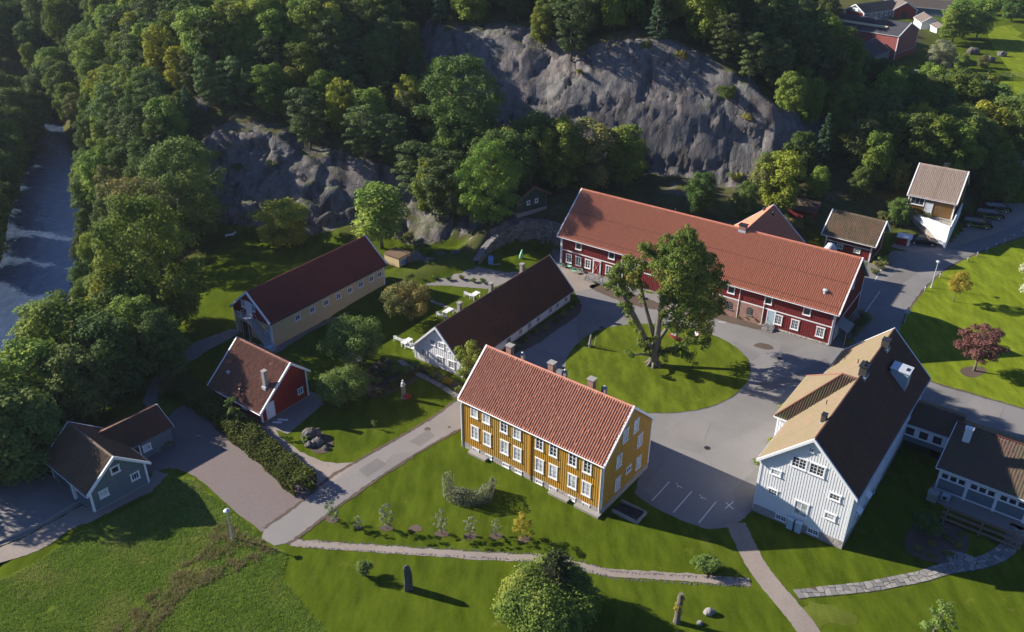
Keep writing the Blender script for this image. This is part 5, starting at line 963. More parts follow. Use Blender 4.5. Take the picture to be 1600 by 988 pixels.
def ptree(kind, px, py, toppx, w=1.0, label=None, name=None, group=None, v=None, hh=None):
    """tree rooted at the ground seen at (px,py), its top at picture height toppx"""
    p = at(px, py); q = TY(px, toppx, p.y+.0); h = max(2, q.z-p.z); PLACED.append((p.x, p.y, h*.3*w)); p.z -= .15
    return tree(kind, p, h, w, label, group, name, v)
# trees standing singly, in front of the wood
ptree('dark', 722, 262, 92, 1.15, 'big dark round-crowned oak in the gap between the two cliffs', 'oak_tree')
ptree('broad', 790, 300, 205, .95, 'broadleaf tree just left of the turf cabin, tallest at its left'); ptree('dark', 838, 292, 182, .95, 'dark tree standing right behind the turf roofed cabin')
ptree('broad', 872, 296, 193, .95, 'second green tree from the left in the row under the cliff'); ptree('olive', 922, 300, 192, 1.1, 'brownish autumn tree in the row under the great cliff'); ptree('birch', 972, 300, 200, 1.5, 'pale weeping birch at the right end of the row under the cliff')
ptree('broad', 768, 352, 226, 1.0, 'leafy tree with yellowish tips left of the turf cabin'); ptree('pine', 655, 320, 222, 1.2, 'pine at the right end of the low cliff top'); ptree('pine', 700, 345, 236, 1.15, 'pine right of the low cliff above the rocks'); ptree('dark', 735, 345, 262, 1.0, 'dark small tree between pines and yellowish tree'); ptree('broad', 675, 335, 250, .9, 'bushy green tree among pines at the end of the low cliff')
ptree('birch', 597, 388, 293, 2.1, 'light green airy birch behind the far end of the yellow barn'); ptree('yell', 447, 379, 317, 2.0, 'round yellow-green tree at the edge of the back lawn', v=0)
ptree('yell', 1215, 330, 240, 1.25, 'yellow-green tree with an orange tip right of the cliff'); ptree('olive', 1188, 322, 246, .9, 'olive tree at the right foot of the great cliff'); ptree('dark', 1090, 335, 272, 1.0, 'small dark tree below the great cliff'); ptree('dark', 1160, 345, 285, .8, 'dark bushy tree behind the barn wing')
ptree('broad', 1275, 312, 262, .9, 'green tree behind the red shed, left of centre'); ptree('dark', 1340, 312, 262, 1.0, 'dark dense tree directly above the red shed roof'); ptree('broad', 1360, 290, 212, .9, 'pointed green tree left of the pale roofed house'); ptree('dark', 1398, 300, 250, .9, 'dark tree touching the pale roofed house'); ptree('olive', 1340, 270, 190, 1.1, 'olive tree on the slope above the red shed')
ptree('yell', 1520, 258, 163, 1.25, 'bright yellow-green tree by the right edge above the pale roof'); ptree('dark', 1580, 262, 148, 1.3, 'big dark tree at the right picture edge'); ptree('dark', 1470, 240, 165, 1.2, 'dark tree behind the pale roofed house')
ptree('willow', 1465, 114, 66, 1.25, 'silvery grey willow in front of the far red barn'); ptree('birch', 1487, 66, 2, 2.0, 'tall birch beside the far cottage'); ptree('birch', 1525, 64, 0, 1.9, 'tall birch right of the far cottage'); ptree('birch', 1478, 70, 18, 1.6, 'thin-stemmed birch in front of the far cottage'); ptree('broad', 1502, 60, 12, 1.1, 'round tree between the far birches'); ptree('dark', 1580, 34, -14, 1.2, 'dark tree at the top right corner'); ptree('broad', 1550, 24, -20, 1.2, 'green tree beyond the upper field')
ptree('broad', 1385, 178, 108, 1.3, 'bushy tree at the left end of the green field'); ptree('dark', 1440, 170, 118, 1.2, 'dark tree in the gap left of the green field'); ptree('olive', 1535, 106, 86, 1.4, 'scrubby tree on the rocks between the fields'); ptree('broad', 1500, 108, 84, 1.5, 'bush-like tree on the rocks below the birches')
ptree('pine', 868, 94, -4, 1.35, 'big bushy pine rooted in the notch between the two parts of the great cliff'); ptree('pine', 893, 82, 0, 1.1, 'second pine at the notch of the great cliff'); ptree('broad', 845, 80, 12, 1.0, 'leafy tree left of the big pine at the cliff notch'); ptree('spruce', 1025, 62, -14, 1.2, 'spruce standing at the top edge of the great cliff'); ptree('pine', 1130, 100, 22, 1.2, 'pine at the right shoulder of the great cliff'); ptree('pine', 1170, 128, 50, 1.1, 'lower pine at the right shoulder of the great cliff'); ptree('pine', 485, 232, 140, 1.4, 'broad grey-green pine on the rim of the low cliff'); ptree('pine', 570, 250, 165, 1.3, 'pine on the rim of the low cliff, right of the broadest'); ptree('pine', 615, 262, 180, 1.2, 'pine at the right shoulder of the low cliff')
ptree('dark', 1402, 354, 312, 1.0, 'dark bushy tree between the bin shelter and the pale roofed house')
for k_, x, y, ty, w_, lb in (('dark', 143, 478, 412, .8, 'dark tree on the water edge beside the big ash'), ('broad', 150, 432, 368, .8, 'small green tree at the water edge above the dark one'), ('dark', 140, 385, 330, .7, 'narrow dark tree at the river edge, upper of three'), ('broad', 150, 505, 440, .9, 'green tree at the water edge below the dark one'), ('dark', -60, 745, 560, 1.2, 'dark tree left of the lower drive, cut by the picture edge'), ('broad', -120, 800, 600, 1.2, 'leafy tree beyond the left picture edge by the lower drive'), ('dark', -40, 700, 560, 1.1, 'dark tree above the lower drive at the left edge'), ('dark', -150, 740, 560, 1.1, 'outermost dark tree left of the lower drive')): ptree(k_, x, y, ty, w_, lb)
for i, (k_, x, y, ty, w_) in enumerate((('dark', 88, 178, 118, 1.1), ('broad', 102, 172, 112, 1.1), ('dark', 78, 165, 108, 1.2), ('dark', 95, 158, 96, 1.2), ('broad', 112, 190, 132, 1.0), ('dark', 66, 176, 120, 1.2), ('dark', 112, 160, 100, 1.1), ('broad', 84, 148, 92, 1.1), ('dark', 70, 190, 136, 1.1))):
    ptree(k_, x, y, ty, w_, ('dark' if k_ == 'dark' else 'lighter green')+' tree closing the river bend, '+('at its near middle', 'near the right bank', 'behind the near left ones', 'in the back row centre', 'rightmost by the water', 'at the left front', 'rightmost of the back row', 'farthest back', 'nearest the west water edge')[i], group='trees at the upper river bend')
for i, (k_, x, y, ty, w_) in enumerate((('dark', 52, 212, 150, 1.1), ('dark', 38, 238, 170, 1.1), ('broad', 22, 262, 190, 1.1), ('dark', 12, 292, 215, 1.1), ('dark', 2, 325, 240, 1.1), ('dark', -12, 365, 270, 1.1), ('broad', -25, 410, 310, 1.1), ('dark', 30, 215, 140, 1.1), ('dark', 5, 240, 165, 1.1), ('dark', -15, 290, 200, 1.1))):
    ptree(k_, x, y, ty, w_, ('dark' if k_ == 'dark' else 'greener')+' tree at the west river edge, '+('first below the bend', 'second below the bend', 'third below the bend', 'fourth below the bend', 'fifth below the bend', 'sixth, by the picture edge', 'last, cut by the left edge', 'behind the first one', 'behind the third one', 'behind the fifth one')[i], group='trees along the west water edge')
# riverside trees on the left
for k_, x, y, ty, w_, lb in (('broad', 255, 520, 318, .95, 'huge grey-green ash tree on the lawn edge left of the yellow barn'), ('olive', 232, 420, 285, 1.15, 'bronze tree behind the huge ash by the river'), ('dark', 300, 370, 222, 1.0, 'tall dark green tree beside the low cliff'), ('dark', 190, 440, 345, .85, 'dark tree leaning over the river bank'), ('broad', 200, 520, 410, .9, 'green tree between the ash and the river'), ('yell', 195, 540, 425, .8, 'small yellow-green tree on the river bank'),
    ('broad', 120, 585, 475, 1.2, 'broad green tree over the river, upper left of the grey house'), ('broad', 60, 650, 545, 1.3, 'full-crowned tree left above the grey house'), ('dark', 130, 650, 555, 1.2, 'dark tree behind the grey house'), ('dark', 185, 610, 500, 1.2, 'dark tree beside the back track'), ('broad', 230, 575, 470, 1.1, 'leafy tree along the back track'), ('dark', 20, 740, 620, 1.2, 'dark tree in the lower left above the drive'), ('broad', 15, 672, 585, 1.1, 'bright-topped tree at the left edge by the river'), ('birch', 75, 570, 480, 1.8, 'pale birch leaning at the river bend'), ('dark', 215, 540, 430, 1.1, 'dark tree under the big ash'), ('broad', 292, 500, 425, .9, 'half shaded tree at the lawn edge'), ('dark', 60, 735, 640, 1.2, 'dark tree behind the drive left of the grey house'), ('broad', 162, 330, 245, .8, 'rounded pale tree below the hill at the river'), ('dark', 180, 380, 310, .8, 'dark tree low on the river bank'), ('olive', 185, 350, 262, .8, 'brownish shrubby tree on the bank slope'), ('dark', 240, 340, 250, .9, 'dark tree at the rock outcrop above the river'), ('dark', 265, 590, 490, .9, 'shaded tree by the bend of the back track')): ptree(k_, x, y, ty, w_, lb)
# the woods: scattered over hill and ridge, only where the camera (or a step aside) can see them
def seen(p, h):
    o = Vector((0, 0, CAM_H)); q = Vector((p[0], p[1], p[2]+h)); x, y = ppx(q)
    if not (-60 < x < 1660) or ppx(p)[1] < -22: return False
    for i in range(1, 22):
        t = 1-(i*2.2)/(q-o).length; c = o.lerp(q, t)
        if H(c.x, c.y) > c.z+1.5: return False
    return True
def shades(p, h):
    for T in SHT:
        d = Vector(T)-Vector(p); a = d.x*-sdir.x+d.y*-sdir.y; hl = math.hypot(sdir.x, sdir.y); dist = a/hl
        if dist < 1: continue
        side = abs(d.x*sdir.y-d.y*sdir.x)/hl
        if side < h*.3+1.5 and p[2]+h-dist*math.tan(SUN_EL) > T[2]: return True
    return False
SHT = [tuple(Be.M @ Vector((x, y, 8-abs(y)*.5-3.3+1.0))) for x in (-3, 0, 3) for y in (-5, -3, -1)]+[tuple(Sh.M @ Vector((x, y, 5.6-abs(y)*.7))) for x in (-3.5, -1, 2) for y in (-3, -1)]+[tuple(B.M @ Vector((x, -2.5, 8.5))) for x in (-20, -16, -12, -8)]+[tuple(YB.M @ Vector((9, -2, 5))), (-30, 128, 0), (-36, 127, 0)]
for px__, py__ in ((900, 110), (950, 90), (1000, 100), (1050, 120), (1100, 140), (1000, 180), (1060, 200), (1120, 200), (760, 70), (820, 90), (800, 140), (480, 260), (560, 290), (600, 300)):
    d_ = ray(px__, py__); yy_ = 118.0
    while yy_ < 260 and CAM_H+d_.z*yy_/d_.y > H(d_.x*yy_/d_.y, yy_): yy_ += .5
    SHT.append((d_.x*yy_/d_.y, yy_, CAM_H+d_.z*yy_/d_.y+1.0))
def inp(p, P):
    c = False
    for i in range(len(P)):
        a, b = P[i], P[i-1]
        if (a[1] > p[1]) != (b[1] > p[1]) and p[0] < (b[0]-a[0])*(p[1]-a[1])/(b[1]-a[1])+a[0]: c = not c
    return c
def bx(B_, y): return float(np.interp(y, [q.y for q in B_], [q.x for q in B_]))

y = 118.0; ntree = 0; grp = {}
while y < 345:
    sp = 5.0+max(0, y-180)*.026; x = -300.0 if y > 80 else -60
    while x < 130:
        px_, py_ = x+random.uniform(-.42, .42)*sp, y+random.uniform(-.42, .42)*sp; x += sp
        z = H(px_, py_); s = samp(SL, px_, py_)
        west = (px_ < bx(LBL, py_)-1.5 if py_ < 200 else (px_ < -104 and z > -5.0 and py_ < 262)) and z > -3.5
        ridge = z > 3.0 and py_ > (139 if px_ > -104 else 262) and px_ < 60 and not west
        right2 = 38 < px_ < 96 and 248 <= py_ < 335 and ppx((px_, py_, z))[0] < 1295
        right = right2 or (52 < px_ < 104 and py_ > 143 and py_ < 248 and not (px_ > 88 and py_ < 180 and px_ > 60+py_*.18)) and not (66 < px_ < 84 and py_ < 147)
        bank = (bx(RBL, py_)+2.2 < px_ < -50) and 122 < py_ < 230 and z > -4.5
        ux_, uy_ = ppx((px_, py_, z)); rocks = (612 < ux_ < 850 and 262 < uy_ < 372 and py_ > 127 and not (ux_ > 770 and uy_ > 318)) or (1000 < ux_ < 1250 and 315 < uy_ < 345 and py_ > 130)

        if not (west or ridge or right or bank or rocks): continue
        xx, yy = ppx((px_, py_, z))
        if 1300 < xx < 1640 and yy < 112 or (xx > 1460 and yy < 180): continue
        if s > 1.3 and random.random() < .6: continue
        if any((px_-a)**2+(py_-b)**2 < (r+1.0)**2 for a, b, r in PLACED): continue
        n = fbm(np.array([px_/30, py_/30, 0.]), 2, 77); rnd = random.random()
        if west: kd = 'dark' if rnd < .6 else 'broad' if rnd < .85 else 'pine'; zone = 'on the west river bank'
        elif ridge:
            zone = 'on the ridge behind the great cliff' if px_ > -30 else 'in the wood above the low cliff'
            if px_ > -30: kd = 'pine' if rnd < .45 else 'spruce' if rnd < .5 else 'broad' if rnd < .8 else 'yell' if rnd < .84 else 'dark'
            else: kd = ('pine' if rnd < .42 else 'spruce' if rnd < .47 else 'broad' if rnd < .82 else 'yell' if rnd < .89 else 'dark') if n < .55 else ('broad' if rnd < .52 else 'yell' if rnd < .64 else 'pine' if rnd < .84 else 'dark')
        elif rocks: zone = 'among the rocks below the cliffs'; kd = 'broad' if rnd < .35 else 'pine' if rnd < .65 else 'dark'
        elif bank: zone = 'on the river side of the hill'; kd = 'broad' if rnd < .4 else 'dark' if rnd < .8 else 'olive'
        else: zone = 'in the wood right of the cliff'; kd = 'dark' if rnd < .45 else 'broad' if rnd < .85 else 'yell' if rnd < .92 else 'pine'
        h = random.uniform(8.0, 12.5)*(1.1 if kd in ('pine', 'spruce') else 1)*(.8 if py_ < 165 and ridge else 1)
        if bank and not ridge: h = random.uniform(5.5, 8)
        if 1290 < ppx((px_, py_, z))[0] < 1450 and py_ > 190: h *= .7
        p = (px_, py_, z-.2)
        if not west and any(inp(ppx((px_, py_, z+h*q_)), P_) or inp((ppx((px_, py_, z+h*q_))[0]+dx_, ppx((px_, py_, z+h*q_))[1]), P_) for q_ in (0, .45, .8) for dx_ in (-9, 9) for P_ in ((CL1, CL2) if not rocks else (CL1,))): continue
        if not seen(p, h): continue
        xx, yt = ppx((px_, py_, z+h))
        if ridge and False: continue
        if shades(p, h): continue
        if any(inp(ppx((px_, py_, z+h*q_)), FARB) for q_ in (.2, .4, .6, .8, 1)): continue
        kn = KN[kd]; sz = 'tall' if h > 11 else 'shorter' if h < 9.3 else 'mid-sized'; xx, yt = ppx((px_, py_, z+h*.6)); 
        part = ('far left' if xx < 180 else 'left' if xx < 420 else 'centre left' if xx < 640 else 'centre' if xx < 900 else 'centre right' if xx < 1150 else 'right' if xx < 1380 else 'far right')+' '+('top edge' if yt < 45 else 'upper' if yt < 110 else 'middle' if yt < 190 else 'lower')
        sn = dict(pine='dark pine', spruce='dark spruce', broad='green leafy tree', dark='dark leafy tree', yell='yellow-green tree', olive='olive brown tree')[kd]; tree(kd, p, h, random.uniform(.85, 1.15), sz+' '+sn+' '+zone+', '+part, sn+'s '+zone); ntree += 1
    y += sp*.92
print('forest trees', ntree)
# shrubs clinging to the cliffs and undergrowth at their feet
def shrub(px, py, r, mat, label, name='shrub', z=None, Y_=None, flat=.8, dens=None, size=.16, n=10, cat='shrub', group=None, hgt=None):
    p = TY(px, py, Y_) if Y_ else at(px, py)
    if z is not None: p = G(px, py, z)
    root = thing(name, label, cat, p, 0, group); cl = []; dens = 9/size**2
    hgt = hgt or r*1.25
    for i in range(n):
        a = random.uniform(0, 6.28); q = r*math.sqrt(random.random())*.72; cl.append((q*math.cos(a), q*math.sin(a), hgt*random.uniform(.25, .78), r*random.uniform(.3, .48)))
    cl.append((0, 0, hgt*.45, r*.62))
    V, F = leaf_cloud(cl, size, dens, flat); link('foliage', mesh_np('foliage', V, F, L[mat]), root)
    m = MB()
    for c in cl[:6]: m.tube([(0, 0, -.1), (c[0]*.4, c[1]*.4, c[2]*.5), c[:3]], [.06, .04, .015], 5)
    m.build('stem', MT['bark'], root); return root
for i, (px_, py_, r) in enumerate(((1135, 158, 2.2), (1065, 95, 1.6), (1168, 190, 1.2), (1010, 78, 1.4), (905, 118, 1.0), (1150, 285, 1.5), (1090, 300, 1.6), (1210, 290, 1.5), (340, 250, 1.4), (372, 268, 1.2), (425, 262, 1.1), (240, 262, 1.3), (660, 330, 1.3), (640, 380, 1.4), (1245, 360, 1.6), (1262, 352, 1.5), (1228, 352, 1.4), (1475, 250, 1.3), (1560, 290, 1.2), (1530, 300, 1.2), (1440, 335, 1.1), (1395, 330, 1.6), (1420, 345, 1.2), (1380, 345, 1.4))):
    Y_ = None; lo, hi = 120.0, 260.0     # walk the ray until it meets the rock
    d = ray(px_, py_); yy = 118.0
    while yy < 260:
        t_ = yy/d.y
        if CAM_H+d.z*t_ < H(d.x*t_, yy): break
        yy += .4
    shrub(px_, py_, r, 'olive' if i % 3 else 'dark', ('green' if i % 3 else 'dark')+' shrub rooted in a crevice or at the foot of the rocks', 'rock_shrub', Y_=yy, group=('green' if i % 3 else 'dark')+' shrubs about the rocks')
# ------------------------------------------------ garden trees and bushes
def garden_tree(px, py, toppx, R, mat, label, name='fruit_tree', n=34, size=.17, dens=190, base=.3, bark='bark', tr=.14, shape='round', flat=.8, r0=.22, r1=.36, nb=14, cat='tree', z=0, sparse=1.0, group=None):
    p = G(px, py, z); h = TY(px, toppx, p.y).z-z; cl = crown_clumps(h*base, h*.93, R, n, r0, r1, shape); root = thing(name, label, cat, p, 0, group)
    V, F = leaf_cloud(cl, size, 8/size**2*sparse, flat); link('crown', mesh_np('crown', V, F, L[mat]), root); link('trunk', trunk_mesh('trunk', h*.72, tr, MT[bark], cl, nb, .05), root); return root
garden_tree(641, 502, 446, 3.3, 'olive', 'spreading apple tree on the garden lawn left of the long white house', 'apple_tree')
garden_tree(553, 572, 503, 3.9, 'bush', 'large apple tree beside the white garden furniture, above the round bush', 'apple_tree', 40)
garden_tree(735, 612, 533, 1.9, 'broad', 'leafy young tree at the near gable of the long white house', 'young_tree', 30)
garden_tree(367, 668, 618, .95, 'bush', 'small thin tree between the hedge and the small red house', 'small_tree', 14, .12, 200, .15)
garden_tree(585, 670, 656, .45, 'olive', 'staked sapling on the lawn below the round bush', 'sapling', 5, .09, 200, .3, tr=.03, nb=3)
garden_tree(1490, 472, 425, 1.75, 'gold', 'golden yellow young tree on the lawn beside the right road', 'young_tree', 22, .14, 150, .35, tr=.07)
garden_tree(1522, 580, 510, 2.8, 'red', 'dark red Japanese maple on the lawn at the right', 'maple_tree', 46, .14, 170, .3, 'barkl', .16, 'umb', .6, .18, .32, 26)
garden_tree(1612, 470, 380, 2.5, 'white', 'pale blossoming tree cut by the right edge of the picture', 'blossom_tree', 30, .16, 170, .1)
garden_tree(1452, 1010, 938, 1.35, 'bush', 'young bright green tree at the bottom right edge', 'young_tree', 22, .14, 220, .1)
rb = shrub(537, 628, 2.95, 'bush', 'big round clipped grey-green bush beside the small red house', 'round_bush', z=0, dens=340, size=.13, n=34, flat=.95, hgt=4.3)
shrub(560, 595, 1.2, 'dark', 'dark bush between the apple tree and the flower bed', z=0, n=8)
shrub(855, 968, 4.3, 'great', 'massive round rhododendron clump at the bottom of the picture', 'rhododendron', z=0, dens=340, size=.16, n=60, flat=.9, hgt=3.9)
shrub(572, 900, .8, 'bush', 'small clipped upright bush left of the standing stone', 'clipped_bush', z=0, size=.1, n=16, flat=1.3, hgt=1.9)
shrub(1102, 893, 1.45, 'bush', 'low garden bush with pale flowers beside the gravel footpath', 'flowering_bush', z=0, dens=300, size=.11, n=14, hgt=1.4); 
shrub(1447, 832, 1.55, 'dark', 'dark round shrub at the edge of the round planting bed', z=0, dens=300, size=.11, n=12, hgt=2.3)
for i, (x, y, r) in enumerate(((1433, 858, .6), (1455, 850, .6), (1478, 842, .6), (1496, 852, .6), (1480, 866, .55), (1455, 870, .5), (1500, 836, .45))): shrub(x, y, r, 'olive', 'low heather clump in the round planting bed', 'heather', z=0, dens=180, size=.07, n=6, hgt=.35, flat=.5, cat='plant', group='heather clumps in the round bed')
# monkey puzzle tree rising from the rhododendron
p = G(868, 948, 0); ar = thing('monkey_puzzle_tree', 'spiky dark monkey puzzle tree rising behind the rhododendron', 'conifer', p); hh = TY(868, 862, p.y).z
MB().tube([(0, 0, 0), (.05, 0, hh*.5), (0, 0, hh)], [.2, .13, .04], 8).build('trunk', MT['bark'], ar)
m = MB(); Cs, Ns = [], []
for lv in range(15):
    z_ = hh*(.42+.57*lv/15); Lr = 2.1*(1-lv/15)**.7+.25; nb_ = 7
    for k_ in range(nb_):
        a = k_*6.283/nb_+lv*.6; e = Vector((Lr*math.cos(a), Lr*math.sin(a), z_+.1*Lr)); m.tube([(0, 0, z_), Vector((e.x*.5, e.y*.5, z_-.1)), e], [.05, .05, .03], 5)
        for q_ in range(46): t_ = random.uniform(.1, 1); c = Vector((0, 0, z_)).lerp(e, t_); Cs.append((c.x+random.gauss(0, .05), c.y+random.gauss(0, .05), c.z+random.gauss(0, .05))); Ns.append((random.gauss(0, 1), random.gauss(0, 1), random.gauss(0, 1)))
m.build('branches', MT['bark'], ar); V_, F_ = quads(np.array(Cs), np.array(Ns), .14); link('needles', mesh_np('needles', V_, F_, L['pine']), ar)
# saplings in the pits of the lower lawn
for x, y, ty, r, lb in ((519, 814, 783, .8, 'nearest the village road'), (561, 828, 805, .5, 'second from the village road, the smallest'), (604, 826, 786, .85, 'third from the village road'), (690, 834, 793, .75, 'right of the empty pit, below the curved willow hedge'), (735, 838, 806, .7, 'second left of the yellow sapling'), (775, 838, 810, .6, 'directly left of the yellow sapling')):
    garden_tree(x, y, ty, r, 'willow', 'thin grey-green fruit sapling '+lb, 'fruit_sapling', 14, .09, 190, .12, tr=.04, nb=8, r0=.2, r1=.34, group='fruit saplings on the lower lawn')
garden_tree(817, 842, 803, 1.1, 'gold', 'yellow-leaved fruit sapling at the right end of the row', 'fruit_sapling', 16, .1, 190, .12, tr=.05, nb=8, group='fruit saplings on the lower lawn')
# ------------------------------------------------ hedges
def hedge(name, label, px, w, h, mat, dens=60, size=.14, z=0, closed=False, wav=.12, top=.0):
    C_ = catmull([G(*p) for p in px], closed, 12); root = thing(name, label, 'hedge', C_[len(C_)//2]); o = Vector(C_[len(C_)//2]); Cs, Ns = [], []
    for a, b in zip(C_, C_[1:]):
        d = b-a; ln = d.length
        if ln < 1e-5: continue
        d /= ln; s = Vector((-d.y, d.x, 0)); n = int(ln*(w+2*h)*dens)+1
        for _ in range(n):
            t_ = random.random(); u_ = random.uniform(-1, 1)*(w/2+h); c = a.lerp(b, t_)
            k_ = fbm(np.array([c.x*.9, c.y*.9, u_*.7]), 2, 5) if random.random() < .15 else None
            bump_ = math.sin(c.x*2.1+c.y*1.3)*wav+math.sin(c.x*.9-c.y*1.7+u_)*wav+random.uniform(-.2, .06)*w*.5
            if abs(u_) < w/2: q = c+s*u_+Vector((0, 0, h+bump_)); nn = Vector((0, 0, 1))
            else: sg = 1 if u_ > 0 else -1; hz = h-(abs(u_)-w/2); q = c+s*sg*(w/2+bump_*.7)+Vector((0, 0, max(.02, hz))); nn = s*sg
            Cs.append(q-o); Ns.append(nn+Vector((random.gauss(0, .5), random.gauss(0, .5), random.gauss(0, .5))))
    V_, F_ = quads(np.array([tuple(c) for c in Cs]), np.array([tuple(c) for c in Ns]), size); link('foliage', mesh_np('foliage', V_, F_, L[mat]), root)
    m = MB(); step = max(1, len(C_)//40)
    for c in C_[::step]: m.tube([c-o, c-o+Vector((random.gauss(0, .1), 0, h*.9))], [.05, .02], 5)
    m.build('stems', MT['bark'], root); return root
hedge('clipped_hedge', 'long broad clipped yew hedge beside the paved driveway', [(255, 612), (285, 612), (320, 635), (365, 670), (410, 708), (450, 742), (478, 768)], 2.7, 1.5, 'hedge', 150, .17)
hedge('willow_hedge', 'curved living willow hedge in a shallow U on the lawn below the yellow house', [(700, 760), (703, 776), (716, 787), (735, 790), (755, 786), (768, 776), (771, 764)], .75, 1.7, 'willow', 130, .1, wav=.2)
hedge('bed_hedge', 'low clipped hedge edging the flower bed by the statue', [(583, 622), (612, 608), (640, 592), (652, 582)], .6, .7, 'hedge', 110, .1)
def plants(label, cells, mats, group, name='garden_plant'):
    for i, (x, y, r) in enumerate(cells): shrub(x, y, r, mats[i % len(mats)], label, name, z=0, dens=230, size=.1, n=7, cat='plant', group=group, hgt=r*1.2)
plants('leafy perennial plant in the flower bed left of the long white house', [(590, 600, .9), (605, 590, .8), (618, 582, .8), (600, 578, .7), (632, 584, .8), (585, 586, .7), (612, 602, .6), (626, 596, .7), (640, 580, .6), (598, 566, .6), (616, 570, .6)], ('bush', 'dark', 'bush', 'olive'), 'perennials of the garden flower bed')
plants('shrubby plant along the front gable of the long white house', [(652, 575, .7), (664, 580, .6), (675, 590, .55), (688, 596, .6), (715, 612, .6)], ('bush', 'olive'), 'plants along the long house gable')
shrub(699, 600, .75, 'gold', 'bright orange-yellow shrub below the gable windows', z=0, n=9, size=.1, dens=240); shrub(672, 584, .5, 'yell', 'low yellow flowering plant at the gable', 'flowering_plant', z=0, size=.09, dens=240)
plants('low shrub in the bed along the long white house front', [(805, 543, .7), (820, 535, .6), (838, 522, .6), (852, 515, .6), (868, 505, .6), (880, 495, .7), (893, 484, .6), (900, 475, .6)], ('bush', 'dark', 'olive'), 'shrubs along the long house front')
plants('low green shrub in the planting strip along the barn', [(930, 444, .4), (945, 448, .45), (960, 454, .5), (980, 460, .5), (1000, 466, .5), (1115, 486, .6), (1127, 490, .5), (1143, 492, .65), (1155, 497, .5), (1168, 500, .6), (1180, 503, .75), (1192, 505, .8)], ('bush', 'hedge', 'yell'), 'shrubs along the barn front')
plants('bush beside the right gable of the long barn', [(1326, 540, 1.0), (1334, 525, 1.1), (1342, 510, 1.2), (1350, 500, 1.1)], ('dark', 'olive'), 'bushes at the barn right gable', 'bush')
plants('bush beside the red shed', [(1372, 420, 1.2), (1380, 412, 1.3), (1365, 428, .8)], ('olive', 'bush'), 'bushes beside the red shed', 'bush')
plants('small bush growing at the courtyard wall of the white house', [(1203, 692, .5), (1180, 725, .45), (1222, 640, .6)], ('yell', 'bush'), 'bushes at the white house courtyard wall', 'bush')
plants('shrub lining the garden side of the back track', [(640, 438, .8), (660, 440, .5), (680, 437, .6), (700, 438, .6), (722, 437, .6), (740, 441, .6), (755, 442, .6), (612, 452, .6), (590, 470, .5), (560, 490, .5)], ('dark', 'olive', 'bush'), 'shrubs along the back track')
plants('low shrub growing below the white terrace wall', [(1395, 362, 1.1), (1385, 352, 1.2), (1405, 350, 1.1), (1502, 350, 1.0), (1512, 340, 1.1), (1508, 325, 1.2), (1522, 312, 1.1), (1535, 298, 1.0)], ('olive', 'dark'), 'shrubs below the terrace wall', 'bush')
hedge('terrace_hedge', 'short hedge on the terrace of the pale roofed house', [(1417, 352), (1436, 356), (1452, 360)], .9, 4.4, 'hedge', 60, .13) if False else None
tb = hedge('terrace_hedge', 'short clipped hedge on the white walled terrace', [(1426, 362), (1440, 367), (1456, 372)], .9, .9, 'hedge', 110, .12); d_ = (Be.M @ Vector((-1.0, -Be.w1-1.3, .1))); tb.location = d_
# the great old tree of the turning island
p0 = G(1021, 570); gt = thing('great_maple', 'great old ivy-clad tree with leaning limbs in the centre of the round lawn', 'maple tree', p0)
def lp(px, py, dy=0.0): return TY(px, py, p0.y+dy)-p0
mt = MB(); limbs = [([(1021, 572, 0), (1024, 545, 0), (1028, 515, 0), (1031, 490, .3), (1038, 455, .6), (1052, 415, .5)], (.75, .5, .42, .36, .28, .12)),
    ([(1020, 552, 0), (1006, 525, -.4), (992, 495, -.8), (978, 468, -1.0), (965, 440, -1.2)], (.42, .34, .28, .22, .1)), ([(1024, 530, 0), (1014, 500, .6), (1006, 470, 1.2), (1000, 440, 1.4), (998, 415, 1.4)], (.34, .27, .22, .17, .08)),
    ([(1024, 556, 0), (1040, 548, -.6), (1058, 540, -1.3), (1075, 552, -2.2)], (.35, .27, .2, .1)), ([(1030, 500, .2), (1050, 480, 1.5), (1075, 450, 2.5), (1095, 425, 3)], (.3, .25, .18, .08)), ([(1026, 558, .1), (1030, 530, 1.2), (1052, 500, 2.2), (1080, 490, 3.4)], (.4, .3, .22, .1)), ([(1020, 556, 0), (1000, 553, -.8), (985, 556, -1.4)], (.22, .14, .06)), ([(1034, 480, .4), (1046, 440, -1.0), (1060, 410, -1.6)], (.26, .18, .08))]
for pts_, rd in limbs: mt.tube([lp(*q_) for q_ in pts_], rd, 9)
for k_ in range(7): a = k_*.9; mt.tube([Vector((.35*math.cos(a), .35*math.sin(a), .7)), Vector((.9*math.cos(a), .9*math.sin(a), .1)), Vector((1.3*math.cos(a), 1.3*math.sin(a), -.1))], [.28, .18, .05], 6)
mt.build('trunk', MT['barkl'], gt, smooth=True)
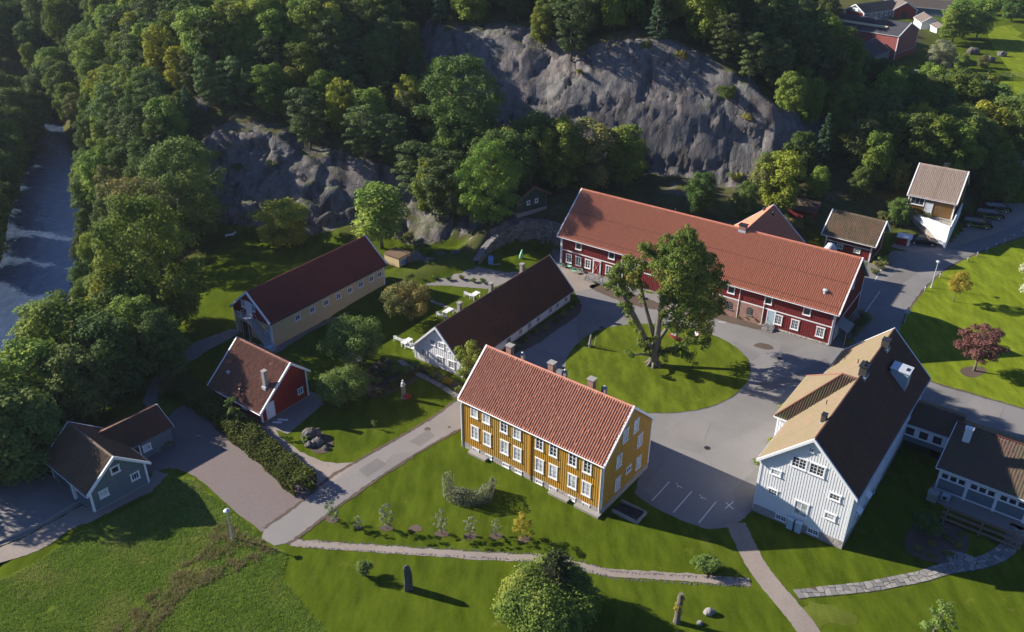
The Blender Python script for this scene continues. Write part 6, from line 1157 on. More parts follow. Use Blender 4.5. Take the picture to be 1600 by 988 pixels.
gc = [(1068, 385, 0, 26), (1078, 372, .5, 16), (1052, 392, -.5, 20), (1090, 398, 1, 20), (1028, 402, 0, 22), (1040, 420, -1.5, 26), (1068, 418, -2.5, 28), (1095, 425, 0, 26), (1110, 418, 2, 22), (1060, 448, -3, 28), (1088, 455, -2, 30), (1112, 448, 2, 24), (1070, 478, -2.5, 26), (1095, 485, 0, 26), (1045, 465, -1.5, 20), (1050, 498, -1.5, 20), (1058, 512, -1, 15), (1085, 510, 0, 22), (1100, 518, 1, 16), (1078, 532, 0, 15), (1098, 538, 1, 13), (1042, 380, 1, 17), (1012, 392, .5, 16), (1004, 385, 0, 10), (1118, 480, 3, 20), (1080, 400, 3, 28), (1060, 440, 3.5, 30), (1085, 470, 4, 30), (1050, 412, 3.5, 22), (1122, 432, 2.5, 12), (1105, 500, 2, 16), (1075, 365, 0, 10), (1030, 420, 2, 12),
    (960, 430, -1.2, 15), (970, 444, -1, 13), (955, 446, -1.4, 11), (975, 422, -.8, 17), (984, 410, 0, 14), (990, 430, 1, 15), (998, 446, 1.2, 11), (1003, 414, 1.2, 13), (985, 452, -.6, 13), (972, 455, -1, 9), (965, 462, -1, 8), (972, 478, -.9, 10), (982, 488, -.9, 8), (990, 505, -.7, 8), (1000, 520, -.5, 8), (1000, 540, -.8, 10), (985, 555, -1.4, 8), (1010, 548, -.9, 9), (1014, 535, -.6, 8), (1038, 556, -.8, 9), (1052, 550, -1.3, 9), (1066, 545, -1.6, 9), (1078, 560, -2.2, 11), (1070, 556, -2, 8), (1022, 530, -.4, 6)]
gc = [(*lp(x, y, dy*1.2), r/13.2) for x, y, dy, r in gc]; g2 = []
for pts_, rd in limbs[1:4]:
    for a_, b_ in zip(pts_[2:] if len(pts_) > 4 else pts_[1:], pts_[3:] if len(pts_) > 4 else pts_[2:]):
        for q_ in range(5): c_ = lp(*a_).lerp(lp(*b_), q_/5); g2.append((c_.x+random.gauss(0, .3), c_.y-abs(random.gauss(0, .3)), c_.z+random.gauss(0, .25), random.uniform(.35, .6)))
for x, y, z, r in gc:
    if r > 1.0:
        for _ in range(int(5+r*5)):
            d = np.array([random.gauss(0, 1) for _ in range(3)]); d /= np.linalg.norm(d); g2.append((x+d[0]*r*.72, y+d[1]*r*.72, z+d[2]*r*.72, r*random.uniform(.3, .45)))
    else:
        for _ in range(4): g2.append((x+random.gauss(0, r*.55), y+random.gauss(0, r*.6), z+random.gauss(0, r*.5), r*.6))
    g2.append((x, y, z, r*.8))
V_, F_ = leaf_cloud(g2, .17, 270, 1.0); link('crown', mesh_np('crown', V_, F_, L['great']), gt); print('great crown', len(F_))
# ------------------------------------------------ grass tufts of the rough meadow
def inpoly(p, P):
    c = False
    for i in range(len(P)):
        a, b = P[i], P[i-1]
        if (a[1] > p[1]) != (b[1] > p[1]) and p[0] < (b[0]-a[0])*(p[1]-a[1])/(b[1]-a[1])+a[0]: c = not c
    return c
MP = [G(*q).xy for q in ((-40, 915), (10, 905), (65, 875), (120, 835), (170, 812), (240, 778), (262, 748), (300, 750), (335, 780), (400, 832), (412, 852), (448, 866), (438, 905), (520, 1000), (560, 1040), (-40, 1040))]
DRY = [G(*q).xy for q in ((170, 990), (230, 930), (280, 885), (310, 870), (330, 830), (355, 812), (370, 830), (420, 850), (440, 862), (400, 880), (340, 905), (290, 930), (240, 990))]
def tufts(name, n, mat, test, hmin, hmax, label=None):
    Cs = []; xs = [q.x for q in MP]; ys = [q.y for q in MP]; out = []
    while len(out) < n:
        p = (random.uniform(min(xs), max(xs)), random.uniform(min(ys), max(ys)))
        if not inpoly(p, MP) or not test(p): continue
        out.append(p)
    V_, F_ = [], []
    for x, y in out:
        s = random.uniform(hmin, hmax); 
        for _ in range(7):
            a = random.uniform(0, 6.28); w_ = .03+s*.07; lx, ly = math.cos(a)*s*random.uniform(.3, .8), math.sin(a)*s*random.uniform(.3, .8); ox, oy = x+random.gauss(0, .12), y+random.gauss(0, .12); b = len(V_); wx, wy = -math.sin(a)*w_, math.cos(a)*w_
            V_ += [(ox-wx, oy-wy, 0), (ox+wx, oy+wy, 0), (ox+lx+wx*.2, oy+ly+wy*.2, s), (ox+lx-wx*.2, oy+ly-wy*.2, s)]; F_.append((b, b+1, b+2, b+3))
    return tag(link(name, mesh_np(name, V_, F_, L[mat])), label, 'grass', kind='stuff')
cl_ = lambda p, s, t_: fbm(np.array([p[0]*s, p[1]*s, 1.0]), 3, 8) > t_
tufts('meadow_tufts', 34000, 'tuft', lambda p: cl_(p, 1.6, .25), .04, .13, 'rough green grass tufts of the lower left meadow')
tufts('dry_grass_tufts', 2000, 'drytuft', lambda p: inpoly(p, DRY) and cl_(p, 1.2, .48), .1, .24, 'dry straw-coloured grass strip across the lower left meadow')
# ------------------------------------------------------------ walls, furniture, vehicles, small things
# curved dry-stone retaining wall
rw = thing('stone_retaining_wall', 'curved dry-stone retaining wall behind the small lawn near the barn', 'wall', (WBASE[0].x, WBASE[0].y, 0)); o_ = Vector((WBASE[0].x, WBASE[0].y, 0)); wl = catmull([Vector((p.x, p.y, h)) for p, h in zip(WBASE, WH)], False, 14)
m = MB()
for a, b in zip(wl, wl[1:]):
    d = Vector((b.x-a.x, b.y-a.y, 0)).normalized(); n = Vector((-d.y, d.x, 0)); m.add([Vector((a.x, a.y, -.1))-o_, Vector((b.x, b.y, -.1))-o_, Vector((b.x, b.y, b.z-.1))-o_, Vector((a.x, a.y, a.z-.1))-o_]+[Vector((a.x, a.y, -.1))+n-o_, Vector((b.x, b.y, -.1))+n-o_, Vector((b.x, b.y, b.z-.1))+n-o_, Vector((a.x, a.y, a.z-.1))+n-o_], [(0, 1, 2, 3), (3, 2, 6, 7)])
m.build('wall_core', MT['stone2'], rw)
m = MB(); s_ = 0; seg = [0]
for a, b in zip(wl, wl[1:]): seg.append(seg[-1]+math.hypot(b.x-a.x, b.y-a.y))
def onwall(s):
    for i in range(len(wl)-1):
        if seg[i+1] >= s: t_ = (s-seg[i])/(seg[i+1]-seg[i]); return wl[i].lerp(wl[i+1], t_), (wl[i+1]-wl[i])
    return wl[-1], wl[-1]-wl[-2]
row = 0; z_ = .0
while z_ < 4.2:
    hgt = random.uniform(.22, .4); s_ = random.uniform(0, .4)
    while s_ < seg[-1]:
        ln = random.uniform(.35, .9); p, d = onwall(min(seg[-1], s_+ln/2))
        if z_+hgt*.6 < p.z:
            a = math.atan2(d.y, d.x); M_ = Matrix.Translation(Vector((p.x, p.y, z_))-o_) @ Matrix.Rotation(a, 4, 'Z'); q = random.uniform(.04, .13); m.cur = random.random()
            P = [(-ln/2+.02, -q, .02), (ln/2-.02, -q*random.uniform(.5, 1), .02), (ln/2-.02-random.uniform(0, .06), -q, hgt-.02), (-ln/2+.02+random.uniform(0, .06), -q, hgt-.02)]; m.prism([M_ @ Vector(v) for v in P], (M_.to_3x3() @ Vector((0, q+.12, 0))))
        s_ += ln
    z_ += hgt
t = NT('wall_stone'); co = t.coord(True); t.m; MT['wstone'] = t.fin(t.mix(t.mr(t.noise(co, 2, 5), .4, .7, 0, .6), t.mix(t.tint(), (.12, .11, .11), (.3, .27, .25)), (.1, .11, .06)), .85, t.bump(t.noise(co, 5, 5), .5, .03)); m.build('wall_stones', MT['wstone'], rw)['kind'] = 'stuff'
# boulders
def boulder(px, py, r, label, z=0, sq=(1, .8, .7), mat='rock', n=1):
    p = G(px, py, z); root = tag(MB().ball((0, 0, r*.3), r, 14, 9, sq, .0).build('boulder', MT[mat], None, p), label, 'boulder'); me = root.data; co = np.empty(len(me.vertices)*3, np.float32); me.vertices.foreach_get('co', co); co = co.reshape(-1, 3)
    co *= (1+(fbm(co/r*1.6+px, 3, 5)-.5)*.9)[:, None]; me.vertices.foreach_set('co', co.ravel()); me.update(); return root
boulder(489, 683, 1.0, 'largest dark boulder of the rockery beside the gravel lane'); boulder(497, 694, .75, 'jagged dark boulder in front of the largest in the rockery'); boulder(484, 697, .55, 'small left boulder of the rockery'); boulder(508, 702, .4, 'smallest right boulder of the rockery'); shrub(478, 691, .6, 'bush', 'green tuft growing beside the rockery boulders', z=0)
boulder(1108, 958, .5, 'lone rounded boulder on the bottom lawn', mat='flag'); boulder(1093, 975, .28, 'small stone near the carved tree stump', mat='flag'); boulder(877, 984, .5, 'pale flat stone beside the rhododendron', mat='flag', sq=(1.2, .6, .4))
for i, (x, y, r) in enumerate(((628, 412, 1.8), (650, 408, 1.6), (668, 412, 1.0), (715, 400, 1.0), (690, 400, .8))): boulder(x, y, r, ('broad rock hump', 'cleft rock', 'small rock', 'grey rock', 'little rock')[i]+' beside the back track '+('next to the sand outbuilding', 'second from the outbuilding', 'in the middle of the row', 'nearest the curved wall', 'between its larger neighbours')[i])
for i, (x, y, r, z) in enumerate(((1520, 84, 2.0, 0), (1545, 97, 1.8, 0), (1500, 94, 1.6, 0), (1565, 88, 1.4, 0))): boulder(x, y, r, 'blue-grey rock outcrop among the far fields, '+('the highest', 'the broadest', 'nearest the birches', 'farthest right of the group')[i])
# standing stone
p = G(638, 920); ss = MB(); P = [(-.38, -.28), (.36, -.3), (.42, .24), (-.3, .3)]
ss.add([(x, y, -.1) for x, y in P]+[(x*.95+.05, y*.9, 1.5) for x, y in P]+[(x*.78-.02, y*.75, 2.45) for x, y in P]+[(x*.3-.12, y*.3, 2.85) for x, y in P], [(i+4*k, (i+1) % 4+4*k, (i+1) % 4+4*k+4, i+4*k+4) for k in range(3) for i in range(4)]+[(12, 13, 14, 15)])
tag(ss.build('standing_stone', MT['rock'], None, p, .3), 'tall grey standing stone on the lower lawn', 'standing stone')
# carved tree stump with yellow climber
p = G(1057, 972); cs = thing('carved_stump', 'pale sawn tree trunk with yellow climbing leaves on the bottom lawn', 'tree stump', p)
MB().tube([(0, 0, -.1), (.03, 0, .6), (0, .05, 1.6), (.08, 0, 2.6), (.05, 0, 3.4)], [.34, .27, .24, .26, .2], 9).tube([(.05, 0, 2.5), (.35, 0, 2.9)], [.12, .08], 6).build('trunk', MT['barkl'], cs)
V_, F_ = leaf_cloud([(0, 0, 2.0, .42), (.15, .1, 2.7, .4), (-.15, 0, 1.5, .35), (.2, 0, 1.1, .25)], .12, 420, 1); link('climber', mesh_np('climber', V_, F_, L['gold']), cs)
# statue with red shrub
p = G(631, 622); st = thing('garden_statue', 'slim grey stone bust on a pillar beside a red shrub', 'statue', p)
MB().box(-.3, .3, -.3, .3, 0, .2).prism([(-.22, -.22, .2), (.22, -.22, .2), (.22, .22, .2), (-.22, .22, .2)], (0, 0, 1.5)).box(-.27, .27, -.27, .27, 1.7, 1.8).build('pillar', MT['concrete'], st)
MB().tube([(0, 0, 1.8), (0, 0, 1.95), (0, 0, 2.15), (0, 0, 2.25)], [.12, .24, .2, .08], 10).ball((0, 0, 2.4), .15, 10, 8, (.85, 1, 1.15)).build('bust', MT['zinc'], st, smooth=True)
shrub(636, 624, .6, 'rust', 'rust-red shrub at the foot of the garden statue', z=0, dens=300, size=.09, n=7, hgt=.8)
# sculptures and seat in the island
p = G(921, 543); sc_ = thing('island_sculpture', 'pair of slim leaning stone sculptures on the shaded side of the round lawn', 'sculpture', (p.x, p.y, .07))
MB().tube([(0, 0, 0), (.03, 0, .8), (.1, 0, 1.6), (.12, 0, 1.9)], [.22, .17, .13, .05], 7).build('stone', MT['concrete'], sc_); MB().tube([(.7, .3, 0), (.75, .3, .8), (.8, .3, 1.5)], [.08, .07, .03], 6).build('stone', MT['concrete'], sc_)
p = G(1068, 527); be = thing('round_tree_bench', 'red and white curved wooden bench with pale column behind the great tree', 'bench', (p.x, p.y, .07))
m = MB(); m2 = MB()
for i in range(16):
    a = math.pi*(1.02+i/16*1.1); b = math.pi*(1.02+(i+1)/16*1.1); q = lambda r, t_, z_: Vector((r*math.cos(t_), r*.8*math.sin(t_), z_)); m.add([q(1.5, a, .5), q(1.95, a, .5), q(1.95, b, .5), q(1.5, b, .5)]+[q(1.5, a, .42), q(1.95, a, .42), q(1.95, b, .42), q(1.5, b, .42)], [(0, 1, 2, 3), (7, 6, 5, 4), (0, 4, 5, 1), (1, 5, 6, 2), (2, 6, 7, 3), (3, 7, 4, 0)])
    m2.add([q(1.97, a, .3), q(1.97, b, .3), q(2.03, b, .8), q(2.03, a, .8), q(2.08, a, .8), q(2.08, b, .8), q(2.02, b, .3), q(2.02, a, .3)], [(0, 1, 2, 3), (3, 2, 5, 4), (4, 5, 6, 7)])
m.build('seat', MT['whitetrim'], be); m2.build('backrest', MT['redp'], be)
for i in range(4): a = math.pi*(1.1+i*.3); MB().box(-.04, .04, -.04, .04, 0, .42).build('leg', MT['whitetrim'], be, (1.72*math.cos(a), 1.72*.8*math.sin(a), 0))
cl0 = thing('pale_column', 'short pale stone column beside the curved bench', 'column', (G(1056, 530).x, G(1056, 530).y, .07)); MB().box(-.35, .35, -.35, .35, 0, .15).tube([(0, 0, .15), (0, 0, 1.7)], .26, 12).box(-.33, .33, -.33, .33, 1.7, 1.8).build('shaft', MT['concrete'], cl0)
MB().ball((0, 0, 1.95), .18, 10, 6).build('finial', MT['concrete'], cl0)
# white garden furniture
def slats(m, x0, x1, y0, y1, z, n=5, th=.03):
    for i in range(n): a = y0+(y1-y0)*i/n; m.box(x0, x1, a+.01, a+(y1-y0)/n-.01, z, z+th)
def gtable(): 
    r = thing('garden_table', '', 'table', (0, 0, 0))
    m = MB(); slats(m, -.8, .8, -.42, .42, .7, 6); m.build('tabletop', MT['whitetrim'], r)
    for x in (-.7, .7):
        for y in (-.34, .34): MB().box(-.035, .035, -.035, .035, 0, .7).build('leg', MT['whitetrim'], r, (x, y, 0))
    return r
def gbench(L_=1.5):
    r = thing('garden_bench', '', 'bench', (0, 0, 0)); h_ = L_/2
    m = MB(); slats(m, -h_, h_, -.24, .24, .43, 4); m.build('seat', MT['whitetrim'], r)
    m = MB(); m.box(-h_, h_, .24, .28, .82, .9).box(-h_, h_, .24, .28, .5, .56)
    for i in range(int(L_/.12)): m.box(-h_+.03+i*.12, -h_+.08+i*.12, .245, .27, .56, .82)
    m.build('backrest', MT['whitetrim'], r)
    for x in (-h_+.04, h_-.04):
        MB().box(-.03, .03, -.24, -.18, 0, .65).build('leg', MT['whitetrim'], r, (x, 0, 0)); MB().box(-.03, .03, .2, .28, 0, .9).build('leg', MT['whitetrim'], r, (x, 0, 0)); MB().box(-.035, .035, -.26, .26, .63, .67).build('armrest', MT['whitetrim'], r, (x, 0, 0))
    return r
def dup(r, loc, rz, label, group):
    c = r.copy(); COL.objects.link(c); c.location = loc; c.rotation_euler = (0, 0, rz); c['label'] = label; c['group'] = group
    for ch in list(r.children):
        k_ = ch.copy(); COL.objects.link(k_); k_.parent = c
        for g_ in ch.children: q = g_.copy(); COL.objects.link(q); q.parent = k_
    return c
T0 = gtable(); B0_ = gbench(); first = [True, True]
def place(kind, px, py, rz, label, z=0):
    p = G(px, py, z); i = 0 if kind == 't' else 1; src = (T0, B0_)[i]; g_ = 'white garden tables' if i == 0 else 'white garden benches'
    if first[i]: first[i] = False; src.location = p; src.rotation_euler = (0, 0, rz); src['label'] = label; src['group'] = g_; return src
    return dup(src, p, rz, label, g_)
a_ = .95
place('t', 636, 540, a_, 'white slatted table standing alone at the near garden gable end'); place('b', 624, 535, a_+math.pi/2+.0, 'white bench left of the table by the near gable'); place('b', 641, 547, a_-math.pi/2, 'white bench between the near table and the long house eave')
place('t', 700, 492, a_, 'white table against the garden side of the long house'); place('b', 690, 497, a_+math.pi/2, 'white bench left of the table against the long house')
place('t', 742, 466, a_, 'white table on the upper garden lawn near the middle chimney'); place('b', 733, 465, a_+math.pi/2, 'white bench beside the upper lawn table')
place('t', 640, 474, .6, 'white table glimpsed behind the spreading apple tree'); place('t', 546, 562, .5, 'white table by the flower bed under the large apple tree'); place('b', 556, 569, .6, 'white bench at the right end of the flower bed table'); place('b', 541, 556, .6+math.pi, 'white bench behind the flower bed table'); place('b', 552, 556, -.9, 'white bench facing the flower bed table from the far side')
# mint seats on the barn terrace
def stool(px, py, label):
    r = thing('patio_stool', label, 'seat', G(px, py, .03), random.uniform(0, 3), 'mint seats on the barn terrace'); MB().tube([(0, 0, .42), (0, 0, .47)], .34, 14).build('seat', MT['mint'], r); MB().prism([(-.3, .28, .47), (.3, .28, .47), (.22, .36, .8), (-.22, .36, .8)], (0, .03, 0)).build('backrest', MT['mint'], r)
    for k_ in range(4): a = .785+k_*1.57; MB().tube([(.2*math.cos(a), .2*math.sin(a), .42), (.28*math.cos(a), .28*math.sin(a), 0)], .02, 5).build('leg', MT['black'], r)
for x, y, lb in ((878, 417, 'nearest the barn corner post'), (890, 420, 'second along the barn wall'), (898, 427, 'nearest the courtyard'), (907, 425, 'nearest the crossed door')): stool(x, y, 'pale mint-green seat '+lb)
# stone ramp by the crossed door
p = G(934, 436); rp = thing('stone_ramp', 'low dark stone landing with handrails at the crossed barn door', 'ramp', (p.x, p.y, 0), -.6); MB().prism([(-1.6, -1.2, 0), (2.4, -1.2, 0), (1.6, 1.0, 0), (-1.2, 1.0, 0)], (0, 0, .34)).build('landing', MT['stone2'], rp); MB().box(-1.5, 1.9, -1.55, -1.2, 0, .17).build('step', MT['stone2'], rp)
for x in (-1.3, 1.4): MB().beam((x, -1.1, .34), (x, -1.1, 1.2), .05, .05).beam((x, .9, .34), (x, .9, 1.2), .05, .05).beam((x, -1.1, 1.2), (x, .9, 1.2), .05, .05).build('handrail', MT['black'], rp)
# play things on the small lawn
p = G(767, 413); r = thing('blue_barrel', 'blue plastic barrel standing on the small lawn by the curved wall', 'barrel', p); MB().tube([(0, 0, 0), (0, 0, .3), (0, 0, .75), (0, 0, 1.3), (0, 0, 1.35)], [.38, .42, .44, .42, .36], 14).build('barrel_body', MT['bluep'], r, smooth=True); MB().tube([(0, 0, .3), (0, 0, .34)], .45, 14).tube([(0, 0, .95), (0, 0, .99)], .45, 14).build('barrel_hoops', MT['zinc'], r)
p = G(775, 414); MBt = tag(MB().box(-.7, .7, -.05, .05, 0, .12).box(-.7, -.6, -.3, .3, 0, .1).build('pale_plank', MT['greyw'], None, p, .2), 'pale plank lying beside the blue barrel', 'plank')
p = G(814, 404); r = thing('green_figure', 'pale green small figure on the small lawn by the curved wall', 'sculpture', p); MB().tube([(0, 0, 0), (0, 0, .5), (.1, 0, 1.0), (.12, 0, 1.25)], [.32, .28, .2, .12], 10).build('figure_body', MT['mint'], r, smooth=True); MB().ball((.16, 0, 1.38), .14, 8, 6).build('figure_head', MT['mint'], r)
p = G(1362, 371) if False else G(361, 369); r = thing('garden_lounger', 'small pale lounger on the far sunny lawn', 'lounger', p, .5); MB().box(-.9, .4, -.3, .3, .25, .3).build('seat', MT['whitetrim'], r); MB().prism([(.4, -.3, .25), (.4, .3, .25), (.9, .3, .6), (.9, -.3, .6)], (0, 0, .05)).build('backrest', MT['whitetrim'], r)
for x in (-.8, .3):
    for y in (-.25, .25): MB().box(-.03, .03, -.03, .03, 0, .25).build('leg', MT['whitetrim'], r, (x, y, 0))
# lamp posts
def lamp(px, py, toppy, label):
    p = G(px, py); h = TY(px, toppy, p.y).z; r = thing('street_lamp', label, 'street lamp', p); MB().tube([(0, 0, 0), (0, 0, h*.25), (0, 0, h-.35)], [.09, .07, .05], 10).build('post', MT['zinc'], r); MB().tube([(0, 0, h-.35), (0, 0, h-.12)], [.1, .22], 14).build('lamp_glass', MT['lampg'], r); MB().tube([(0, 0, h-.12), (0, 0, h-.06), (0, 0, h+.08)], [.32, .3, .06], 16).build('lamp_hood', MT['zinc'], r, smooth=False); MB().box(-.13, .13, -.13, .13, 0, .12).build('post_foot', MT['zinc'], r)
lamp(1455, 450, 408, 'tall grey street lamp at the lawn edge beside the right road'); lamp(363, 842, 797, 'grey street lamp in the rough grass below the paved driveway')
# wooden marker posts along the right road
fp = None
for i, (x, y) in enumerate(((1418, 487), (1445, 455), (1468, 434), (1511, 409), (1526, 401), (1541, 394), (1555, 387), (1568, 381), (1583, 373), (1597, 366))):
    p = G(x, y); r = thing('marker_post', 'short pale wooden post along the right road edge', 'post', p, random.uniform(0, 1), 'wooden posts along the right road'); 
    if fp is None: fp = (MB().prism([(-.07, -.07, -.1), (.07, -.07, -.1), (.07, .07, -.1), (-.07, .07, -.1)], (0, 0, .85)).mesh('post_body', MT['greyw']), MB().prism([(-.075, -.075, .75), (.075, -.075, .75), (.0, .0, .84)], (0, 0, .02)).box(-.08, .08, -.08, .08, .6, .68).mesh('post_band', MT['whitetrim']))
    link('post_body', fp[0], r); link('post_band', fp[1], r)
p = G(1413, 505); r = thing('road_sign', 'small blue-white sign panel on a post at the lawn corner', 'sign', p, -.5); MB().tube([(0, 0, 0), (0, 0, 2.0)], .04, 8).build('post', MT['zinc'], r); MB().box(-.35, .35, -.03, .03, 1.55, 2.1).build('sign_panel', MT['bluedoor'], r)
# red bin shed by the dark car
p = G(1411, 382); r = thing('bin_shelter', 'little red bin shelter with pale slanted roof beside the dark car', 'bin shelter', p, -.5); MB().box(-1.0, 1.0, -.6, .6, 0, 1.35).build('wall', MT['red_bright'], r); MB().prism([(-1.15, -.75, 1.3), (1.15, -.75, 1.3), (1.15, .75, 1.6), (-1.15, .75, 1.6)], (0, 0, .07)).build('roof', MT['zinc'], r); MB().box(.55, .95, -.64, -.6, .1, 1.25).build('door', MT['whitetrim'], r)
# drain covers, boards by the red house
for i, (x, y, l_) in enumerate(((433, 661, 1.0), (442, 657, 1.2))):
    p = G(x, y); tag(MB().box(-l_/2, l_/2, -.12, .12, .03, .12).build('white_board', MT['whitetrim'], None, p, -.62+math.pi/2-1.0), 'white board lying on the terrace by the small red house, '+('the shorter nearer the door' if i == 0 else 'the longer one'), 'board')
# picnic set by the grey wing
p = G(259, 697); r = thing('picnic_table', 'dark weathered picnic table against the grey wing', 'picnic table', p, -.7); m = MB(); slats(m, -.8, .8, -.35, .35, .72, 5, .04); m.build('tabletop', MT['brownw'], r)
for y in (-.7, .7): m = MB(); slats(m, -.8, .8, y-.13, y+.13, .43, 2, .04); m.build('seat', MT['brownw'], r)
for x in (-.6, .6): MB().beam((x, -.8, 0), (x, -.25, .72), .06, .09).beam((x, .8, 0), (x, .25, .72), .06, .09).beam((x, -.75, .4), (x, .75, .4), .05, .09).build('frame', MT['brownw'], r)
# low wall edging the yard, stone trough
kw = catmull([G(*q) for q in ((-10, 852), (60, 822), (105, 796), (128, 783))], False, 6); o_ = kw[0]; r = thing('yard_kerb_wall', 'low pale kerb wall between dark drive and gravel yard by the grey house', 'wall', o_); m = MB()
for a, b in zip(kw, kw[1:]): m.beam(a-o_+Vector((0, 0, .1)), b-o_+Vector((0, 0, .1)), .14, .22)
m.build('kerb', MT['concrete'], r)
# terrace seats of the annex: three long stepped benches
def anp(x, y, z=0): return An.location+Matrix.Rotation(-.645, 3, 'Z') @ Vector((x, y, z))
for i in range(3):
    r = thing('terrace_bench', 'long grey plank bench on the shaded annex patio, '+('the one nearest the windows', 'the middle of three', 'the outermost and lowest')[i], 'bench', anp(5.6, -2.9-i*.62), -.645, 'long stepped benches on the patio')
    for k_ in range(2): MB().box(-3.6, 3.6, -.2+k_*.2, -.02+k_*.2, .7-i*.22, .76-i*.22).build('seat_plank', MT['brownw'], r)
    for x in (-3.2, 0, 3.2): MB().box(x-.06, x+.06, -.18, .18, 0, .7-i*.22).build('leg', MT['concrete'], r)
r = thing('patio_grill_box', 'square pale stone box at the left end of the patio', 'planter', anp(.6, -1.6), -.645); MB().box(-.45, .45, -.45, .45, 0, .9).build('box_body', MT['concrete'], r); MB().box(-.5, .5, -.5, .5, .9, .98).build('lid', MT['concrete'], r)
r = thing('air_unit', 'small grey air unit beside the stone box on the patio', 'air conditioner', anp(1.7, -.9), -.645); MB().box(-.4, .4, -.25, .25, .1, .7).build('unit_body', MT['bluezinc'], r); MB().tube([(-.05, -.27, .4), (-.05, -.26, .4)], .2, 12).build('fan_grille', MT['black'], r); MB().box(-.35, .35, -.2, .2, 0, .1).build('unit_feet', MT['black'], r)
# cars
def car(px, py, rz, label, van=False, z=0.03, name='parked_car'):
    r = thing(name, label, 'van' if van else 'car', G(px, py, z), rz, 'cars parked on the gravel')
    if not van: pr_ = [(-2.15, .35), (-2.2, .75), (-2.0, .95), (-1.5, 1.0), (-1.0, 1.38), (.3, 1.42), (1.0, 1.0), (1.9, .85), (2.18, .6), (2.15, .32)]; cab = [(-1.45, 1.0), (-.98, 1.34), (.28, 1.38), (.92, 1.0)]
    else: pr_ = [(-2.3, .38), (-2.35, 1.0), (-2.25, 1.75), (-2.0, 1.86), (.6, 1.84), (1.35, 1.2), (2.1, 1.0), (2.35, .7), (2.3, .36)]; cab = [(-2.2, 1.15), (-2.15, 1.7), (.55, 1.74), (1.2, 1.18)]
    wd = .88; m = MB(); n = len(pr_); ins = lambda z_: wd-(max(0, z_-.9)*.28)
    m.add([(x, -ins(z_), z_) for x, z_ in pr_]+[(x, ins(z_), z_) for x, z_ in pr_], [tuple(range(n)), tuple(range(2*n-1, n-1, -1))]+[(i, i+n, (i+1) % n+n, (i+1) % n) for i in range(n)])
    b = m.build('body', MT['carb'], r); md = b.modifiers.new('bevel', 'BEVEL'); md.width = .05; md.segments = 2
    for sg in (-1, 1): k_ = .012; MB().add([(x, sg*(ins(z_)+k_), z_) for x, z_ in cab], [(0, 1, 2, 3)] if sg < 0 else [(3, 2, 1, 0)]).build('side_window', MT['cargl'], r)
    (x1, z1), (x2, z2) = cab[2], cab[3]; MB().add([(x1+.05, -ins(z1)+.08, z1+.03), (x2+.07, -ins(z2)+.08, z2+.03), (x2+.07, ins(z2)-.08, z2+.03), (x1+.05, ins(z1)-.08, z1+.03)], [(0, 1, 2, 3)]).build('windscreen', MT['cargl'], r)
    for x in (-1.35, 1.38):
        for sg in (-1, 1):
            w_ = MB().tube([(x, sg*(wd-.18), .32), (x, sg*(wd+.03), .32)], .32, 16).build('wheel', MT['tyre'], r); MB().tube([(x, sg*(wd+.03), .32), (x, sg*(wd+.045), .32)], .19, 12).build('rim', MT['zinc'], w_)
            if van: MB().tube([(x+.45*math.cos(t_), sg*(wd+.02), .32+.45*math.sin(t_)) for t_ in [math.pi*q/8 for q in range(9)]], .05, 5).build('lime_wheel_arch', MT['lime'], r)
    for sg in (-1, 1): MB().box(2.05, 2.2 if not van else 2.36, sg*.62-.16, sg*.62+.16, .62, .78).build('headlight', MT['lampg'], r); MB().box(-2.37 if van else -2.22, -2.1, sg*.7-.1, sg*.7+.1, .7, .9).build('tail_light', MT['redp'], r)
    for sg in (-1, 1): MB().box(.75, .95, sg*.95-.1, sg*.95+.1, .95, 1.1).build('wing_mirror', MT['carb'], r)
    if van: MB().box(-1.9, 1.9, -wd-.02, -wd-.005, .42, .52).build('lime_sill_stripe', MT['lime'], r)
    return r
car(1441, 381, -.33, 'dark blue-black estate car parked below the white terrace wall'); car(1526, 354, -.38, 'black minivan with lime stripe nearest the road', True, name='parked_van'); car(1545, 340, -.3, 'black minivan with lime wheel arches parked in the middle of three', True, name='parked_van'); car(1556, 330, -.2, 'farthest black minivan parked against the bank', True, name='parked_van')
car(1429, 117, .6, 'small white car half hidden beside the far red barn', name='parked_car').children[0].data.materials[0] = MT['whitetrim']
r = car(1464, 20, .1, 'white car parked in the far farmyard', name='parked_car'); r.children[0].data.materials[0] = MT['whitetrim']
# fence at the field edge and blue hall corner by the right edge
fe = thing('field_fence', 'thin wooden fence along the lower field edge', 'fence', G(1475, 120)); pr0 = None
for i in range(14):
    a = G(1475+i*9.5, 121+math.sin(i)*.6)-G(1475, 120); MB().box(-.06, .06, -.06, .06, 0, 1.1).build('fence_post', MT['greyw'], fe, a)
    if pr0 is not None: MB().beam(pr0+Vector((0, 0, .95)), a+Vector((0, 0, .95)), .04, .08).beam(pr0+Vector((0, 0, .5)), a+Vector((0, 0, .5)), .04, .08).build('fence_rail', MT['greyw'], fe)
    pr0 = a
p = G(1600, 275); r = thing('blue_roofed_hall', 'corner of a blue-grey metal roofed hall at the right picture edge', 'hall', p, -.5); MB().box(-4, 8, -3, 5, 0, 2.6).build('wall', MT['grey'], r); MB().prism([(-4.3, -3.3, 2.6), (8.3, -3.3, 2.6), (8.3, 1, 3.6), (-4.3, 1, 3.6)], (0, 0, .12)).prism([(-4.3, 1, 3.6), (8.3, 1, 3.6), (8.3, 5.3, 2.6), (-4.3, 5.3, 2.6)], (0, 0, .12)).build('roof', MT['bluezinc'], r)
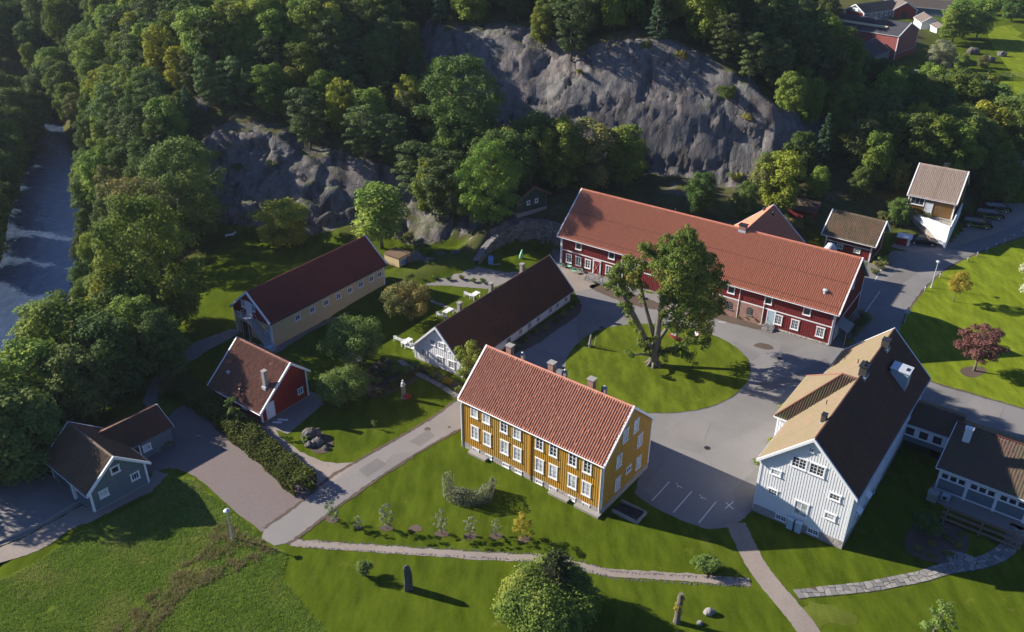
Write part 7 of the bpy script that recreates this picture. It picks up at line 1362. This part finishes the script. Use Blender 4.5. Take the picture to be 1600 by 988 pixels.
# fallen leaves and clods scattered on lawns, stones along path edges
V_, F_ = [], []
for _ in range(900):
    t_ = random.random(); q = C_ = None
    px_ = random.uniform(470, 1170); py_ = 850+(px_-470)*.06+(px_ > 880)*20*min(1, (px_-880)/80); p = G(px_, py_+random.choice((-1, 1))*random.gauss(5.5, 1)); s = random.uniform(.03, .09); b = len(V_)
    V_ += [(p.x-s, p.y, .03), (p.x, p.y-s, .03), (p.x+s, p.y, .03), (p.x, p.y+s, .03+s*.8)]; F_ += [(b, b+1, b+3, b+3), (b+1, b+2, b+3, b+3)]
me = bpy.data.meshes.new('path_pebbles'); me.from_pydata(V_, [], [f[:3] for f in F_]); me.materials.append(MT['wstone']); tag(link('path_pebbles', me), 'loose pebbles along the gravel footpath edges', 'pebbles', kind='stuff')

# repair patches, drains and seams in the asphalt
for i, P_ in enumerate((((1180, 600), (1240, 585), (1290, 560), (1300, 572), (1252, 598), (1190, 614)), ((1045, 655), (1110, 662), (1100, 690), (1040, 684)), ((560, 735), (590, 716), (604, 726), (574, 746)), ((930, 470), (975, 482), (965, 496), (922, 484)), ((1380, 440), (1420, 415), (1436, 424), (1396, 452)), ((1520, 625), (1570, 637), (1560, 655), (1512, 640)), ((640, 690), (668, 672), (680, 682), (655, 698)))):
    sheet('asphalt_patch', P_, .0305+i*.0005, MT['road'] if i % 2 else m_ground('patch_asphalt', (.125, .115, .105), (.15, .138, .126), patch=None), False, .03)
for x, y in ((1108, 436), (940, 512), (1218, 560), (1105, 700)): 
    p = G(x, y, .035); MB().tube([(0, 0, 0), (0, 0, .012)], .33, 16).build('drain_cover', MT['black'], None, p)['kind'] = 'structure'
# haze
HZ = MB().box(-1450, 1450, -580, 1450, -14, 98).build('haze', MT['white']); HZ['kind'] = 'stuff'; hm = bpy.data.materials.new('thin_haze'); hm.use_nodes = True; ht = hm.node_tree; ht.nodes.remove(ht.nodes['Principled BSDF'])
pv = ht.nodes.new('ShaderNodeVolumePrincipled'); pv.inputs['Density'].default_value = .00008; pv.inputs['Color'].default_value = (.8, .9, 1, 1); pv.inputs['Anisotropy'].default_value = .2; ht.links.new(pv.outputs[0], ht.nodes['Material Output'].inputs['Volume']); HZ.data.materials.clear(); HZ.data.materials.append(hm)
